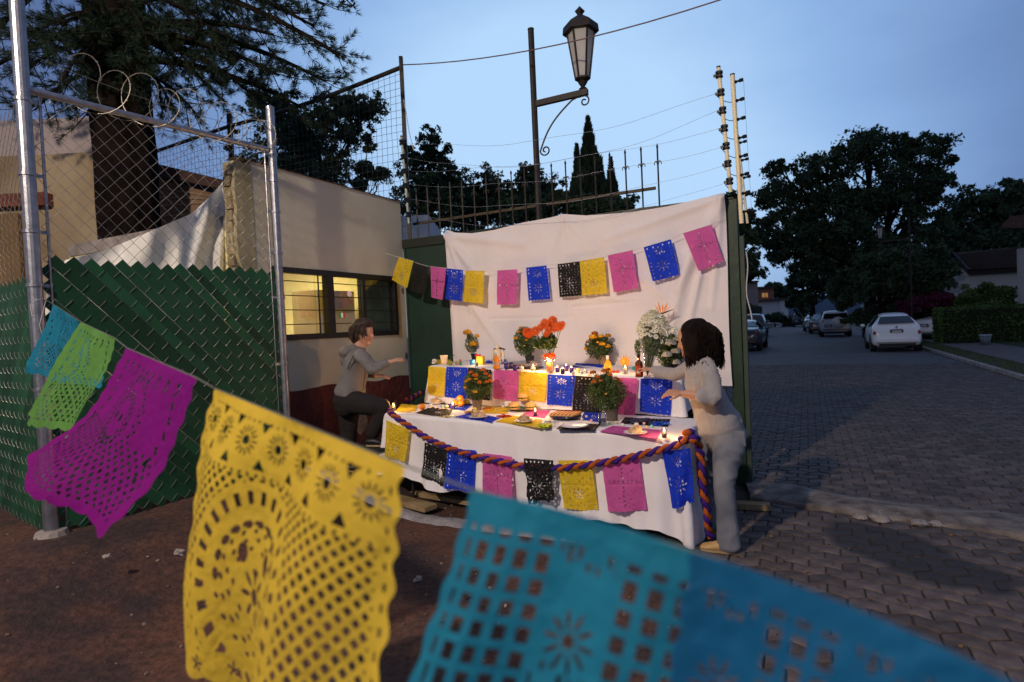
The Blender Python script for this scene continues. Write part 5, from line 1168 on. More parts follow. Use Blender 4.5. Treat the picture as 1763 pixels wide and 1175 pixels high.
# daisies in cellophane
pb = onU(1113, 650)+ZU*.01+RU*.03; top = atY(1124, 560, pb.y+.05)
t = thing('daisy_bouquet', 'cone of white daisies wrapped in clear cellophane', 'bouquet', pb)
k = MB()
def cello(u, v):
    c = pb.lerp(top, v); r = .016+.100*v**1.2; a_ = 2*PI*u; r *= 1+.12*math.sin(a_*5+v*4); return c+GU*(r*math.cos(a_))+RU*(r*.8*math.sin(a_))+ZU*(.02*math.sin(a_*3)*v)
k.grid(cello, 48, 14); k.build('cellophane', glass('cellophane', (.97, .97, .97), .10, .06), t, smooth=True)
bush(pb.lerp(top, .70), .075, .13, 2200, t, m=mat('pale_leaf', (.22, .27, .15), .6, .3, 12, trans=.2), L_=.035); k = MB()
Q, E = [], MB()
for i in range(135):
    a_ = i*2.39996; rr = math.sqrt(i/135); c = top+GU*(.145*rr*math.cos(a_))+RU*(.11*rr*math.sin(a_))+ZU*(-.05+.165*(1-rr*rr)+.05*math.sin(a_)*rr)+Vector((random.gauss(0, .004), 0, random.gauss(0, .005)))
    nn = (c-pb.lerp(top, .5)).normalized()+Vector((0, -.5, 0)); gerbera(c, .024*random.uniform(.85, 1.1), t, nn+Vector((random.gauss(0, .3), random.gauss(0, .2), random.gauss(0, .3))), m_whitep, 1).name = 'daisy'; E.ball(c+nn.normalized()*.006, .0068, 6, .7)
    if i % 3 == 0: k.tube([pb, c], .0016, 4)
k.build('stems', m_stem, t, kind='stuff'); E.build('daisy_eyes', m_ydot, t, kind='stuff')
# white chrysanthemums with strelitzia
pc_ = onU(1150, 638)+RU*.12+ZU*.006; t = thing('chrysanthemum_arrangement', 'white chrysanthemums with one orange bird of paradise flower behind the woman\'s arm', 'flower arrangement', pc_)
pot(pc_, .06, .075, .05, m_blackpot, t)
for x, y, r in ((1137, 575, .05), (1158, 571, .052), (1136, 590, .036), (1155, 592, .052), (1148, 612, .05), (1127, 596, .034), (1133, 605, .022), (1163, 606, .045), (1166, 585, .04), (1165, 625, .04)): bloom(atY(x, y, pc_.y-.15), r*.95, m_cream, t, 150, 'chrysanthemum', .9, .34)
bush(pc_+ZU*.17, .14, .17, 800, t, L_=.055, W_=.02); bush(atY(1098, 600, pc_.y+.02), .03, .10, 160, t, L_=.04, W_=.01)
k = MB(); P0 = atY(1133, 545, pc_.y); k.tube([pc_+ZU*.1, atY(1140, 580, pc_.y), atY(1132, 543, pc_.y)], .005, 6); k.tube([atY(1126, 545, pc_.y), atY(1140, 540, pc_.y), atY(1162, 532, pc_.y)], [.004, .010, .001], 7); k.build('beak', m_stem, t, smooth=True)
Q = []
for (x0, y0, x1, y1, w) in ((1138, 542, 1133, 518, .010), (1142, 540, 1150, 520, .011), (1141, 541, 1141, 522, .009), (1137, 543, 1127, 523, .006), (1144, 538, 1155, 526, .006)):
    a_, b_ = atY(x0, y0, pc_.y-.01), atY(x1, y1, pc_.y-.01); m_ = a_.lerp(b_, .5); Q.append([a_, m_+GU*w, b_, m_-GU*w])
quads_np('strelitzia_petals', mat('strelitzia', (.8, .26, .03), .6, .15, 10, trans=.2), np.array([[tuple(v) for v in q] for q in Q]), t)
# timber lying about
m_wood = mat('old_timber', (.22, .14, .06), .9, .35, 5, .8, c2=(.26, .19, .10))
def plank(p, q, w, h, label): k = MB(); k.bar(Vector(p)+ZU*h/2, Vector(q)+ZU*h/2, w, h); k.build('timber_plank', m_wood, bevel=.004, tag=(label, 'plank', 'timber planks'))
plank(onb(1255, 885, .62)*0+atZ(1230, 872, 0), atZ(1326, 878, 0), .10, .05, 'short thick timber lying between the gate post and the woman\'s feet')
gz = lambda x, y: atZ(x, y, .05)
plank(gz(676, 862), gz(742, 880), .14, .045, 'pale timber block under the booth end of the altar'); plank(gz(700, 850), gz(830, 872), .09, .04, 'long plank lying under the front table'); plank(atZ(1000, 930, 0), atZ(1110, 915, 0), .1, .05, 'dim plank under the road end of the front table')
plank(gz(720, 838), gz(800, 842), .12, .06, 'second plank stacked at the back below the table')
# ---------------------------------------------------------------- people
def ring_loft(k, rings, S, n=16, round_ends=True):
    S = Vector(S).normalized(); R = [(Vector(c), a, b) for c, a, b in rings]
    if round_ends:
        t0 = (R[0][0]-R[1][0]).normalized(); t1 = (R[-1][0]-R[-2][0]).normalized()
        a0 = min(R[0][1], R[0][2]); a1 = min(R[-1][1], R[-1][2])
        R = [(R[0][0]+t0*a0*.55, R[0][1]*.5, R[0][2]*.5), (R[0][0]+t0*a0*.35, R[0][1]*.82, R[0][2]*.82)]+R+[(R[-1][0]+t1*a1*.35, R[-1][1]*.82, R[-1][2]*.82), (R[-1][0]+t1*a1*.55, R[-1][1]*.5, R[-1][2]*.5)]
    vs = []
    for i, (c, a, b) in enumerate(R):
        t = (R[min(i+1, len(R)-1)][0]-R[max(0, i-1)][0]).normalized(); s = (S-t*S.dot(t))
        s = s.normalized() if s.length > .05 else t.orthogonal().normalized(); f = t.cross(s)
        for j in range(n): th = 2*PI*j/n; vs.append(c+s*(a*math.cos(th))+f*(b*math.sin(th)))
    m = len(R); k.add(vs, [(i*n+j, i*n+(j+1) % n, (i+1)*n+(j+1) % n, (i+1)*n+j) for i in range(m-1) for j in range(n)]+[tuple(range(n-1, -1, -1)), tuple((m-1)*n+j for j in range(n))])
def skinmesh(k, name, m, parent, voxel=.012, it=6, wr=0, wsc=14):
    o = k.build('tmp_shape', m, parent, smooth=True)
    r = o.modifiers.new('r', 'REMESH'); r.mode = 'VOXEL'; r.voxel_size = voxel; r.use_smooth_shade = True
    s = o.modifiers.new('s', 'SMOOTH'); s.factor = .5; s.iterations = it
    dg = bpy.context.evaluated_depsgraph_get(); me = bpy.data.meshes.new_from_object(o.evaluated_get(dg)); bpy.data.objects.remove(o)
    if wr:
        for v in me.vertices:
            w_ = noise.noise(Vector((v.co.x*2+7, v.co.y*2, v.co.z*2)))*2; a_ = max(0, 1-2.8*abs(noise.noise(Vector((v.co.x*wsc*.30+3+w_, v.co.y*wsc*.30, v.co.z*wsc*.62+w_))))); b_ = noise.noise(Vector((v.co.x*wsc*.45, v.co.y*wsc*.45, v.co.z*wsc*.25))); q = .7*a_*max(0, .5+noise.noise(Vector((v.co.x*4, v.co.y*4, v.co.z*4+9))))+.7*b_-.2
            v.co += v.normal*(wr*q)
    me.name = name; me.materials.clear(); me.materials.append(m); me.polygons.foreach_set('use_smooth', [True]*len(me.polygons))
    q = bpy.data.objects.new(name, me); COL.objects.link(q); q.parent = parent; ORG[q.name] = ORG[parent.name]; return q
def hand(k, wrist, palm_dir, up_dir, sc_=1., curl=.5, side=1):
    d = palm_dir.normalized(); u = (up_dir-d*up_dir.dot(d)).normalized(); w = d.cross(u)*side
    pc2 = wrist+d*.045*sc_
    ring_loft(k, [(wrist, .022*sc_, .016*sc_), (pc2, .036*sc_, .014*sc_), (wrist+d*.085*sc_, .038*sc_, .012*sc_)], w, 12)
    for i, ln in enumerate((.062, .072, .068, .052)):
        b_ = wrist+d*.082*sc_+w*(-.030+.020*i)*sc_; P = [b_]; dd = d
        for j in range(3): dd = (dd-u*curl*(.45+.1*i)).normalized(); P.append(P[-1]+dd*ln*sc_*(.42, .33, .25)[j])
        k.tube(P, [.0085*sc_, .0082*sc_, .0075*sc_, .006*sc_], 7)
    tb = wrist+d*.025*sc_-w*.026*sc_; k.tube([tb, tb+(d*.6-w*.7).normalized()*.035*sc_-u*.008, tb+(d*.85-w*.45).normalized()*.065*sc_-u*.02], [.011*sc_, .009*sc_, .007*sc_], 7)
m_skin = mat('skin', (.50, .25, .15), .55, .08, 8, .1, spec=.4)
def head(k, c, fwd, r=.092, up=ZU):
    f = fwd.normalized(); s = f.cross(up).normalized()
    def pt(x, y, z): return c+f*x+s*y+up*z
    # skull + jaw lofted bottom to top, with nose, brow, lips, chin, ears
    ring_loft(k, [(pt(.028, 0, -.105), .030, .030), (pt(.022, 0, -.08), .052, .058), (pt(.012, 0, -.04), .066, .078), (pt(.004, 0, .0), .073, .090), (pt(0, 0, .045), .074, .093), (pt(-.004, 0, .085), .058, .075)], s, 18)
    k.tube([pt(.088, 0, .018), pt(.104, 0, -.012), pt(.108, 0, -.024), pt(.085, 0, -.032)], [.007, .011, .013, .008], 8)
    k.tube([pt(.082, -.018, -.056), pt(.089, 0, -.055), pt(.082, .018, -.056)], .007, 6); k.tube([pt(.080, -.016, -.067), pt(.086, 0, -.068), pt(.080, .016, -.067)], .007, 6)
    k.ball(pt(.074, 0, -.092), .020, 10); k.tube([pt(.080, -.035, .022), pt(.090, 0, .020), pt(.080, .035, .022)], .010, 7)
    for q in (-1, 1): k.ball(pt(-.004, q*.076, -.012), .024, 10, 1.25, 0, (.8, .5)); k.ball(pt(.06, q*.038, -.035), .026, 10)
    return pt
# --- the woman bending over the altar from the road side
Pn = lambda x, y, Y: atY(x, y, Y)
gn = atZ(1248, 950, 0); gf = atZ(1226, 918, 0); YN, YF = gn.y, gf.y; YM = (YN+YF)/2
w1 = thing('person', 'woman with dark shoulder length hair leaning over the altar in a grey top and jeans', 'person', (gn+gf)/2)
Sx = Vector((.25, 1, 0))
k = MB()
hc = Pn(1192, 585, YM+.02); fwd1 = Vector((-.82, .52, -.28)); ptf = head(k, hc, fwd1, up=Vector((-.15, 0, 1)).normalized())
ring_loft(k, [(Pn(1203, 600, YM), .052, .052), (Pn(1210, 618, YM), .058, .058)], Sx)
ring_loft(k, [(Pn(1210, 624, YM), .10, .06), (Pn(1208, 650, YM), .13, .085), (Pn(1218, 690, YM), .115, .085), (Pn(1236, 722, YM), .12, .095), (Pn(1246, 745, YM), .12, .09)], Sx)
ring_loft(k, [(Pn(1250, 770, YN+.06), .065, .07), (Pn(1243, 835, YN+.01), .050, .052), (Pn(1250, 930, YN), .035, .038)], Sx)
ring_loft(k, [(Pn(1232, 775, YF-.06), .060, .065), (Pn(1219, 830, YF), .046, .048), (Pn(1224, 905, YF+.02), .035, .038)], Sx)
shN, elN, wrN = Pn(1219, 634, YN), Pn(1231, 686, YN-.07), Pn(1176, 678, YN-.0)
shF, elF, wrF = Pn(1198, 632, YF-.02), Pn(1164, 646, YF+.13), Pn(1122, 637, YF+.36)
ring_loft(k, [(shN.lerp(elN, .12), .040, .040), (elN, .036, .036)], Sx); ring_loft(k, [(elN, .036, .036), (elN.lerp(wrN, .35), .036, .036), (wrN, .022, .025)], Sx)
ring_loft(k, [(shF.lerp(elF, .12), .040, .040), (elF, .036, .036)], Sx); ring_loft(k, [(elF, .036, .036), (wrF, .022, .025)], Sx)
hand(k, wrN, (wrN-elN)+Vector((0, .0, -.01)), Vector((0, -.5, 1)), 1.05, .85); hand(k, wrF, (wrF-elF), Vector((0, -.2, 1)), 1.0, .5)
skinmesh(k, 'body', m_skin, w1, .0065, 3)
k = MB()
ring_loft(k, [(Pn(1240, 736, YM), .168, .150), (Pn(1236, 722, YM), .170, .150), (Pn(1226, 702, YM), .155, .135), (Pn(1216, 680, YM), .155, .128), (Pn(1208, 656, YM), .165, .128), (Pn(1206, 634, YM), .170, .105), (Pn(1209, 620, YM), .125, .085), (Pn(1206, 611, YM), .066, .066)], Sx, 24)
ring_loft(k, [(Pn(1214, 628, YN+.06), .066, .066), (Pn(1221, 642, YN), .066, .068), (Pn(1229, 668, YN-.04), .058, .060), (elN, .054, .056)], Sx)
ring_loft(k, [(elN, .052, .054), (elN.lerp(wrN, .22), .050, .050), (elN.lerp(wrN, .44), .050, .050)], Sx)
ring_loft(k, [(Pn(1204, 628, YF-.10), .064, .064), (shF, .062, .062), (elF, .050, .052)], Sx); ring_loft(k, [(elF, .048, .050), (wrF.lerp(elF, .06), .040, .042)], Sx)
k.ball(Pn(1196, 664, YM), .085, 14, 1.0, 0, (.8, 1.35))
m_knit = mat('grey_knit', (.31, .29, .295), .95, .08, 60, .12, sheen=.2)
skinmesh(k, 'shirt', m_knit, w1, .009, 3, .026, 14)
k = MB(); q = elN.lerp(wrN, .46); k.lathe(q, [(.047, -.014), (.051, -.01), (.051, .012), (.047, .014)], 16, ax=(wrN-elN)); k.build('rolled_cuff', m_knit, w1, smooth=True)
k = MB()
ring_loft(k, [(Pn(1234, 720, YM), .150, .125), (Pn(1242, 735, YM), .165, .145), (Pn(1250, 752, YM), .170, .150), (Pn(1248, 770, YM), .150, .130)], Sx, 22)
ring_loft(k, [(Pn(1256, 760, YN+.07), .095, .115), (Pn(1253, 785, YN+.03), .088, .098), (Pn(1248, 815, YN), .076, .082), (Pn(1246, 840, YN-.01), .067, .073), (Pn(1250, 875, YN-.01), .064, .070), (Pn(1254, 915, YN-.01), .064, .074), (Pn(1255, 942, YN-.01), .064, .080)], Sx, 20)
ring_loft(k, [(Pn(1234, 762, YF-.09), .095, .105), (Pn(1224, 792, YF-.04), .088, .090), (Pn(1219, 830, YF), .074, .078), (Pn(1220, 868, YF+.02), .066, .072), (Pn(1223, 905, YF+.02), .064, .078)], Sx, 20)
m_jean = mat('washed_denim', (.115, .13, .17), .9, .18, 4, .12, c2=(.21, .22, .25))
skinmesh(k, 'jeans', m_jean, w1, .0085, 4, .017, 13)
k = MB(); c = Pn(1268, 752, YN+.02); k.grid(lambda u, v: Pn(1258+22*u+3*v, 742+26*v, YN+.0)-RU*.0+Vector((.012*math.sin(PI*u), -.012, 0)), 6, 6); k.build('back_pocket', m_jean, w1)
m_shoe = mat('tan_leather', (.52, .33, .14), .6, .15, 8, .3)
def shoe(heel, toe, name, m, t, w=.045, h=.075):
    d = (toe-heel); Ln = d.length; d.normalize(); s = d.cross(ZU); k = MB()
    prof = [(0, .75, .9), (.10, .95, 1.0), (.3, .9, 1.05), (.5, .92, .85), (.72, 1.1, .62), (.9, .98, .5), (1.0, .6, .34)]
    R = [(heel+d*Ln*f+ZU*(h*hh*.5+.004), w*ww, h*hh*.5) for f, ww, hh in prof]; ring_loft(k, R, s, 14)
    o = skinmesh(k, name, m, t, .007, 4)
    k = MB(); n = 10; P = [heel+d*Ln*(.5-.52*math.cos(PI*i/n))+s*w*1.02*math.sin(PI*i/n)**.6 for i in range(n+1)]+[heel+d*Ln*(.5-.52*math.cos(PI*i/n))-s*w*1.02*math.sin(PI*i/n)**.6 for i in range(n-1, 0, -1)]
    m_ = len(P); k.add([p+ZU*.001 for p in P]+[p+ZU*.014 for p in P], [tuple(range(m_)), tuple(range(2*m_-1, m_-1, -1))]+[(i, (i+1) % m_, (i+1) % m_+m_, i+m_) for i in range(m_)]); k.build('sole', mat('pale_rubber', (.35, .25, .14), .8), o)
shoe(atZ(1266, 952, 0), atZ(1204, 945, 0), 'shoe', m_shoe, w1); shoe(atZ(1246, 919, 0), atZ(1199, 912, 0), 'shoe', m_shoe, w1)
# hair
def hair(t, m, c, lumps, nst, strand, voxel=.012):
    k = MB()
    for p, r, sz in lumps: k.ball(p, r, 16, sz)
    skinmesh(k, 'hair', m, t, voxel, 4, .008, 22)
    k = MB()
    for i in range(nst): P, r = strand(i); k.tube(P, r, 4, cap=False)
    k.build('hair_strands', m, t, kind='stuff')
m_hair = mat('dark_hair', (.008, .0045, .0035), .75, .4, 30, .2, spec=.12)
HL = [(Pn(1198, 575, YM+.02), .116, 1.0), (Pn(1196, 588, YM-.035), .088, 1.1), (Pn(1211, 588, YM), .102, 1.15), (Pn(1220, 606, YM), .085, .9), (Pn(1196, 598, YM-.05), .075, 1.1), (Pn(1190, 606, YM-.03), .05, 1.3), (Pn(1207, 612, YM-.04), .085, 1.0), (Pn(1226, 608, YM-.02), .055, .9)]
def str1(i):
    rs = random.Random(i); a_ = rs.uniform(0, 2*PI); top_ = Pn(1202, 556, YM)
    e = Vector((math.cos(a_), math.sin(a_), 0)); e2 = e*rs.uniform(.105, .138); P = [top_+e2*.5]
    if e.x < -.75 and e.y > .1: e2 = e2*.75
    ln = rs.uniform(.19, .335); ph = rs.uniform(0, 6)
    for j in range(1, 9):
        f = j/8; P.append(top_+Vector((.035, 0, 0))*f+e2*(.42+.58*math.sin(min(1, f*1.7)*PI/2)-.12*max(0, f-.6))+Vector((0, 0, -ln*f**1.25))+Vector((math.sin(f*15+ph), math.cos(f*13+ph), 0))*.017*f)
    return P, [.0042]*8+[.0012]
hair(w1, m_hair, hc, HL, 1300, str1)
# folded glasses in her near hand
t = thing('spectacles', 'dark spectacles held folded in the bending woman\'s near hand', 'spectacles', Pn(1150, 677, YN+.06))
k = MB(); c0, c1 = Pn(1153, 680, YN+.05), Pn(1141, 682, YN+.09)
for c in (c0, c1): k.tube([c+GU*(.021*math.cos(2*PI*i/14))+ZU*(.015*math.sin(2*PI*i/14)) for i in range(15)], .0022, 5)
k.tube([c0, c1], .002, 5); k.build('frame', m_blackpl, t); k = MB(); k.tube([c1+ZU*.01, Pn(1146, 668, YN+.04), Pn(1150, 664, YN+.05)], .0022, 5); k.build('temple', m_blackpl, t)

# --- the woman by the guard booth, one knee raised
YW = 5.5
w2 = thing('person', 'short haired woman in a grey hooded jacket reaching out beside the guard booth', 'person', Vector((atY(603, 800, YW).x, YW, .2)))
k = MB(); c = atY(625, 574, YW); fw2 = Vector((1, -.28, -.12)); pt2 = head(k, c, fw2, up=Vector((.12, 0, 1)).normalized()); S2x = Vector((.2, 1, 0))
W = lambda x, y, d=0: atY(x, y, YW+d)
ring_loft(k, [(W(620, 590), .05, .052), (W(618, 602), .06, .06)], S2x)
ring_loft(k, [(W(617, 612), .09, .055), (W(614, 630), .11, .075), (W(609, 660), .10, .075), (W(604, 690), .11, .08)], S2x)
sN, eN, hN = W(622, 613, -.17), W(643, 637, -.24), W(668, 624, -.20)
sF, eF, hF = W(620, 613, .17), W(634, 643, .22), W(648, 646, .12)
for a_, b_ in ((sN, eN), (eN, hN), (sF, eF), (eF, hF)): ring_loft(k, [(a_, .034, .034), (b_, .027, .027)], S2x)
hand(k, hN, (hN-eN)*.6+Vector((.08, 0, .0)), Vector((0, -.3, 1)), 1.0, .42); hand(k, hF, Vector((1, -.1, -.1)), Vector((0, 0, 1)), .95, .6)
zg = ground_h(W(600, 800))
hipN, hipF = W(606, 692, -.09), W(604, 692, .09)
kF = W(600, 745, .10); fF = Vector((W(598, 790, .1).x, YW+.1, zg+.09))
kN = W(662, 702, -.12); fN = W(640, 752, -.10)
ring_loft(k, [(hipF, .09, .09), (kF, .055, .055), (fF, .036, .036)], S2x); ring_loft(k, [(hipN, .09, .09), (kN, .055, .055), (fN, .036, .036)], S2x)
skinmesh(k, 'body', mat('skin_pale', (.48, .26, .18), .55, .08, 8, .1), w2, .0065, 3)
k = MB()
ring_loft(k, [(W(602, 679), .165, .140), (W(606, 662), .150, .125), (W(611, 640), .150, .122), (W(614, 622), .160, .115), (W(616, 608), .135, .085), (W(618, 600), .075, .07)], S2x, 22)
ring_loft(k, [(W(619, 612, -.12), .066, .066), (sN, .066, .068), (eN, .058, .062)], S2x); ring_loft(k, [(eN, .056, .060), (hN.lerp(eN, .08), .040, .042)], S2x)
ring_loft(k, [(W(619, 612, .12), .066, .066), (sF, .062, .066), (eF, .055, .058)], S2x); ring_loft(k, [(eF, .052, .055), (hF.lerp(eF, .1), .040, .042)], S2x)
m_jack = mat('grey_jacket', (.135, .122, .12), .75, .12, 6, .12, c2=(.155, .15, .155))
skinmesh(k, 'jacket', m_jack, w2, .012, 4, .014, 11)
k = MB(); k.ball(W(599, 607, -.02), .085, 14, .8, 0, (1, 1.3)); k.ball(W(594, 620, -.02), .06, 14, 1.3, 0, (.7, 1.3)); k.ball(W(610, 600, 0), .07, 12, .6, 0, (1, 1.3)); skinmesh(k, 'hood', m_jack, w2, .011, 4, .007, 14)
k = MB(); k.tube([W(598, 636, -.17), W(606, 618, -.19), W(611, 612, -.19)], .004, 5); k.tube([W(623, 604, -.10), W(629, 640, -.12), W(624, 678, -.12)], .0035, 5); k.build('zip', m_blackpl, w2)
k = MB()
ring_loft(k, [(W(603, 676), .155, .125), (W(601, 688), .165, .150), (W(604, 702), .150, .140)], S2x, 20)
ring_loft(k, [(hipF, .105, .115), (W(600, 715, .1), .100, .105), (kF, .078, .082), (fF+ZU*.02, .065, .07)], S2x); ring_loft(k, [(hipN, .105, .115), (hipN.lerp(kN, .5), .095, .10), (kN, .080, .080)], S2x)
ring_loft(k, [(kN, .078, .078), (kN.lerp(fN, .5), .07, .072), (fN+ZU*.02, .06, .065)], S2x)
skinmesh(k, 'trousers', mat('charcoal_trousers', (.014, .012, .013), .9, .2, 8, .3), w2, .012, 4, .006, 10)
m_bs = mat('black_shoe', (.015, .014, .015), .4, .2, 6)
fNg = fN-ZU*.085; shoe(fNg-Vector((.05, 0, 0)), fNg+Vector((.19, -.05, 0)), 'shoe', m_bs, w2); shoe(Vector((fF.x-.05, fF.y, zg)), Vector((fF.x+.19, fF.y-.04, zg)), 'shoe', m_bs, w2)
m_h2 = mat('brown_hair', (.038, .020, .012), .5, .4, 30, .4)
HL2 = [(W(621, 566), .098, 1.0), (W(616, 574), .085, 1.05), (W(628, 560), .080, .85), (W(613, 583), .055, 1.1)]
def str2(i):
    rs = random.Random(i+999); a_ = rs.uniform(0, 2*PI); e = Vector((math.cos(a_), math.sin(a_), 0)); tp_ = W(624, 556); P = []
    ln = rs.uniform(.07, .15)*(.45 if e.x > .6 else 1.15)
    for j in range(6):
        f = j/5; P.append(tp_+Vector((-.02*f, 0, .01))+e*(.02+.088*math.sin(min(1, f*1.3)*PI/2))+Vector((math.sin(f*7+i), math.cos(f*6+i), 0))*.006*f-ZU*(ln*f**1.3))
    return P, [.004]*5+[.001]
hair(w2, m_h2, c, HL2, 300, str2)
# dark step stool she plants her raised foot on
st = thing('step_stool', 'low dark step stool under the raised foot of the woman by the booth', 'stool', Vector((fNg.x+.06, fNg.y, zg)))
k = MB(); k.box(fNg+Vector((.06, 0, -.018)), .42, .28, .03); k.build('seat', m_black, st)
for sx in (-1, 1):
    for sy in (-1, 1):
        k = MB(); k.bar(fNg+Vector((.06+sx*.18, sy*.11, -.033)), Vector((fNg.x+.06+sx*.19, fNg.y+sy*.12, zg)), .035); k.build('leg', m_black, st)

# ---------------------------------------------------------------- big paper flags on the string in front
def shape_rows(rows, Ys, amp, seed, fx=9, lift=0):
    """rows: list over v of (left px, right px); Ys: rows of (Yl, Yr)"""
    n = len(rows)
    def lerp_row(v):
        q = v*(n-1); i = min(int(q), n-2); f = q-i
        def cr(p0, p1, p2, p3, t): return .5*((2*p1)+(p2-p0)*t+(2*p0-5*p1+4*p2-p3)*t*t+(3*p1-p0-3*p2+p3)*t**3)
        g = lambda j: rows[min(max(j, 0), n-1)]; h = lambda j: Ys[min(max(j, 0), n-1)]
        L_ = [[cr(g(i-1)[s][c], g(i)[s][c], g(i+1)[s][c], g(i+2)[s][c], f) for c in (0, 1)] for s in (0, 1)]
        Y = [cr(h(i-1)[s], h(i)[s], h(i+1)[s], h(i+2)[s], f) for s in (0, 1)]
        return atY(*L_[0], Y[0]), atY(*L_[1], Y[1])
    cache = {}
    def fn(u, v):
        if v not in cache: cache[v] = lerp_row(v)
        a, b = cache[v]; w = (b-a).length; side = (b-a).normalized(); nrm = side.cross(ZU).normalized()
        e = u; sc2 = .007*math.sin(v*PI*15)*(1 if u > .5 else -1)*(abs(u-.5)*2)**30*w*1.2
        p = a.lerp(b, e)+side*sc2+ZU*(lift*math.sin(PI*u))
        p += nrm*(amp*v**.7*math.sin(u*fx+seed+v*2.2)+amp*.5*noise.noise(Vector((u*3, v*3, seed)))*v)
        if v > .9: p += ZU*(-.010*abs(math.sin(u*PI*9))*((v-.9)/.1))
        return p
    return fn
def tri(x, y, cx, cy, s, flip=1): d = (y-cy)*flip; return (d > -s) & (d < s) & (np.abs(x-cx) < (s-d)*.6)
def lattice(x, y, pitch, fill, rot=PI/4):
    X = (x*math.cos(rot)+y*math.sin(rot))/pitch; Y = (-x*math.sin(rot)+y*math.cos(rot))/pitch
    return (np.abs(X-np.round(X)) < fill) & (np.abs(Y-np.round(Y)) < fill)
def pat_yellow(U, W_):
    x = U*1.35; y = W_; h = np.zeros(x.shape, bool); n = 7
    for i in range(n):
        cx = .10+i*.192; h |= flower_holes(x, y, cx, .175, .078, 14, .27, .24, .062)
        for q, yy, fl in ((.096, .105, 1), (.096, .265, -1)):
            if cx+q < 1.28: h |= tri(x, y, cx+q, yy, .026, fl)
    # arched figure with a wedge halo between two lattice fields
    cx, cy = .62, .70; R = np.hypot(x-cx, (y-cy)*.95); A = np.arctan2(y-cy, x-cx)
    lat = lattice(x, y, .039, .28) & (y > .325) & (y < .905) & (x > .06) & (x < 1.29) & (R > .345)
    h |= lat
    wedge = (R > .262) & (R < .312) & (np.abs(((A/(2*PI)*30) % 1)-.5) < .2) & (y < .9)
    h |= wedge
    for a_ in np.linspace(PI*1.02, PI*1.98, 11): h |= ell(x, y, cx+.205*math.cos(a_), cy+.205*math.sin(a_), .014, .020, a_)
    h |= flower_holes(x, y, cx, cy+.02, .10, 8, .25, .26, .09) | ell(x, y, cx-.08, cy-.10, .024, .034) | ell(x, y, cx+.08, cy-.10, .024, .034) | tri(x, y, cx, cy-.04, .02)
    for q_ in range(4):
        for a_ in np.linspace(0, 2*PI, 10+4*q_, endpoint=False): h |= ell(x, y, cx+(.125+.028*q_)*math.cos(a_+q_*.2), cy+(.125+.028*q_)*math.sin(a_+q_*.2), .0075, .0115, a_)
    for i in range(30): h |= ell(x, y, .08+i*.041, .315, .006, .011, .5*(-1)**i) | ell(x, y, .08+i*.041, .082, .006, .009)
    for i in range(13): h |= ell(x, y, .03, .12+i*.065, .006, .014) | ell(x, y, 1.32, .12+i*.065, .006, .014)
    for i in range(9):
        h |= ell(x, y, cx-.16+.04*i, cy+.26, .010, .024)
    for i in range(8):
        h |= flower_holes(x, y, .12+i*.16, .945, .030, 5, .3, .32, .17)
    return h & (x > .022) & (x < 1.33) & (y > .06) & (y < .975)
def pat_slots(U, W_):
    x = U*1.35; y = W_
    h = (np.abs((x/.075) % 1-.5) < .28) & (np.abs((y/.070) % 1-.5) < .33) & ((x < .375) | ((x > .60) & (x < .825)) | (x > 1.05))
    mid = ((x > .39) & (x < .59)) | ((x > .84) & (x < 1.04))
    h |= mid & (np.abs((x/.034) % 1-.5) < .24) & (np.abs(((y+.03*np.sin(x*40))/.15) % 1-.5) < .36) & (np.abs(((y/.60) % 1)-.5) > .22)
    for cx in (.49, .94):
        for cy in (.36, .66, .93): h |= flower_holes(x, y, cx, cy, .095, 10, .22, .30, .075)
    return h & (x > .045) & (x < 1.3) & (y > .11) & (y < .95)
def pat_mag(U, W_):
    x = U*1.35; y = W_; cx, cy = .66, .44
    R = np.hypot(x-cx, y-cy); lat = lattice(x, y, .048, .25)
    h = lat & (y > .56) & (y < .92) & (x > .08) & (x < 1.26)
    h |= lat & (R > .24) & (R < .31) & (y < .8)
    h |= lattice(x, y, .036, .3, 1.2) & (R > .12) & (R < .19)
    for i in range(9): h |= ell(x, y, .15+i*.13, .12, .016, .02) | ell(x, y, .15+i*.13, .17, .008, .03, .5)
    for i in range(6): h |= ell(x, y, .14+.03*math.sin(i), .25+i*.09, .012, .03, .4) | ell(x, y, 1.2+.03*math.sin(i), .25+i*.09, .012, .03, -.4)
    h |= ell(x, y, cx-.05, cy, .02, .03) | ell(x, y, cx+.05, cy, .02, .03)
    return h & (x > .05) & (x < 1.3) & (y > .06) & (y < .95)
BG = 'large cut paper flags strung across the foreground'
SP = lambda s: 2.52*(1-.26*s)
def sx_(s): return (145+16.3*s)/(1-.26*s)
paper(shape_rows([((92, 525), (131, 549)), ((84, 560), (150, 590)), ((64, 600), (165, 630)), ((43, 641), (168, 668))], [(3.38, 2.75), (3.36, 2.74), (3.34, 2.72), (3.32, 2.7)], .03, 1), 'teal', MP['teal'], 90, 70, pat_mag, ('small dark teal paper flag tied nearest the thick fence post', 'paper flag', BG))
paper(shape_rows([((140, 555), (197, 583)), ((112, 600), (182, 625)), ((74, 660), (160, 672)), ((35, 716), (122, 752))], [(2.55, 2.03), (2.55, 2.03), (2.53, 2.02), (2.5, 2.0)], .03, 2), 'green', MP['green'], 110, 80, pat_mag, ('lime green paper flag blowing sideways behind the magenta one', 'paper flag', BG))
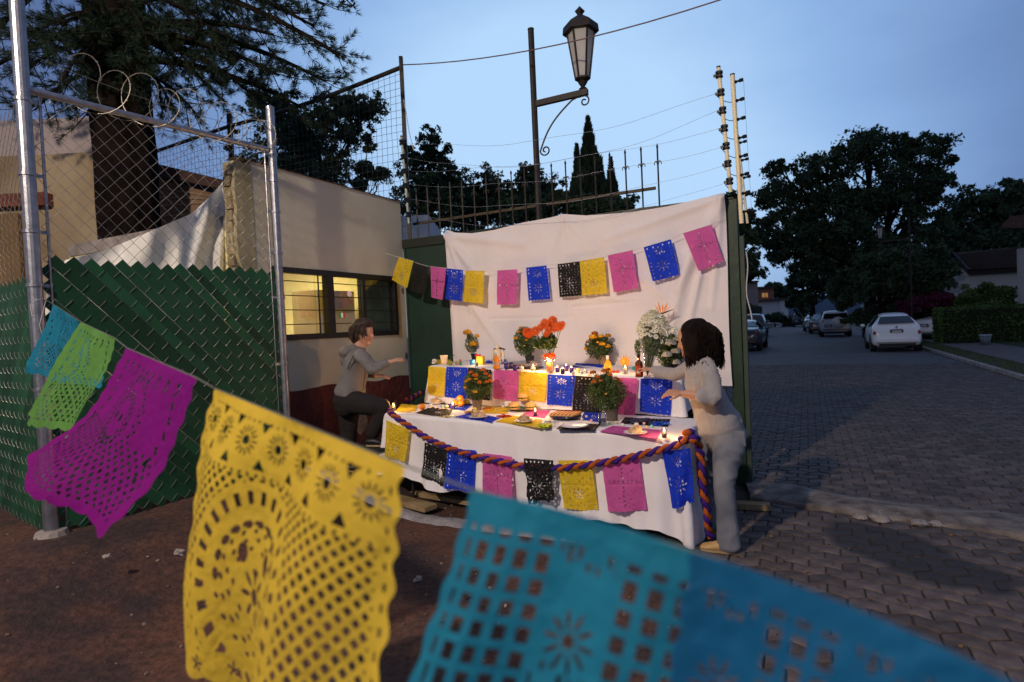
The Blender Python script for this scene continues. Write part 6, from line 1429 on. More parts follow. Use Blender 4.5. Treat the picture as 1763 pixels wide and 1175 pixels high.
paper(shape_rows([((218, 600), (337, 651)), ((180, 662), (300, 735)), ((128, 722), (245, 838)), ((28, 790), (160, 930))], [(1.865, 1.31), (1.87, 1.33), (1.86, 1.34), (1.83, 1.35)], .030, 3, 7), 'magenta', MP['magenta'], 190, 130, pat_mag, ('magenta paper flag blown diagonally in front of the green slats', 'paper flag', BG))
paper(shape_rows([((370, 670), (692, 802)), ((340, 740), (672, 925)), ((320, 840), (648, 1060)), ((312, 965), (610, 1240)), ((334, 1112), (585, 1430))], [(1.21, .70), (1.21, .70), (1.22, .71), (1.23, .72), (1.24, .73)], .034, 4, 12), 'yellow', MP['gold'], 380, 280, pat_yellow, ('big golden yellow paper flag with sunflower cut outs in the foreground', 'paper flag', BG))
paper(shape_rows([((812, 845), (1225, 962)), ((770, 985), (1195, 1110)), ((720, 1130), (1160, 1280)), ((660, 1330), (1110, 1480)), ((600, 1560), (1050, 1720))], [(.60, .47), (.60, .475), (.61, .48), (.62, .49), (.63, .50)], .012, 5, 11, .006), 'teal', MP['teal'], 230, 240, lambda U, W_: pat_slots(U*.62, W_) & (U < .96), ('large blurred teal paper flag with rows of slots, its edge beside the yellow flag', 'paper flag', BG))
paper(shape_rows([((1192, 950), (1900, 1255)), ((1165, 1095), (1850, 1420)), ((1130, 1260), (1780, 1620)), ((1080, 1460), (1700, 1850)), ((1020, 1700), (1600, 2150))], [(.478, .33), (.48, .33), (.485, .34), (.49, .35), (.50, .36)], .010, 9, 8, .010), 'blueteal', MP['blueteal'], 230, 220, lambda U, W_: pat_slots(U*.75+.25, W_) & (U > .04), ('darker blue teal paper flag nearest the camera, overlapping the lighter teal one', 'paper flag', BG))
k = MB(); P = [atY(70, 512, 3.74), atY(92, 524, 3.4), atY(140, 555, 2.55), atY(197, 582, 2.04), atY(218, 599, 1.867), atY(337, 650, 1.31), atY(370, 669, 1.212), atY(692, 800, .70), atY(812, 843, .601), atY(1018, 898, .53), atY(1205, 952, .475), atY(1500, 1072, .402), atY(1900, 1253, .331)]
P = [p+(p-CAM)*(.004/p.y) for p in P]; k.tube(P, .0016, 6); k.build('string', mat('grey_string', (.10, .11, .10), .8), tag=('foreground string tied to the fence post and carrying the large flags', 'string'))
# string knot loop round the post
k = MB(); k.tube([atY(55, 545, 3.7), atY(52, 525, 3.7), atY(62, 516, 3.7), atY(80, 514, 3.72)]+[atY(68, 560, 3.71), atY(72, 575, 3.72)], .002, 5); k.build('string_loop', mat('white_string', (.6, .58, .52)), tag=('white string loop knotted round the thick galvanised post', 'string'))
# ---------------------------------------------------------------- cars
m_tyre = mat('tyre', (.012, .012, .012), .85); m_rim = mat('alloy', (.35, .36, .38), .35, .1, 6, metal=.8); m_cg = mat('car_glass', (.012, .016, .02), .06, .1, 3, spec=.8); m_trim = mat('black_trim', (.018, .018, .018), .6)
m_tail = mat('tail_lamp', (.30, .012, .012), .2, .1, 8, spec=.7); m_plate = mat('plate_white', (.45, .45, .42), .4, .3, 60, c2=(.5, .5, .5)); m_chrome = mat('chrome', (.7, .7, .7), .12, .02, 4, metal=1)
def car(name, label, paint, L_, Wd, H_, kind, group=None):
    """local: +x forward, rear at -L/2"""
    t = thing(name, label, 'car', (0, 0, 0), group); h = L_/2; w = Wd/2
    if kind == 'hatch': st = [(-h, .62, .30, .50, .50, .9), (-h+.04, .88, .22, .78, .80, .84), (-h+.12, .96, .20, .90, .95, .86), (-h+.26, 1, .19, .92, 1.12, .72), (-h+.60, 1, .19, .93, 1.38, .58), (-h+.95, 1, .19, .93, H_, .55), (-.05, 1, .19, .92, H_, .55), (.45, 1, .19, .92, H_-.09, .56), (.98, 1, .19, .90, .99, .76), (h-.45, .97, .20, .80, .88, .8), (h-.1, .86, .22, .60, .70, .8), (h, .6, .30, .5, .52, .9)]
    elif kind == 'suv': st = [(-h, .80, .42, .62, .64, .9), (-h+.03, .93, .32, .95, 1.0, .86), (-h+.07, .98, .30, 1.06, 1.14, .84), (-h+.16, 1, .28, 1.08, 1.42, .78), (-h+.30, 1, .28, 1.08, H_-.06, .74), (-h+.6, 1, .28, 1.08, H_, .74), (.1, 1, .28, 1.05, H_, .74), (.6, 1, .28, 1.04, H_-.12, .70), (1.15, 1, .28, 1.0, 1.12, .8), (h-.35, .97, .30, .9, 1.0, .82), (h-.06, .88, .32, .66, .8, .84), (h, .7, .4, .55, .6, .9)]
    else: st = [(-h, .72, .34, .6, .62, .9), (-h+.05, .92, .24, .86, .9, .84), (-h+.2, .98, .21, .96, 1.03, .82), (-h+.75, 1, .19, .96, 1.06, .80), (-h+1.25, 1, .19, .93, 1.34, .66), (-.25, 1, .19, .92, H_, .64), (.35, 1, .19, .92, H_-.03, .64), (.75, 1, .19, .92, H_-.18, .64), (1.25, 1, .19, .90, 1.0, .78), (h-.4, .97, .2, .78, .88, .82), (h-.08, .86, .22, .58, .7, .8), (h, .62, .3, .5, .52, .9)]
    k = MB(); n = 14; vs = []
    for x, ww, zb, belt, top_, wt in st:
        W_ = w*ww; half = [(0, zb), (W_*.82, zb), (W_*.97, zb+.10), (W_, (zb+belt)/2), (W_*.97, belt), (W_*wt*1.06 if top_ > belt+.2 else W_*.9, belt+(top_-belt)*.86), (W_*wt*.82, top_-.012), (0, top_)]
        ring_ = half+[(-y, z) for y, z in half[-2:0:-1]]
        vs += [(x, y, z) for y, z in ring_]; n = len(ring_)
    m_ = len(st); k.add(vs, [(i*n+j, (i+1)*n+j, (i+1)*n+(j+1) % n, i*n+(j+1) % n) for i in range(m_-1) for j in range(n)]+[tuple(range(n)), tuple((m_-1)*n+j for j in range(n-1, -1, -1))])
    o = k.build('body', paint, t, local=True, smooth=True); sd = o.modifiers.new('s', 'SUBSURF'); sd.levels = 2; sd.render_levels = 2
    # glass: rear, front, sides
    def station(x):
        for i in range(m_-1):
            if st[i][0] <= x <= st[i+1][0]: f = (x-st[i][0])/(st[i+1][0]-st[i][0]); return [st[i][j]*(1-f)+st[i+1][j]*f for j in range(6)]
    zi = {'hatch': (-h+.20, -h+.60), 'suv': (-h+.075, -h+.24), 'sedan': (-h+.80, -h+1.22)}[kind]
    x0, x1 = zi; s0, s1 = station(x0), station(x1); k = MB()
    za, zb_ = s0[4]+.03, s1[4]-.045
    k.grid(lambda u, v: Vector((x0+(x1-x0)*v-.022-.02*math.cos((u-.5)*PI), (u-.5)*2*w*((.72 if kind == 'hatch' else .80)+(-.16 if kind != 'suv' else -.09)*v), za+(zb_-za)*v)), 8, 4); k.build('rear_window', m_cg, t, local=True, smooth=True)
    xa = {'hatch': (-h+.62, .82), 'suv': (-h+.35, .95), 'sedan': (-h+1.15, 1.05)}[kind]
    for s in (-1, 1):
        k = MB()
        def sf(u, v):
            x = xa[0]+(xa[1]-xa[0])*u; x_ = x - (.18 if u > .9 else 0)*v*1.5 + (.12*v if u < .1 else 0); q = station(x_); z = q[3]+.05+(q[4]-q[3]-.13)*v
            return Vector((x_, s*(w*q[1]*(.985+(q[5]*1.02-.985)*v*.92)+.012), z))
        k.grid(sf, 10, 3); k.build('side_window', m_cg, t, local=True, smooth=True)
        k = MB(); xm = (xa[0]+xa[1])/2; q = station(xm); k.add([Vector((xm-.03, s*(w*.985+.02), q[3]+.05)), Vector((xm+.03, s*(w*.985+.02), q[3]+.05)), Vector((xm+.03, s*(w*q[5]*1.04+.02), q[4]-.09)), Vector((xm-.03, s*(w*q[5]*1.04+.02), q[4]-.09))], [(0, 1, 2, 3)]); k.build('door_pillar', m_trim, t, local=True)
        k = MB(); k.ball(Vector((xa[1]-.15, s*(w+.09), .98 if kind != 'suv' else 1.12)), .085, 8, .8); k.build('wing_mirror', paint, t, local=True, smooth=True)
        # tail lamp
        zt = {'hatch': .72, 'suv': .98, 'sedan': .84}[kind]; k = MB(); k.ball(Vector((-h+.10, s*w*.84, zt)), .1, 10, .95 if kind != 'suv' else 1.5, 0, (.7, .75)); k.build('tail_lamp', m_tail, t, local=True, smooth=True)
        k = MB(); k.ball(Vector((h-.12, s*w*.68, .66 if kind != 'suv' else .8)), .11, 10, .8, 0, (.8, 1)); k.build('headlight', m_plate, t, local=True, smooth=True)
    for fx in (-h+.62 if kind == 'hatch' else -h+.8, h-.72):
        for s in (-1, 1):
            r = .30 if kind != 'suv' else .36; c = Vector((fx, s*(w-.10), r))
            k = MB(); k.lathe(c, [(r*.62, -.11), (r*.95, -.10), (r, -.06), (r, .06), (r*.95, .10), (r*.62, .115), (r*.60, .07)], 26, ax=Vector((0, s, 0))); wh = k.build('wheel', m_tyre, t, local=True, smooth=True)
            k = MB(); k.lathe(c, [(0, .10), (r*.16, .10), (r*.2, .08), (r*.56, .085), (r*.62, .10)], 20, ax=Vector((0, s, 0))); k.build('rim', m_rim, wh, local=True)
            k = MB(); k.lathe(c+Vector((0, 0, .02)), [(r*1.13, -.10), (r*1.16, .106), (r*.99, .107)], 24, ax=Vector((0, s, 0))); k.build('wheel_arch', m_trim, t, local=True)
    zb2 = {'hatch': .42, 'suv': .55, 'sedan': .45}[kind]
    k = MB(); k.box((-h-.0, 0, zb2), .12, Wd*.86, .20); bp_ = k.build('rear_bumper', paint, t, local=True, bevel=.04)
    k = MB(); k.box((-h-.062, 0, zb2-.055), .012, Wd*.80, .022); k.build('bumper_strip', m_trim, t, local=True)
    k = MB(); k.box((-h+.02, 0, .27), .2, Wd*.7, .12); k.build('valance', m_trim, t, local=True, bevel=.02)
    zp = {'hatch': .76, 'suv': .72, 'sedan': .72}[kind]; yp = 0 if kind != 'suv' else .45
    k = MB(); k.box((-h+.045 if kind == 'hatch' else -h-.065, yp, zp), .02, .42, .15, Vector((1, 0, .0)), Vector((0, 1, 0))); k.build('plate_recess', m_trim, t, local=True)
    k = MB(); k.box((-h+.028 if kind == 'hatch' else -h-.08, yp, zp-.005), .01, .31, .11); k.build('number_plate', m_plate, t, local=True)
    if kind == 'hatch':
        k = MB(); k.box((-h+.02, 0, zp+.09), .03, .36, .02); k.build('handle_bar', m_chrome, t, local=True); k = MB(); k.lathe((-h+.065, 0, .93), [(0, .012), (.04, .012), (.045, 0)], 14, ax=Vector((-1, 0, 0))); k.build('badge', m_chrome, t, local=True)
        k = MB(); k.tube([(-h+.05, .35, .25), (-h-.04, .35, .25)], .03, 8); k.build('exhaust', m_chrome, t, local=True)
        for s in (-.38, .38): k = MB(); k.ball(Vector((-h+.95, s, 1.0)), .13, 10, 1.0, 0, (.35, .9)); k.build('headrest', mat('grey_seat', (.2, .2, .2), .8), t, local=True, smooth=True)
    if kind == 'suv':
        k = MB(); k.lathe((-h-.04, -.12, .92), [(.34, 0), (.36, .03), (.36, .13), (.32, .17), (.12, .175), (0, .18)], 30, ax=Vector((-1, 0, 0))); k.build('spare_wheel_cover', paint, t, local=True, smooth=True)
        for s in (-1, 1): k = MB(); k.bar((-1.3, s*.6, H_+.03), (.5, s*.6, H_+.03), .04, .03); k.build('roof_rail', m_trim, t, local=True)
    return t
def paint(n, c, met=.0, r=.28): return mat(n, c, r, .03, 3, 0, metal=met, coat=.6, spec=.5)
pw = paint('white_paint', (.84, .85, .86)); ps_ = paint('silver_paint', (.62, .63, .65), .15, .35); pd_ = paint('dark_blue_paint', (.035, .04, .055), .3); pg_ = paint('grey_paint', (.16, .17, .185), .3); pb2 = paint('slate_paint', (.06, .07, .09), .4)
FWD = math.pi/2-TH   # heading along the road
CG = 'cars parked along the road'
def place(t, px, py, ang=0, dx=0, z=-.004):
    # px,py: ground point under the middle of the rear end
    P = atZ(px, py, 0); h = Vector((math.cos(FWD+ang), math.sin(FWD+ang), 0)); p = P+h*dx; t.location = (p.x, p.y, z); t.rotation_euler = (0, 0, FWD+ang); ORG[t.name] = Vector(t.location)
c = car('parked_car', 'small rounded white hatchback parked nearest on the road', pw, 3.55, 1.64, 1.49, 'hatch', CG); place(c, 1545, 606, .0, 1.75)
c = car('parked_car', 'white saloon poking out from behind the clipped hedge', pw, 4.5, 1.8, 1.45, 'sedan', CG); place(c, 1594, 587, -.9, 2.25, .03)
c = car('parked_car', 'silver off-roader with a spare wheel on its back door', ps_, 4.3, 1.80, 1.72, 'suv', CG); place(c, 1440, 580, .02, 2.1)
c = car('parked_car', 'grey off-roader parked just ahead of the one with the spare wheel', pg_, 4.3, 1.76, 1.60, 'sedan', CG); place(c, 1420, 576, .03, 3.8)
c3 = car('parked_car', 'pale saloon second in front of the spare wheel off-roader', ps_, 4.4, 1.75, 1.48, 'sedan', CG); place(c3, 1407, 572, .03, 5.6)
c = car('parked_car', 'distant dark off-roader at the far end of the parked row', pb2, 4.4, 1.85, 1.72, 'suv', CG); place(c, 1379, 563, .0, 2)
c = car('parked_car', 'dark saloon parked close behind the green gate post', pd_, 4.5, 1.8, 1.45, 'sedan', CG); place(c, 1272, 606, -.02, 2.25)
c = car('parked_car', 'slate off-roader parked beyond the dark saloon across the road', pb2, 4.5, 1.85, 1.75, 'suv', CG); place(c, 1294, 581, .0, 2.25)
c = car('parked_car', 'far white car crossing at the end of the road', pw, 4.2, 1.75, 1.42, 'sedan', CG); place(c, 1327, 556, 1.4, 0)

# ---------------------------------------------------------------- trees and shrubs
def mleaf(n, c, tr=.15, var=.4): return mat(n, c, .7, var, 1.2, 0, trans=tr, c2=tuple(x*1.5 for x in c), spec=.25)
m_dk = mleaf('dark_foliage', (.030, .052, .026)); m_cy = mleaf('cypress_foliage', (.018, .032, .016)); m_pn = mleaf('pine_needles', (.013, .026, .016), .1); m_hd = mleaf('hedge_foliage', (.05, .09, .022)); m_bg = mat('bougainvillea_bracts', (.10, .012, .045), .7, .3, 2, 0, trans=.2)
m_bark = mat('bark', (.012, .009, .007), .95, .4, 4, 1., spec=.1)
def limb(k, p, q, r0, r1, wob=.05, n=8, seed=0):
    P = []; R = []
    for i in range(n+1):
        f = i/n; o = Vector((noise.noise(Vector((seed, f*3, 0))), noise.noise(Vector((seed, f*3, 9))), noise.noise(Vector((seed, f*3, 4)))))*wob*(p-q).length*math.sin(PI*f*.9)
        P.append(Vector(p).lerp(Vector(q), f)+o); R.append(r0+(r1-r0)*f)
    k.tube(P, R, 7); return P
def tree(name, label, base, tr_h, blobs, n, leaf, m=None, group=None, r0=.2, limbs=True, bias=None, L2=None, cat='tree', gap=70):
    """blobs: (centre, rx, rz); leaf clumps fill them unevenly"""
    t = thing(name, label, cat, base, group); k = MB(); top_ = Vector(base)+ZU*tr_h
    limb(k, Vector(base)-ZU*.1, top_, r0, r0*.6, .03, 8, len(label)); k.build('trunk', m_bark, t, smooth=True)
    if limbs:
        k = MB()
        for i, (c, rx, rz_) in enumerate(blobs):
            P = limb(k, top_-ZU*tr_h*.12*random.random(), c, r0*.45, r0*.08, .12, 8, i+len(label))
            for q in range(3): limb(k, P[4+q], Vector(c)+Vector((random.gauss(0, rx*.28), random.gauss(0, rx*.28), random.gauss(0, rz_*.25))), r0*.16, r0*.04, .1, 5, q+i*3)
        k.build('branches', m_bark, t)
    tot = sum(b[1]**2*b[2] for b in blobs)**1.0; Qs = []
    for c, rx, rz_ in blobs:
        nn = int(n*(rx**2*rz_)**.66/sum((b[1]**2*b[2])**.66 for b in blobs)); nc = max(6, int(nn/(gap if gap < 90 else 42)))
        d = RNG.normal(size=(nc, 3)); d /= np.linalg.norm(d, axis=1)[:, None]; cc = np.array(c)+(d*(RNG.random(nc)**.4)[:, None] if gap < 90 else RNG.normal(size=(nc, 3))*.62)*np.array((rx, rx, rz_))
        rr = (np.full(nc, rx*.17+leaf*.8) if gap < 90 else np.full(nc, rx*.06+leaf*1.1))*(.5+1.0*RNG.random(nc)); Qs.append(clumps(cc, rr, nn, (1, 1, .75)))
    C = np.concatenate(Qs); quads_np('crown', m or m_dk, rand_quads(C, leaf, L2 or leaf*.55, bias=bias), t)
    return t
def B(px, py, Y, rpx, rz=None): return (atY(px, py, Y), rpx*Y/1000, (rz or rpx)*Y/1000)
def base(px, Y): p = atY(px, 560, Y); return Vector((p.x, Y, 0))
# big spreading tree across the road
Y = 34
tree('spreading_tree', 'broad domed dark tree towering over the parked cars', base(1500, Y), 3.2, [B(1490, 262, Y, 62, 34), B(1585, 268, Y, 50, 36), B(1420, 300, Y, 48, 40), B(1345, 330, Y, 42, 50), B(1350, 400, Y, 55, 40), B(1440, 370, Y, 70, 60), B(1540, 340, Y, 75, 55), B(1600, 330, Y, 38, 30), B(1400, 430, Y, 55, 45), B(1470, 440, Y, 60, 50), B(1550, 430, Y, 60, 50), B(1600, 400, Y, 35, 40), B(1340, 292, Y, 16, 20), B(1365, 290, Y, 8, 12), B(1500, 245, Y, 30, 16), B(1570, 245, Y, 34, 16), B(1620, 300, Y, 24, 20), B(1318, 345, Y, 18, 16), B(1310, 385, Y, 16, 12), B(1320, 420, Y, 18, 12)], 62000, .22, r0=.45)
tree('spreading_tree', 'dark rounded tree filling the frame edge behind the tiled house', base(1700, 40), 4, [B(1690, 355, 40, 60, 38), B(1745, 350, 40, 50, 40), B(1790, 380, 40, 60, 60), B(1650, 400, 40, 35, 40), B(1700, 420, 40, 70, 50), B(1640, 440, 40, 30, 40)], 18000, .34, r0=.4)
tree('leafy_tree', 'dark tree standing behind the broad domed one at the far cars', base(1400, 52), 3, [B(1395, 480, 52, 35, 35), B(1430, 470, 52, 35, 40), B(1380, 520, 52, 22, 25), B(1340, 440, 52, 22, 20)], 9000, .4, r0=.3)
tree('leafy_tree', 'shadowy low trees massed behind the roadside lamp posts', base(1520, 30), 2, [B(1500, 480, 30, 45, 40), B(1560, 470, 30, 45, 45), B(1610, 460, 30, 35, 40), B(1460, 500, 30, 35, 35), B(1600, 505, 30, 30, 25)], 14000, .24, r0=.25)
tree('leafy_tree', 'small leafy tree seen between the gate post and the road', base(1262, 24), 3, [B(1270, 400, 24, 32, 40), B(1262, 450, 24, 34, 35), B(1290, 470, 24, 20, 18), B(1255, 360, 24, 20, 22)], 7000, .22, r0=.2)
tree('leafy_tree', 'far small tree group at the end of the road', base(1342, 120), 3, [B(1325, 498, 120, 12, 7), B(1345, 500, 120, 12, 8), B(1358, 508, 120, 8, 8)], 2500, .9, r0=.3)
# low bushes at the end of the road
def hedge(name, label, boxes, m, leaf, n, cat='hedge', group=None, bx=None):
    """boxes: list of (corner0, corner1) world axis-free boxes in gate axes (a0,a1,b0,b1,z0,z1)"""
    a0, a1, b0, b1, z0, z1 = boxes; c = V((a0+a1)/2, (b0+b1)/2, z0); t = thing(name, label, cat, c, group)
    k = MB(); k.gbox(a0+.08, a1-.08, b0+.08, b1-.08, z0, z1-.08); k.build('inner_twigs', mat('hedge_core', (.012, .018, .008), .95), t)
    A = RNG.random((n, 3)); f = RNG.integers(0, 5, n); P = A.copy()
    P[f == 0, 2] = 1; P[f == 1, 0] = 0; P[f == 2, 0] = 1; P[f == 3, 1] = 1; P[f == 4, 1] = 0
    P = P+RNG.normal(size=P.shape)*np.array((.04/(a1-a0), .04/abs(b1-b0), .04/(z1-z0)))
    C = np.array(O)+np.outer(a0+(a1-a0)*P[:, 0], np.array(GU))-np.outer(b0+(b1-b0)*P[:, 1], np.array(RU))+np.outer(z0+(z1-z0)*P[:, 2], np.array(ZU))
    quads_np('foliage', m, rand_quads(C, leaf, leaf*.6), t); return t
h1 = ab(atZ(1622, 592, .06)); print('hedge', h1)
hedge('clipped_hedge', 'long box clipped hedge with a paler top beside the driveway', (h1[0], h1[0]+9, h1[1]-1.6, h1[1]+.0, .06, 1.52), m_hd, .09, 16000)
q = ab(atY(1695, 560, 28)); k = MB()
t = tree('rounded_shrub', 'tall round topped clipped bush rising behind the box hedge', base(1695, 27), 1.2, [B(1665, 512, 27, 18, 22), B(1700, 508, 27, 26, 24), B(1730, 514, 27, 20, 22), B(1690, 530, 27, 40, 18)], 8000, .13, m_hd, r0=.1, limbs=False, cat='bush')
tree('bougainvillea', 'crimson flowering bougainvillea bank behind the white saloon', base(1585, 29), .6, [B(1560, 525, 29, 22, 12), B(1600, 518, 29, 28, 14), B(1635, 520, 29, 20, 14)], 5000, .16, m_bg, r0=.08, limbs=False, cat='bush')
tree('shrub_bank', 'dark shrub bank running behind the parked hatchback', base(1540, 31), .5, [B(1480, 545, 31, 30, 14), B(1530, 540, 31, 40, 20), B(1590, 545, 31, 40, 20), B(1640, 545, 31, 20, 16)], 9000, .16, m_dk, r0=.08, limbs=False, cat='bush')
tree('shrub_bank', 'distant dark hedge closing the end of the road', base(1335, 75), .5, [B(1322, 550, 75, 12, 7), B(1340, 549, 75, 14, 8), B(1358, 552, 75, 14, 10)], 3000, .35, m_dk, r0=.1, limbs=False, cat='bush')
hedge('clipped_hedge', 'tall unclipped hedge along the far side of the road behind the green wall', (-6.5, -4.2, -70, -30, 0, 2.6), m_dk, .16, 9000)
# cypresses
def cypress(label, px, ptop, pbot, wpx, Y, n=9000, lobes=None):
    t = thing('cypress', label, 'tree', base(px, Y), 'cypress trees'); b0 = base(px, Y); zt = atY(px, ptop, Y).z
    k = MB(); limb(k, b0, b0+ZU*zt*.9, .16, .02, .01, 8, 3); k.build('trunk', m_bark, t)
    s = RNG.random(n)**.75; z = zt*(.12+.88*s); R = (wpx*Y/1000)*np.minimum(1, 2.6*(1-s)**1.15+.02)*(.95+.12*np.sin(z*6+px)+.08*np.sin(z*17))
    th = RNG.random(n)*2*PI; rr = R*(.55+.5*RNG.random(n)); C = np.stack([b0.x+rr*np.cos(th), b0.y+rr*np.sin(th), z], 1)
    d = np.stack([np.cos(th)*.25, np.sin(th)*.25, np.ones(n)], 1); Q = rand_quads(C, .26, .09, bias=d*2.2, spread=.4); quads_np('crown', m_cy, Q, t)
cypress('tallest cypress with a thin pointed tip behind the spear fence', 1027, 205, 560, 44, 20, 18000); cypress('shorter cypress just booth side of the tallest one', 1006, 252, 560, 28, 20.5, 8000); cypress('stubby cypress on the road side of the tallest one', 1063, 275, 560, 28, 20.5, 9000); cypress('lowest cypress merging between the tall one and the stubby one', 1046, 283, 560, 30, 20.2, 9000)
Y = 15
tree('pointed_tree', 'airy dark tree just road side of the netting post', base(740, Y), 4.2, [B(738, 255, Y, 20, 26), B(722, 290, Y, 26, 22), B(760, 285, Y, 22, 24), B(735, 320, Y, 40, 24), B(775, 325, Y, 24, 28), B(730, 360, Y, 45, 30), B(742, 238, Y, 9, 16), B(708, 262, Y, 8, 12)], 16000, .09, r0=.12, gap=60+40)
tree('pointed_tree', 'clump of dark trees between the netting post and the street lamp', base(820, 17), 4, [B(800, 330, 17, 22, 26), B(832, 330, 17, 24, 28), B(815, 365, 17, 50, 30), B(860, 350, 17, 26, 34), B(780, 360, 17, 24, 30)], 18000, .10, r0=.12, gap=60+40)
tree('pointed_tree', 'feathery tree standing directly behind the street lamp pole', base(915, 19), 4.5, [B(908, 300, 19, 16, 14), B(925, 320, 19, 24, 28), B(895, 345, 19, 24, 26), B(945, 345, 19, 22, 24), B(910, 370, 19, 50, 24)], 16000, .11, r0=.12, gap=95, bias=np.array((0, 0, 1.4)))
tree('pointed_tree', 'low bushy tree at the foot of the tall cypress', base(985, 17), 3.8, [B(975, 345, 17, 26, 14), B(1000, 352, 17, 30, 14), B(1060, 352, 17, 30, 12), B(1085, 350, 17, 12, 8)], 5000, .15, r0=.1)
# feathery tree behind the netting
Y = 14
tree('airy_tree', 'feathery eucalyptus like tree seen through the netting', base(560, Y), 5.2, [B(500, 220, Y, 42, 26), B(525, 255, Y, 42, 28), B(560, 205, Y, 34, 22), B(600, 190, Y, 40, 16), B(635, 185, Y, 26, 14), B(600, 235, Y, 28, 18), B(480, 290, Y, 50, 34), B(540, 300, Y, 40, 28), B(580, 285, Y, 24, 18), B(470, 180, Y, 34, 20)], 34000, .085, r0=.12, gap=60+40)
tree('airy_tree', 'thin wind bent sapling seen through the netting near the wall', base(632, 11), 4.1, [B(633, 250, 11, 5, 16), B(628, 290, 11, 9, 14), B(648, 302, 11, 14, 5), B(660, 296, 11, 8, 4), B(620, 318, 11, 12, 6)], 1800, .11, r0=.05)
# the great pine by the booth
bz = base(222, 6.9); t = thing('pine_tree', 'huge dark pine with a thick trunk rising behind the chain link fence', 'tree', bz)
k = MB()
def trunkf(u, v):
    z = -.1+9.5*v; cx = atY(221+(-4)*v*2, 420-380*v, 6.9).x; r = (.33-.05*v)*(1+.06*math.sin(u*2*PI*9+z)+.05*noise.noise(Vector((u*12, z*2, 0)))); 
    cx = atY(220, 300, 6.9).x - .05*v
    return Vector((cx+r*math.cos(2*PI*u), 6.9+r*math.sin(2*PI*u), z))
k.grid(trunkf, 40, 90); k.build('trunk', mat('pine_bark', (.009, .006, .005), .95, .5, 5, 1., spec=.08), t, smooth=True)
tc_ = Vector((atY(220, 200, 6.9).x, 6.9, 0)); BR = []
ends_ = [(585, 95, 6.3), (560, 140, 6.6), (520, 185, 6.9), (470, 60, 6.0), (540, 45, 6.4), (480, 130, 6.3), (430, 160, 6.6), (400, 100, 6.1), (350, 40, 6.0), (330, 120, 6.4), (600, -30, 6.8), (450, -20, 6.5), (300, 190, 6.8), (500, 0, 6.8), (560, 10, 7.4),
         (60, 60, 6.4), (30, 130, 6.8), (100, 150, 6.3), (110, 40, 6.0), (140, 110, 6.0), (10, 20, 6.9), (150, 200, 6.6), (60, 190, 7.0), (90, -40, 6.3), (250, 60, 6.1), (230, 140, 6.3), (290, 90, 7.6), (410, 40, 7.6), (380, 170, 7.4), (180, 60, 6.0), (345, 205, 7.0), (-40, 90, 7.), (-60, 150, 7.2)]
kb = MB(); C = []; Dn = []
for i, (px, py, Y_) in enumerate(ends_):
    e = atY(px, py, Y_); s = tc_.copy(); s.z = e.z+random.uniform(.1, .9)+(e-tc_).xy.length*.18; m_ = s.lerp(e, .5)+ZU*(.25+.1*random.random())
    P = [s.lerp(m_, f/4).lerp(m_.lerp(e, f/4), f/4) if False else (s*(1-f/8)**2+m_*2*(f/8)*(1-f/8)+e*(f/8)**2) for f in range(9)]
    Ln = (e-s).length; kb.tube(P, [.05*(1-f/9.5)*min(1, Ln/2.0)+.006 for f in range(9)], 6)
    nt_ = int(11+Ln*10)
    for j in range(nt_):
        f = .22+.78*random.random(); q = f*8; a_ = P[int(min(q, 7))].lerp(P[int(min(q, 7))+1], q-int(min(q, 7))); dirn = (e-s).normalized()
        tw = (dirn*random.uniform(.2, 1)+Vector((random.gauss(0, .6), random.gauss(0, .6), random.gauss(-.25, .35)))).normalized()*random.uniform(.25, .6)
        b_ = a_+tw+ZU*.04; c_ = a_.lerp(b_, .5)-ZU*.03; kb.tube([a_, c_, b_], [.007, .005, .002], 4, cap=False)
        for s_ in range(4):
            f2 = .35+.65*(s_+random.random())/4; C.append(a_.lerp(b_, f2)); Dn.append(tw.normalized())
kb.build('branches', m_bark, t)
C = np.array([tuple(c) for c in C]); Dn = np.array([tuple(d) for d in Dn]); nn = 34
CC = np.repeat(C, nn, 0); DD = np.repeat(Dn, nn, 0); dd = DD*1.1+RNG.normal(size=CC.shape)*.55+np.array((0, 0, .25)); dd /= np.linalg.norm(dd, axis=1)[:, None]
ln = .085*(.6+.7*RNG.random(len(CC)))[:, None]; CC = CC+dd*ln*.5; e = np.cross(dd, RNG.normal(size=CC.shape)); e /= np.linalg.norm(e, axis=1)[:, None]; w_ = .0024
Q = np.stack([CC-dd*ln/2, CC+e*w_, CC+dd*ln/2, CC-e*w_], 1); quads_np('needles', m_pn, Q, t, kind='stuff'); print('needles', len(Q))
# twig hanging in at the top edge
t = thing('tree_twig', 'small leafy twig tip dipping into view at the top of the sky', 'branch', atY(600, 5, 6)); k = MB(); k.tube([atY(560, -60, 6), atY(585, -10, 6), atY(612, 14, 6)], .006, 5); k.build('stem', m_bark, t)
quads_np('leaves', m_pn, rand_quads(np.array([tuple(atY(585+30*random.random(), -12+24*random.random(), 6)) for i in range(60)]), .07, .02), t)

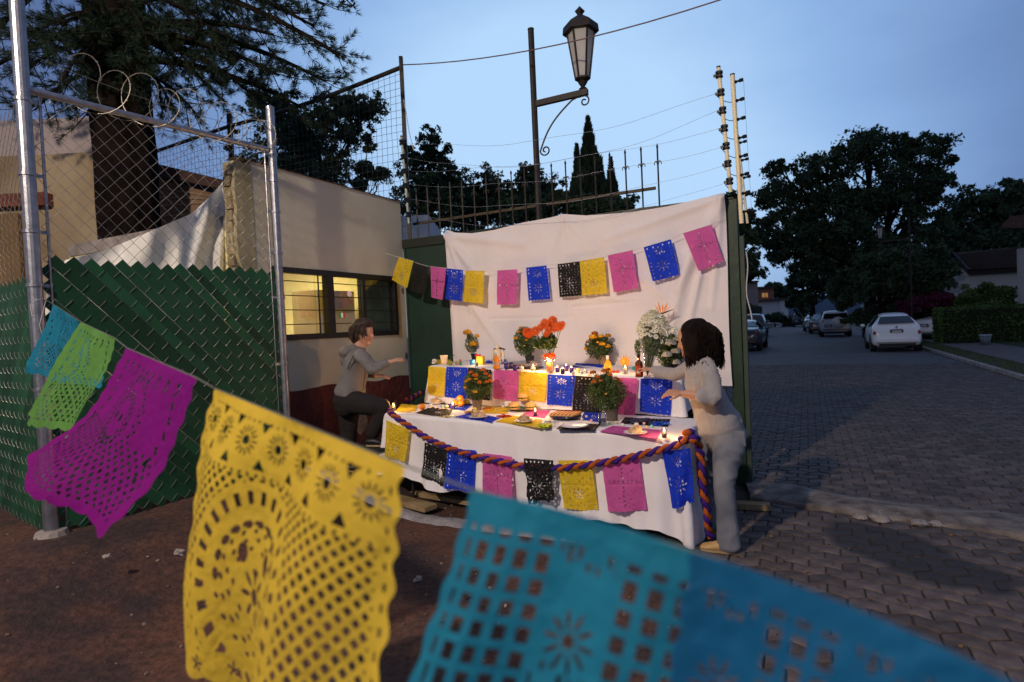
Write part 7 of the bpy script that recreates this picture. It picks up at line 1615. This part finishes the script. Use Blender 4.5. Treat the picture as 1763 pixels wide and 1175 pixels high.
# ---------------------------------------------------------------- houses and things down the road
m_tile = mat('roof_tile', (.085, .050, .038), .9, .3, 6, .8, island=.25); m_w1 = mat('grey_white_wall', (.42, .42, .43), .9, .08, 1, .2); m_w2 = mat('white_wall', (.62, .63, .66), .85, .05, 1, .1)
hh = thing('tiled_house', 'low house with a tiled gable roof behind the clipped hedges', 'house', Vector((22, 30, 0)))
def hp(px, py, Y): return atY(px, py, Y)
Yh = 31; gl_, gr_ = hp(1655, 560, Yh), hp(1805, 560, Yh); ze = hp(1672, 462, Yh).z; zr = hp(1640, 436, Yh).z
k = MB(); wpoly(k, [Vector((hp(1668, 500, Yh).x, Yh, 0)), Vector((gr_.x+4, Yh, 0)), Vector((gr_.x+4, Yh, ze)), Vector((hp(1668, 500, Yh).x, Yh, ze))], 7); k.build('wall', m_w2, hh)
k = MB(); g0, g1, gt = hp(1616, 540, Yh+2), hp(1672, 540, Yh+2), hp(1640, 452, Yh+2); wpoly(k, [Vector((g0.x, Yh+2, 0)), Vector((g1.x, Yh+2, 0)), Vector((g1.x, Yh+2, ze)), Vector((gt.x, Yh+2, gt.z)), Vector((g0.x, Yh+2, ze-.6))], 5); k.build('gable_wall', m_w1, hh)
# roof with rows of tiles
rf = MB(); A_, B_ = hp(1636, 438, Yh+3), hp(1790, 424, Yh+3); C_, D2 = hp(1668, 467, Yh-.6), hp(1815, 458, Yh-.6)
rows_, cols_ = 14, 46
for r in range(rows_):
    for c in range(cols_):
        f0, f1 = r/rows_, (r+1.15)/rows_; g0_, g1_ = (c+.04)/cols_, (c+.96)/cols_
        def rp_(g, f): return A_.lerp(B_, g).lerp(C_.lerp(D2, g), f)
        z = ZU*.05; rf.add([rp_(g0_, f0), rp_(g1_, f0), rp_(g1_, f1)+z, rp_(g0_, f1)+z, rp_((g0_+g1_)/2, f0)+z*1.4, rp_((g0_+g1_)/2, f1)+z*2.4], [(0, 4, 5, 3), (4, 1, 2, 5)])
rf.build('roof_tiles', m_tile, hh, kind='stuff')
k = MB(); k.hexa([A_-ZU*.25, C_-ZU*.2, D2-ZU*.2, B_-ZU*.25, A_-ZU*.02, C_-ZU*.01, D2-ZU*.01, B_-ZU*.02]); k.build('roof', mat('roof_board', (.03, .02, .018), .9), hh)
k = MB(); P, Q2 = hp(1604, 478, Yh+1.4), hp(1640, 437, Yh+1.6); k.bar(P, Q2, .12, .22); k.bar(Q2, C_, .12, .22); k.build('barge_board', m_trim, hh)
for (x0, y0, x1, y1, m) in ((1622, 482, 1627, 497, glow_mat('dim_window', (1, .55, .2), .35)), (1654, 470, 1659, 488, m_cg)):
    a_, b_ = hp(x0, y0, Yh+1.93), hp(x1, y1, Yh+1.93); k = MB(); k.box((a_+b_)/2, abs(b_.x-a_.x), .06, abs(a_.z-b_.z)); wn = k.build('window', m, hh)
    k = MB(); k.box((a_+b_)/2-Vector((0, .02, 0)), .03, .05, abs(a_.z-b_.z)+.1); k.build('frame', m_trim, wn)
k = MB(); p0 = hp(1759, 560, 26); p1 = hp(1775, 560, 26); k.box(((p0.x+p1.x)/2+.2, 26, 2.0), .75, .4, 4.1); k.build('house_corner', m_w1, tag=('grey wall corner of a house at the very edge of the view', 'house'))
k = MB(); k.hexa([hp(1722, 392, 29), hp(1722, 392, 25), hp(1900, 395, 25), hp(1900, 395, 29), hp(1740, 372, 29), hp(1740, 372, 25), hp(1900, 360, 25), hp(1900, 360, 29)]); k.build('porch_roof', m_tile, tag=('dim red porch roof at the edge of the view above the tiled house', 'roof'))
# buildings at the end of the road
for (x0, x1, yt, Y_, m, nm, lab, wins) in ((1280, 1307, 488, 95, mat('beige_render', (.30, .24, .22), .9, .1, 1), 'end_house', 'beige house with a jutting upper floor at the end of the road', [(1286, 522, 1294, 532)]), (1307, 1334, 497, 110, mat('brick_orange', (.26, .12, .08), .9, .2, 1), 'lit_house', 'orange lit brick house beyond the end of the road', [(1312, 505, 1322, 512), (1314, 520, 1320, 530)]), (1345, 1358, 517, 100, m_w2, 'white_shed', 'small white building between trees at the road end', [])):
    t = thing(nm, lab, 'house', base((x0+x1)/2, Y_)); k = MB(); wpoly(k, flatwall(x0, x1, 0, hp(x0, yt, Y_).z, Y_), 8); k.build('wall', m, t)
    k = MB(); a_ = flatwall(x0-2, x1+2, hp(x0, yt, Y_).z+.001, hp(x0, yt, Y_).z+.3, Y_-.5); wpoly(k, a_, 9); k.build('roof', m_tile, t)
    for (wx0, wy0, wx1, wy1) in wins:
        a_, b_ = hp(wx0, wy0, Y_-.05), hp(wx1, wy1, Y_-.05); k = MB(); k.box((a_+b_)/2, abs(b_.x-a_.x), .1, abs(a_.z-b_.z)); wn = k.build('window', glow_mat('warm_window', (1, .5, .18), .28) if nm == 'lit_house' else m_cg, t)
        k = MB(); k.box((a_+b_)/2-Vector((0, .05, 0)), .08, .06, abs(a_.z-b_.z)+.1); k.build('frame', m_trim, wn)
t = thing('hills', None, None, (0, 0, 0), kind='structure')
k = MB(); k.grid(lambda u, v: Vector((-200+1400*u, 700+40*v, -1+v*(24+9*noise.noise(Vector((u*9, 0, 0)))+3*noise.noise(Vector((u*40, 0, 0)))))), 120, 3); k.build('hill_ridge', mat('far_hill', (.07, .10, .15), 1, .1, .01), t)
# roadside lamps
def lamp_at(px, py_top, Y_, label, side=-1):
    p = atY(px, 545, Y_); z1 = atY(px, py_top, Y_).z; t = street_lamp((p.x, p.y, .05), label, 'street lamps with lanterns', length=1.15, z0=.05, ztop=z1, zarm=z1-1.0, side=side); return t
lamp_at(1570, 374, 27, 'slender street lamp rising behind the white hatchback'); lamp_at(1446, 457, 41, 'farther street lamp among the parked cars')
# litter bin by the hedge
p = atZ(1697, 594, .06); t = thing('litter_bin', 'small tapered pale bin with a rim in front of the clipped hedge', 'bin', p)
k = MB(); k.lathe(p, [(.14, 0), (.19, .36), (.18, .36), (.13, .01)], 18); k.build('bin_body', mat('grey_plastic', (.14, .16, .20), .5), t, smooth=True); k = MB(); k.lathe(p+ZU*.36, [(.205, 0), (.205, .035), (.18, .035)], 18); k.build('rim', mat('pale_plastic', (.4, .45, .52), .5), t)
# leafless stake / small plants by verge and odd bits in the yard
k = MB()
for i in range(2600):
    a_ = random.choice([random.uniform(4.7, 5.4), random.uniform(7.6, 9.0)]); b_ = -random.uniform(4, 40)**1.0; p = V(a_, b_, .06); hgt = random.uniform(.03, .10); k.add([p-GU*.012, p+GU*.012, p+ZU*hgt+GU*random.uniform(-.04, .04)], [(0, 1, 2)])
k.build('grass_tufts', mat('grass_blade', (.05, .08, .02), .8, .3, 2), kind='stuff', tag=('rough grass growing along the verge beside the road', 'grass'), base=(0, 0, 0))
for i, (x, y, r, lab) in enumerate(((310, 955, .03, 'pale stone near the yellow flag edge'), (185, 960, .02, 'small stone below the magenta flag'), (720, 1000, .025, 'brown stone beside the teal flag'))):
    p = atZ(x, y, .0); p = atZ(x, y, ground_h(p)); k = lump(p+ZU*r*.4, r, .6, i, .5, 10); k.build('stone', m_conc, tag=(lab, 'stone'))

# dry leaves and paper scraps blown about on the paving and dirt
C = np.array([tuple(atZ(random.uniform(620, 1763), random.uniform(760, 1150), .012)) for i in range(170)]); C = C[(C[:, 1] > 1.2)]
quads_np('dry_leaves', mat('dry_leaf', (.10, .06, .025), .9, .5, 6, island=.4), rand_quads(C, .035, .018, spread=np.array((1, 1, .12))), kind='stuff', tag=('dry leaves scattered over the paving and the dirt', 'leaves'))
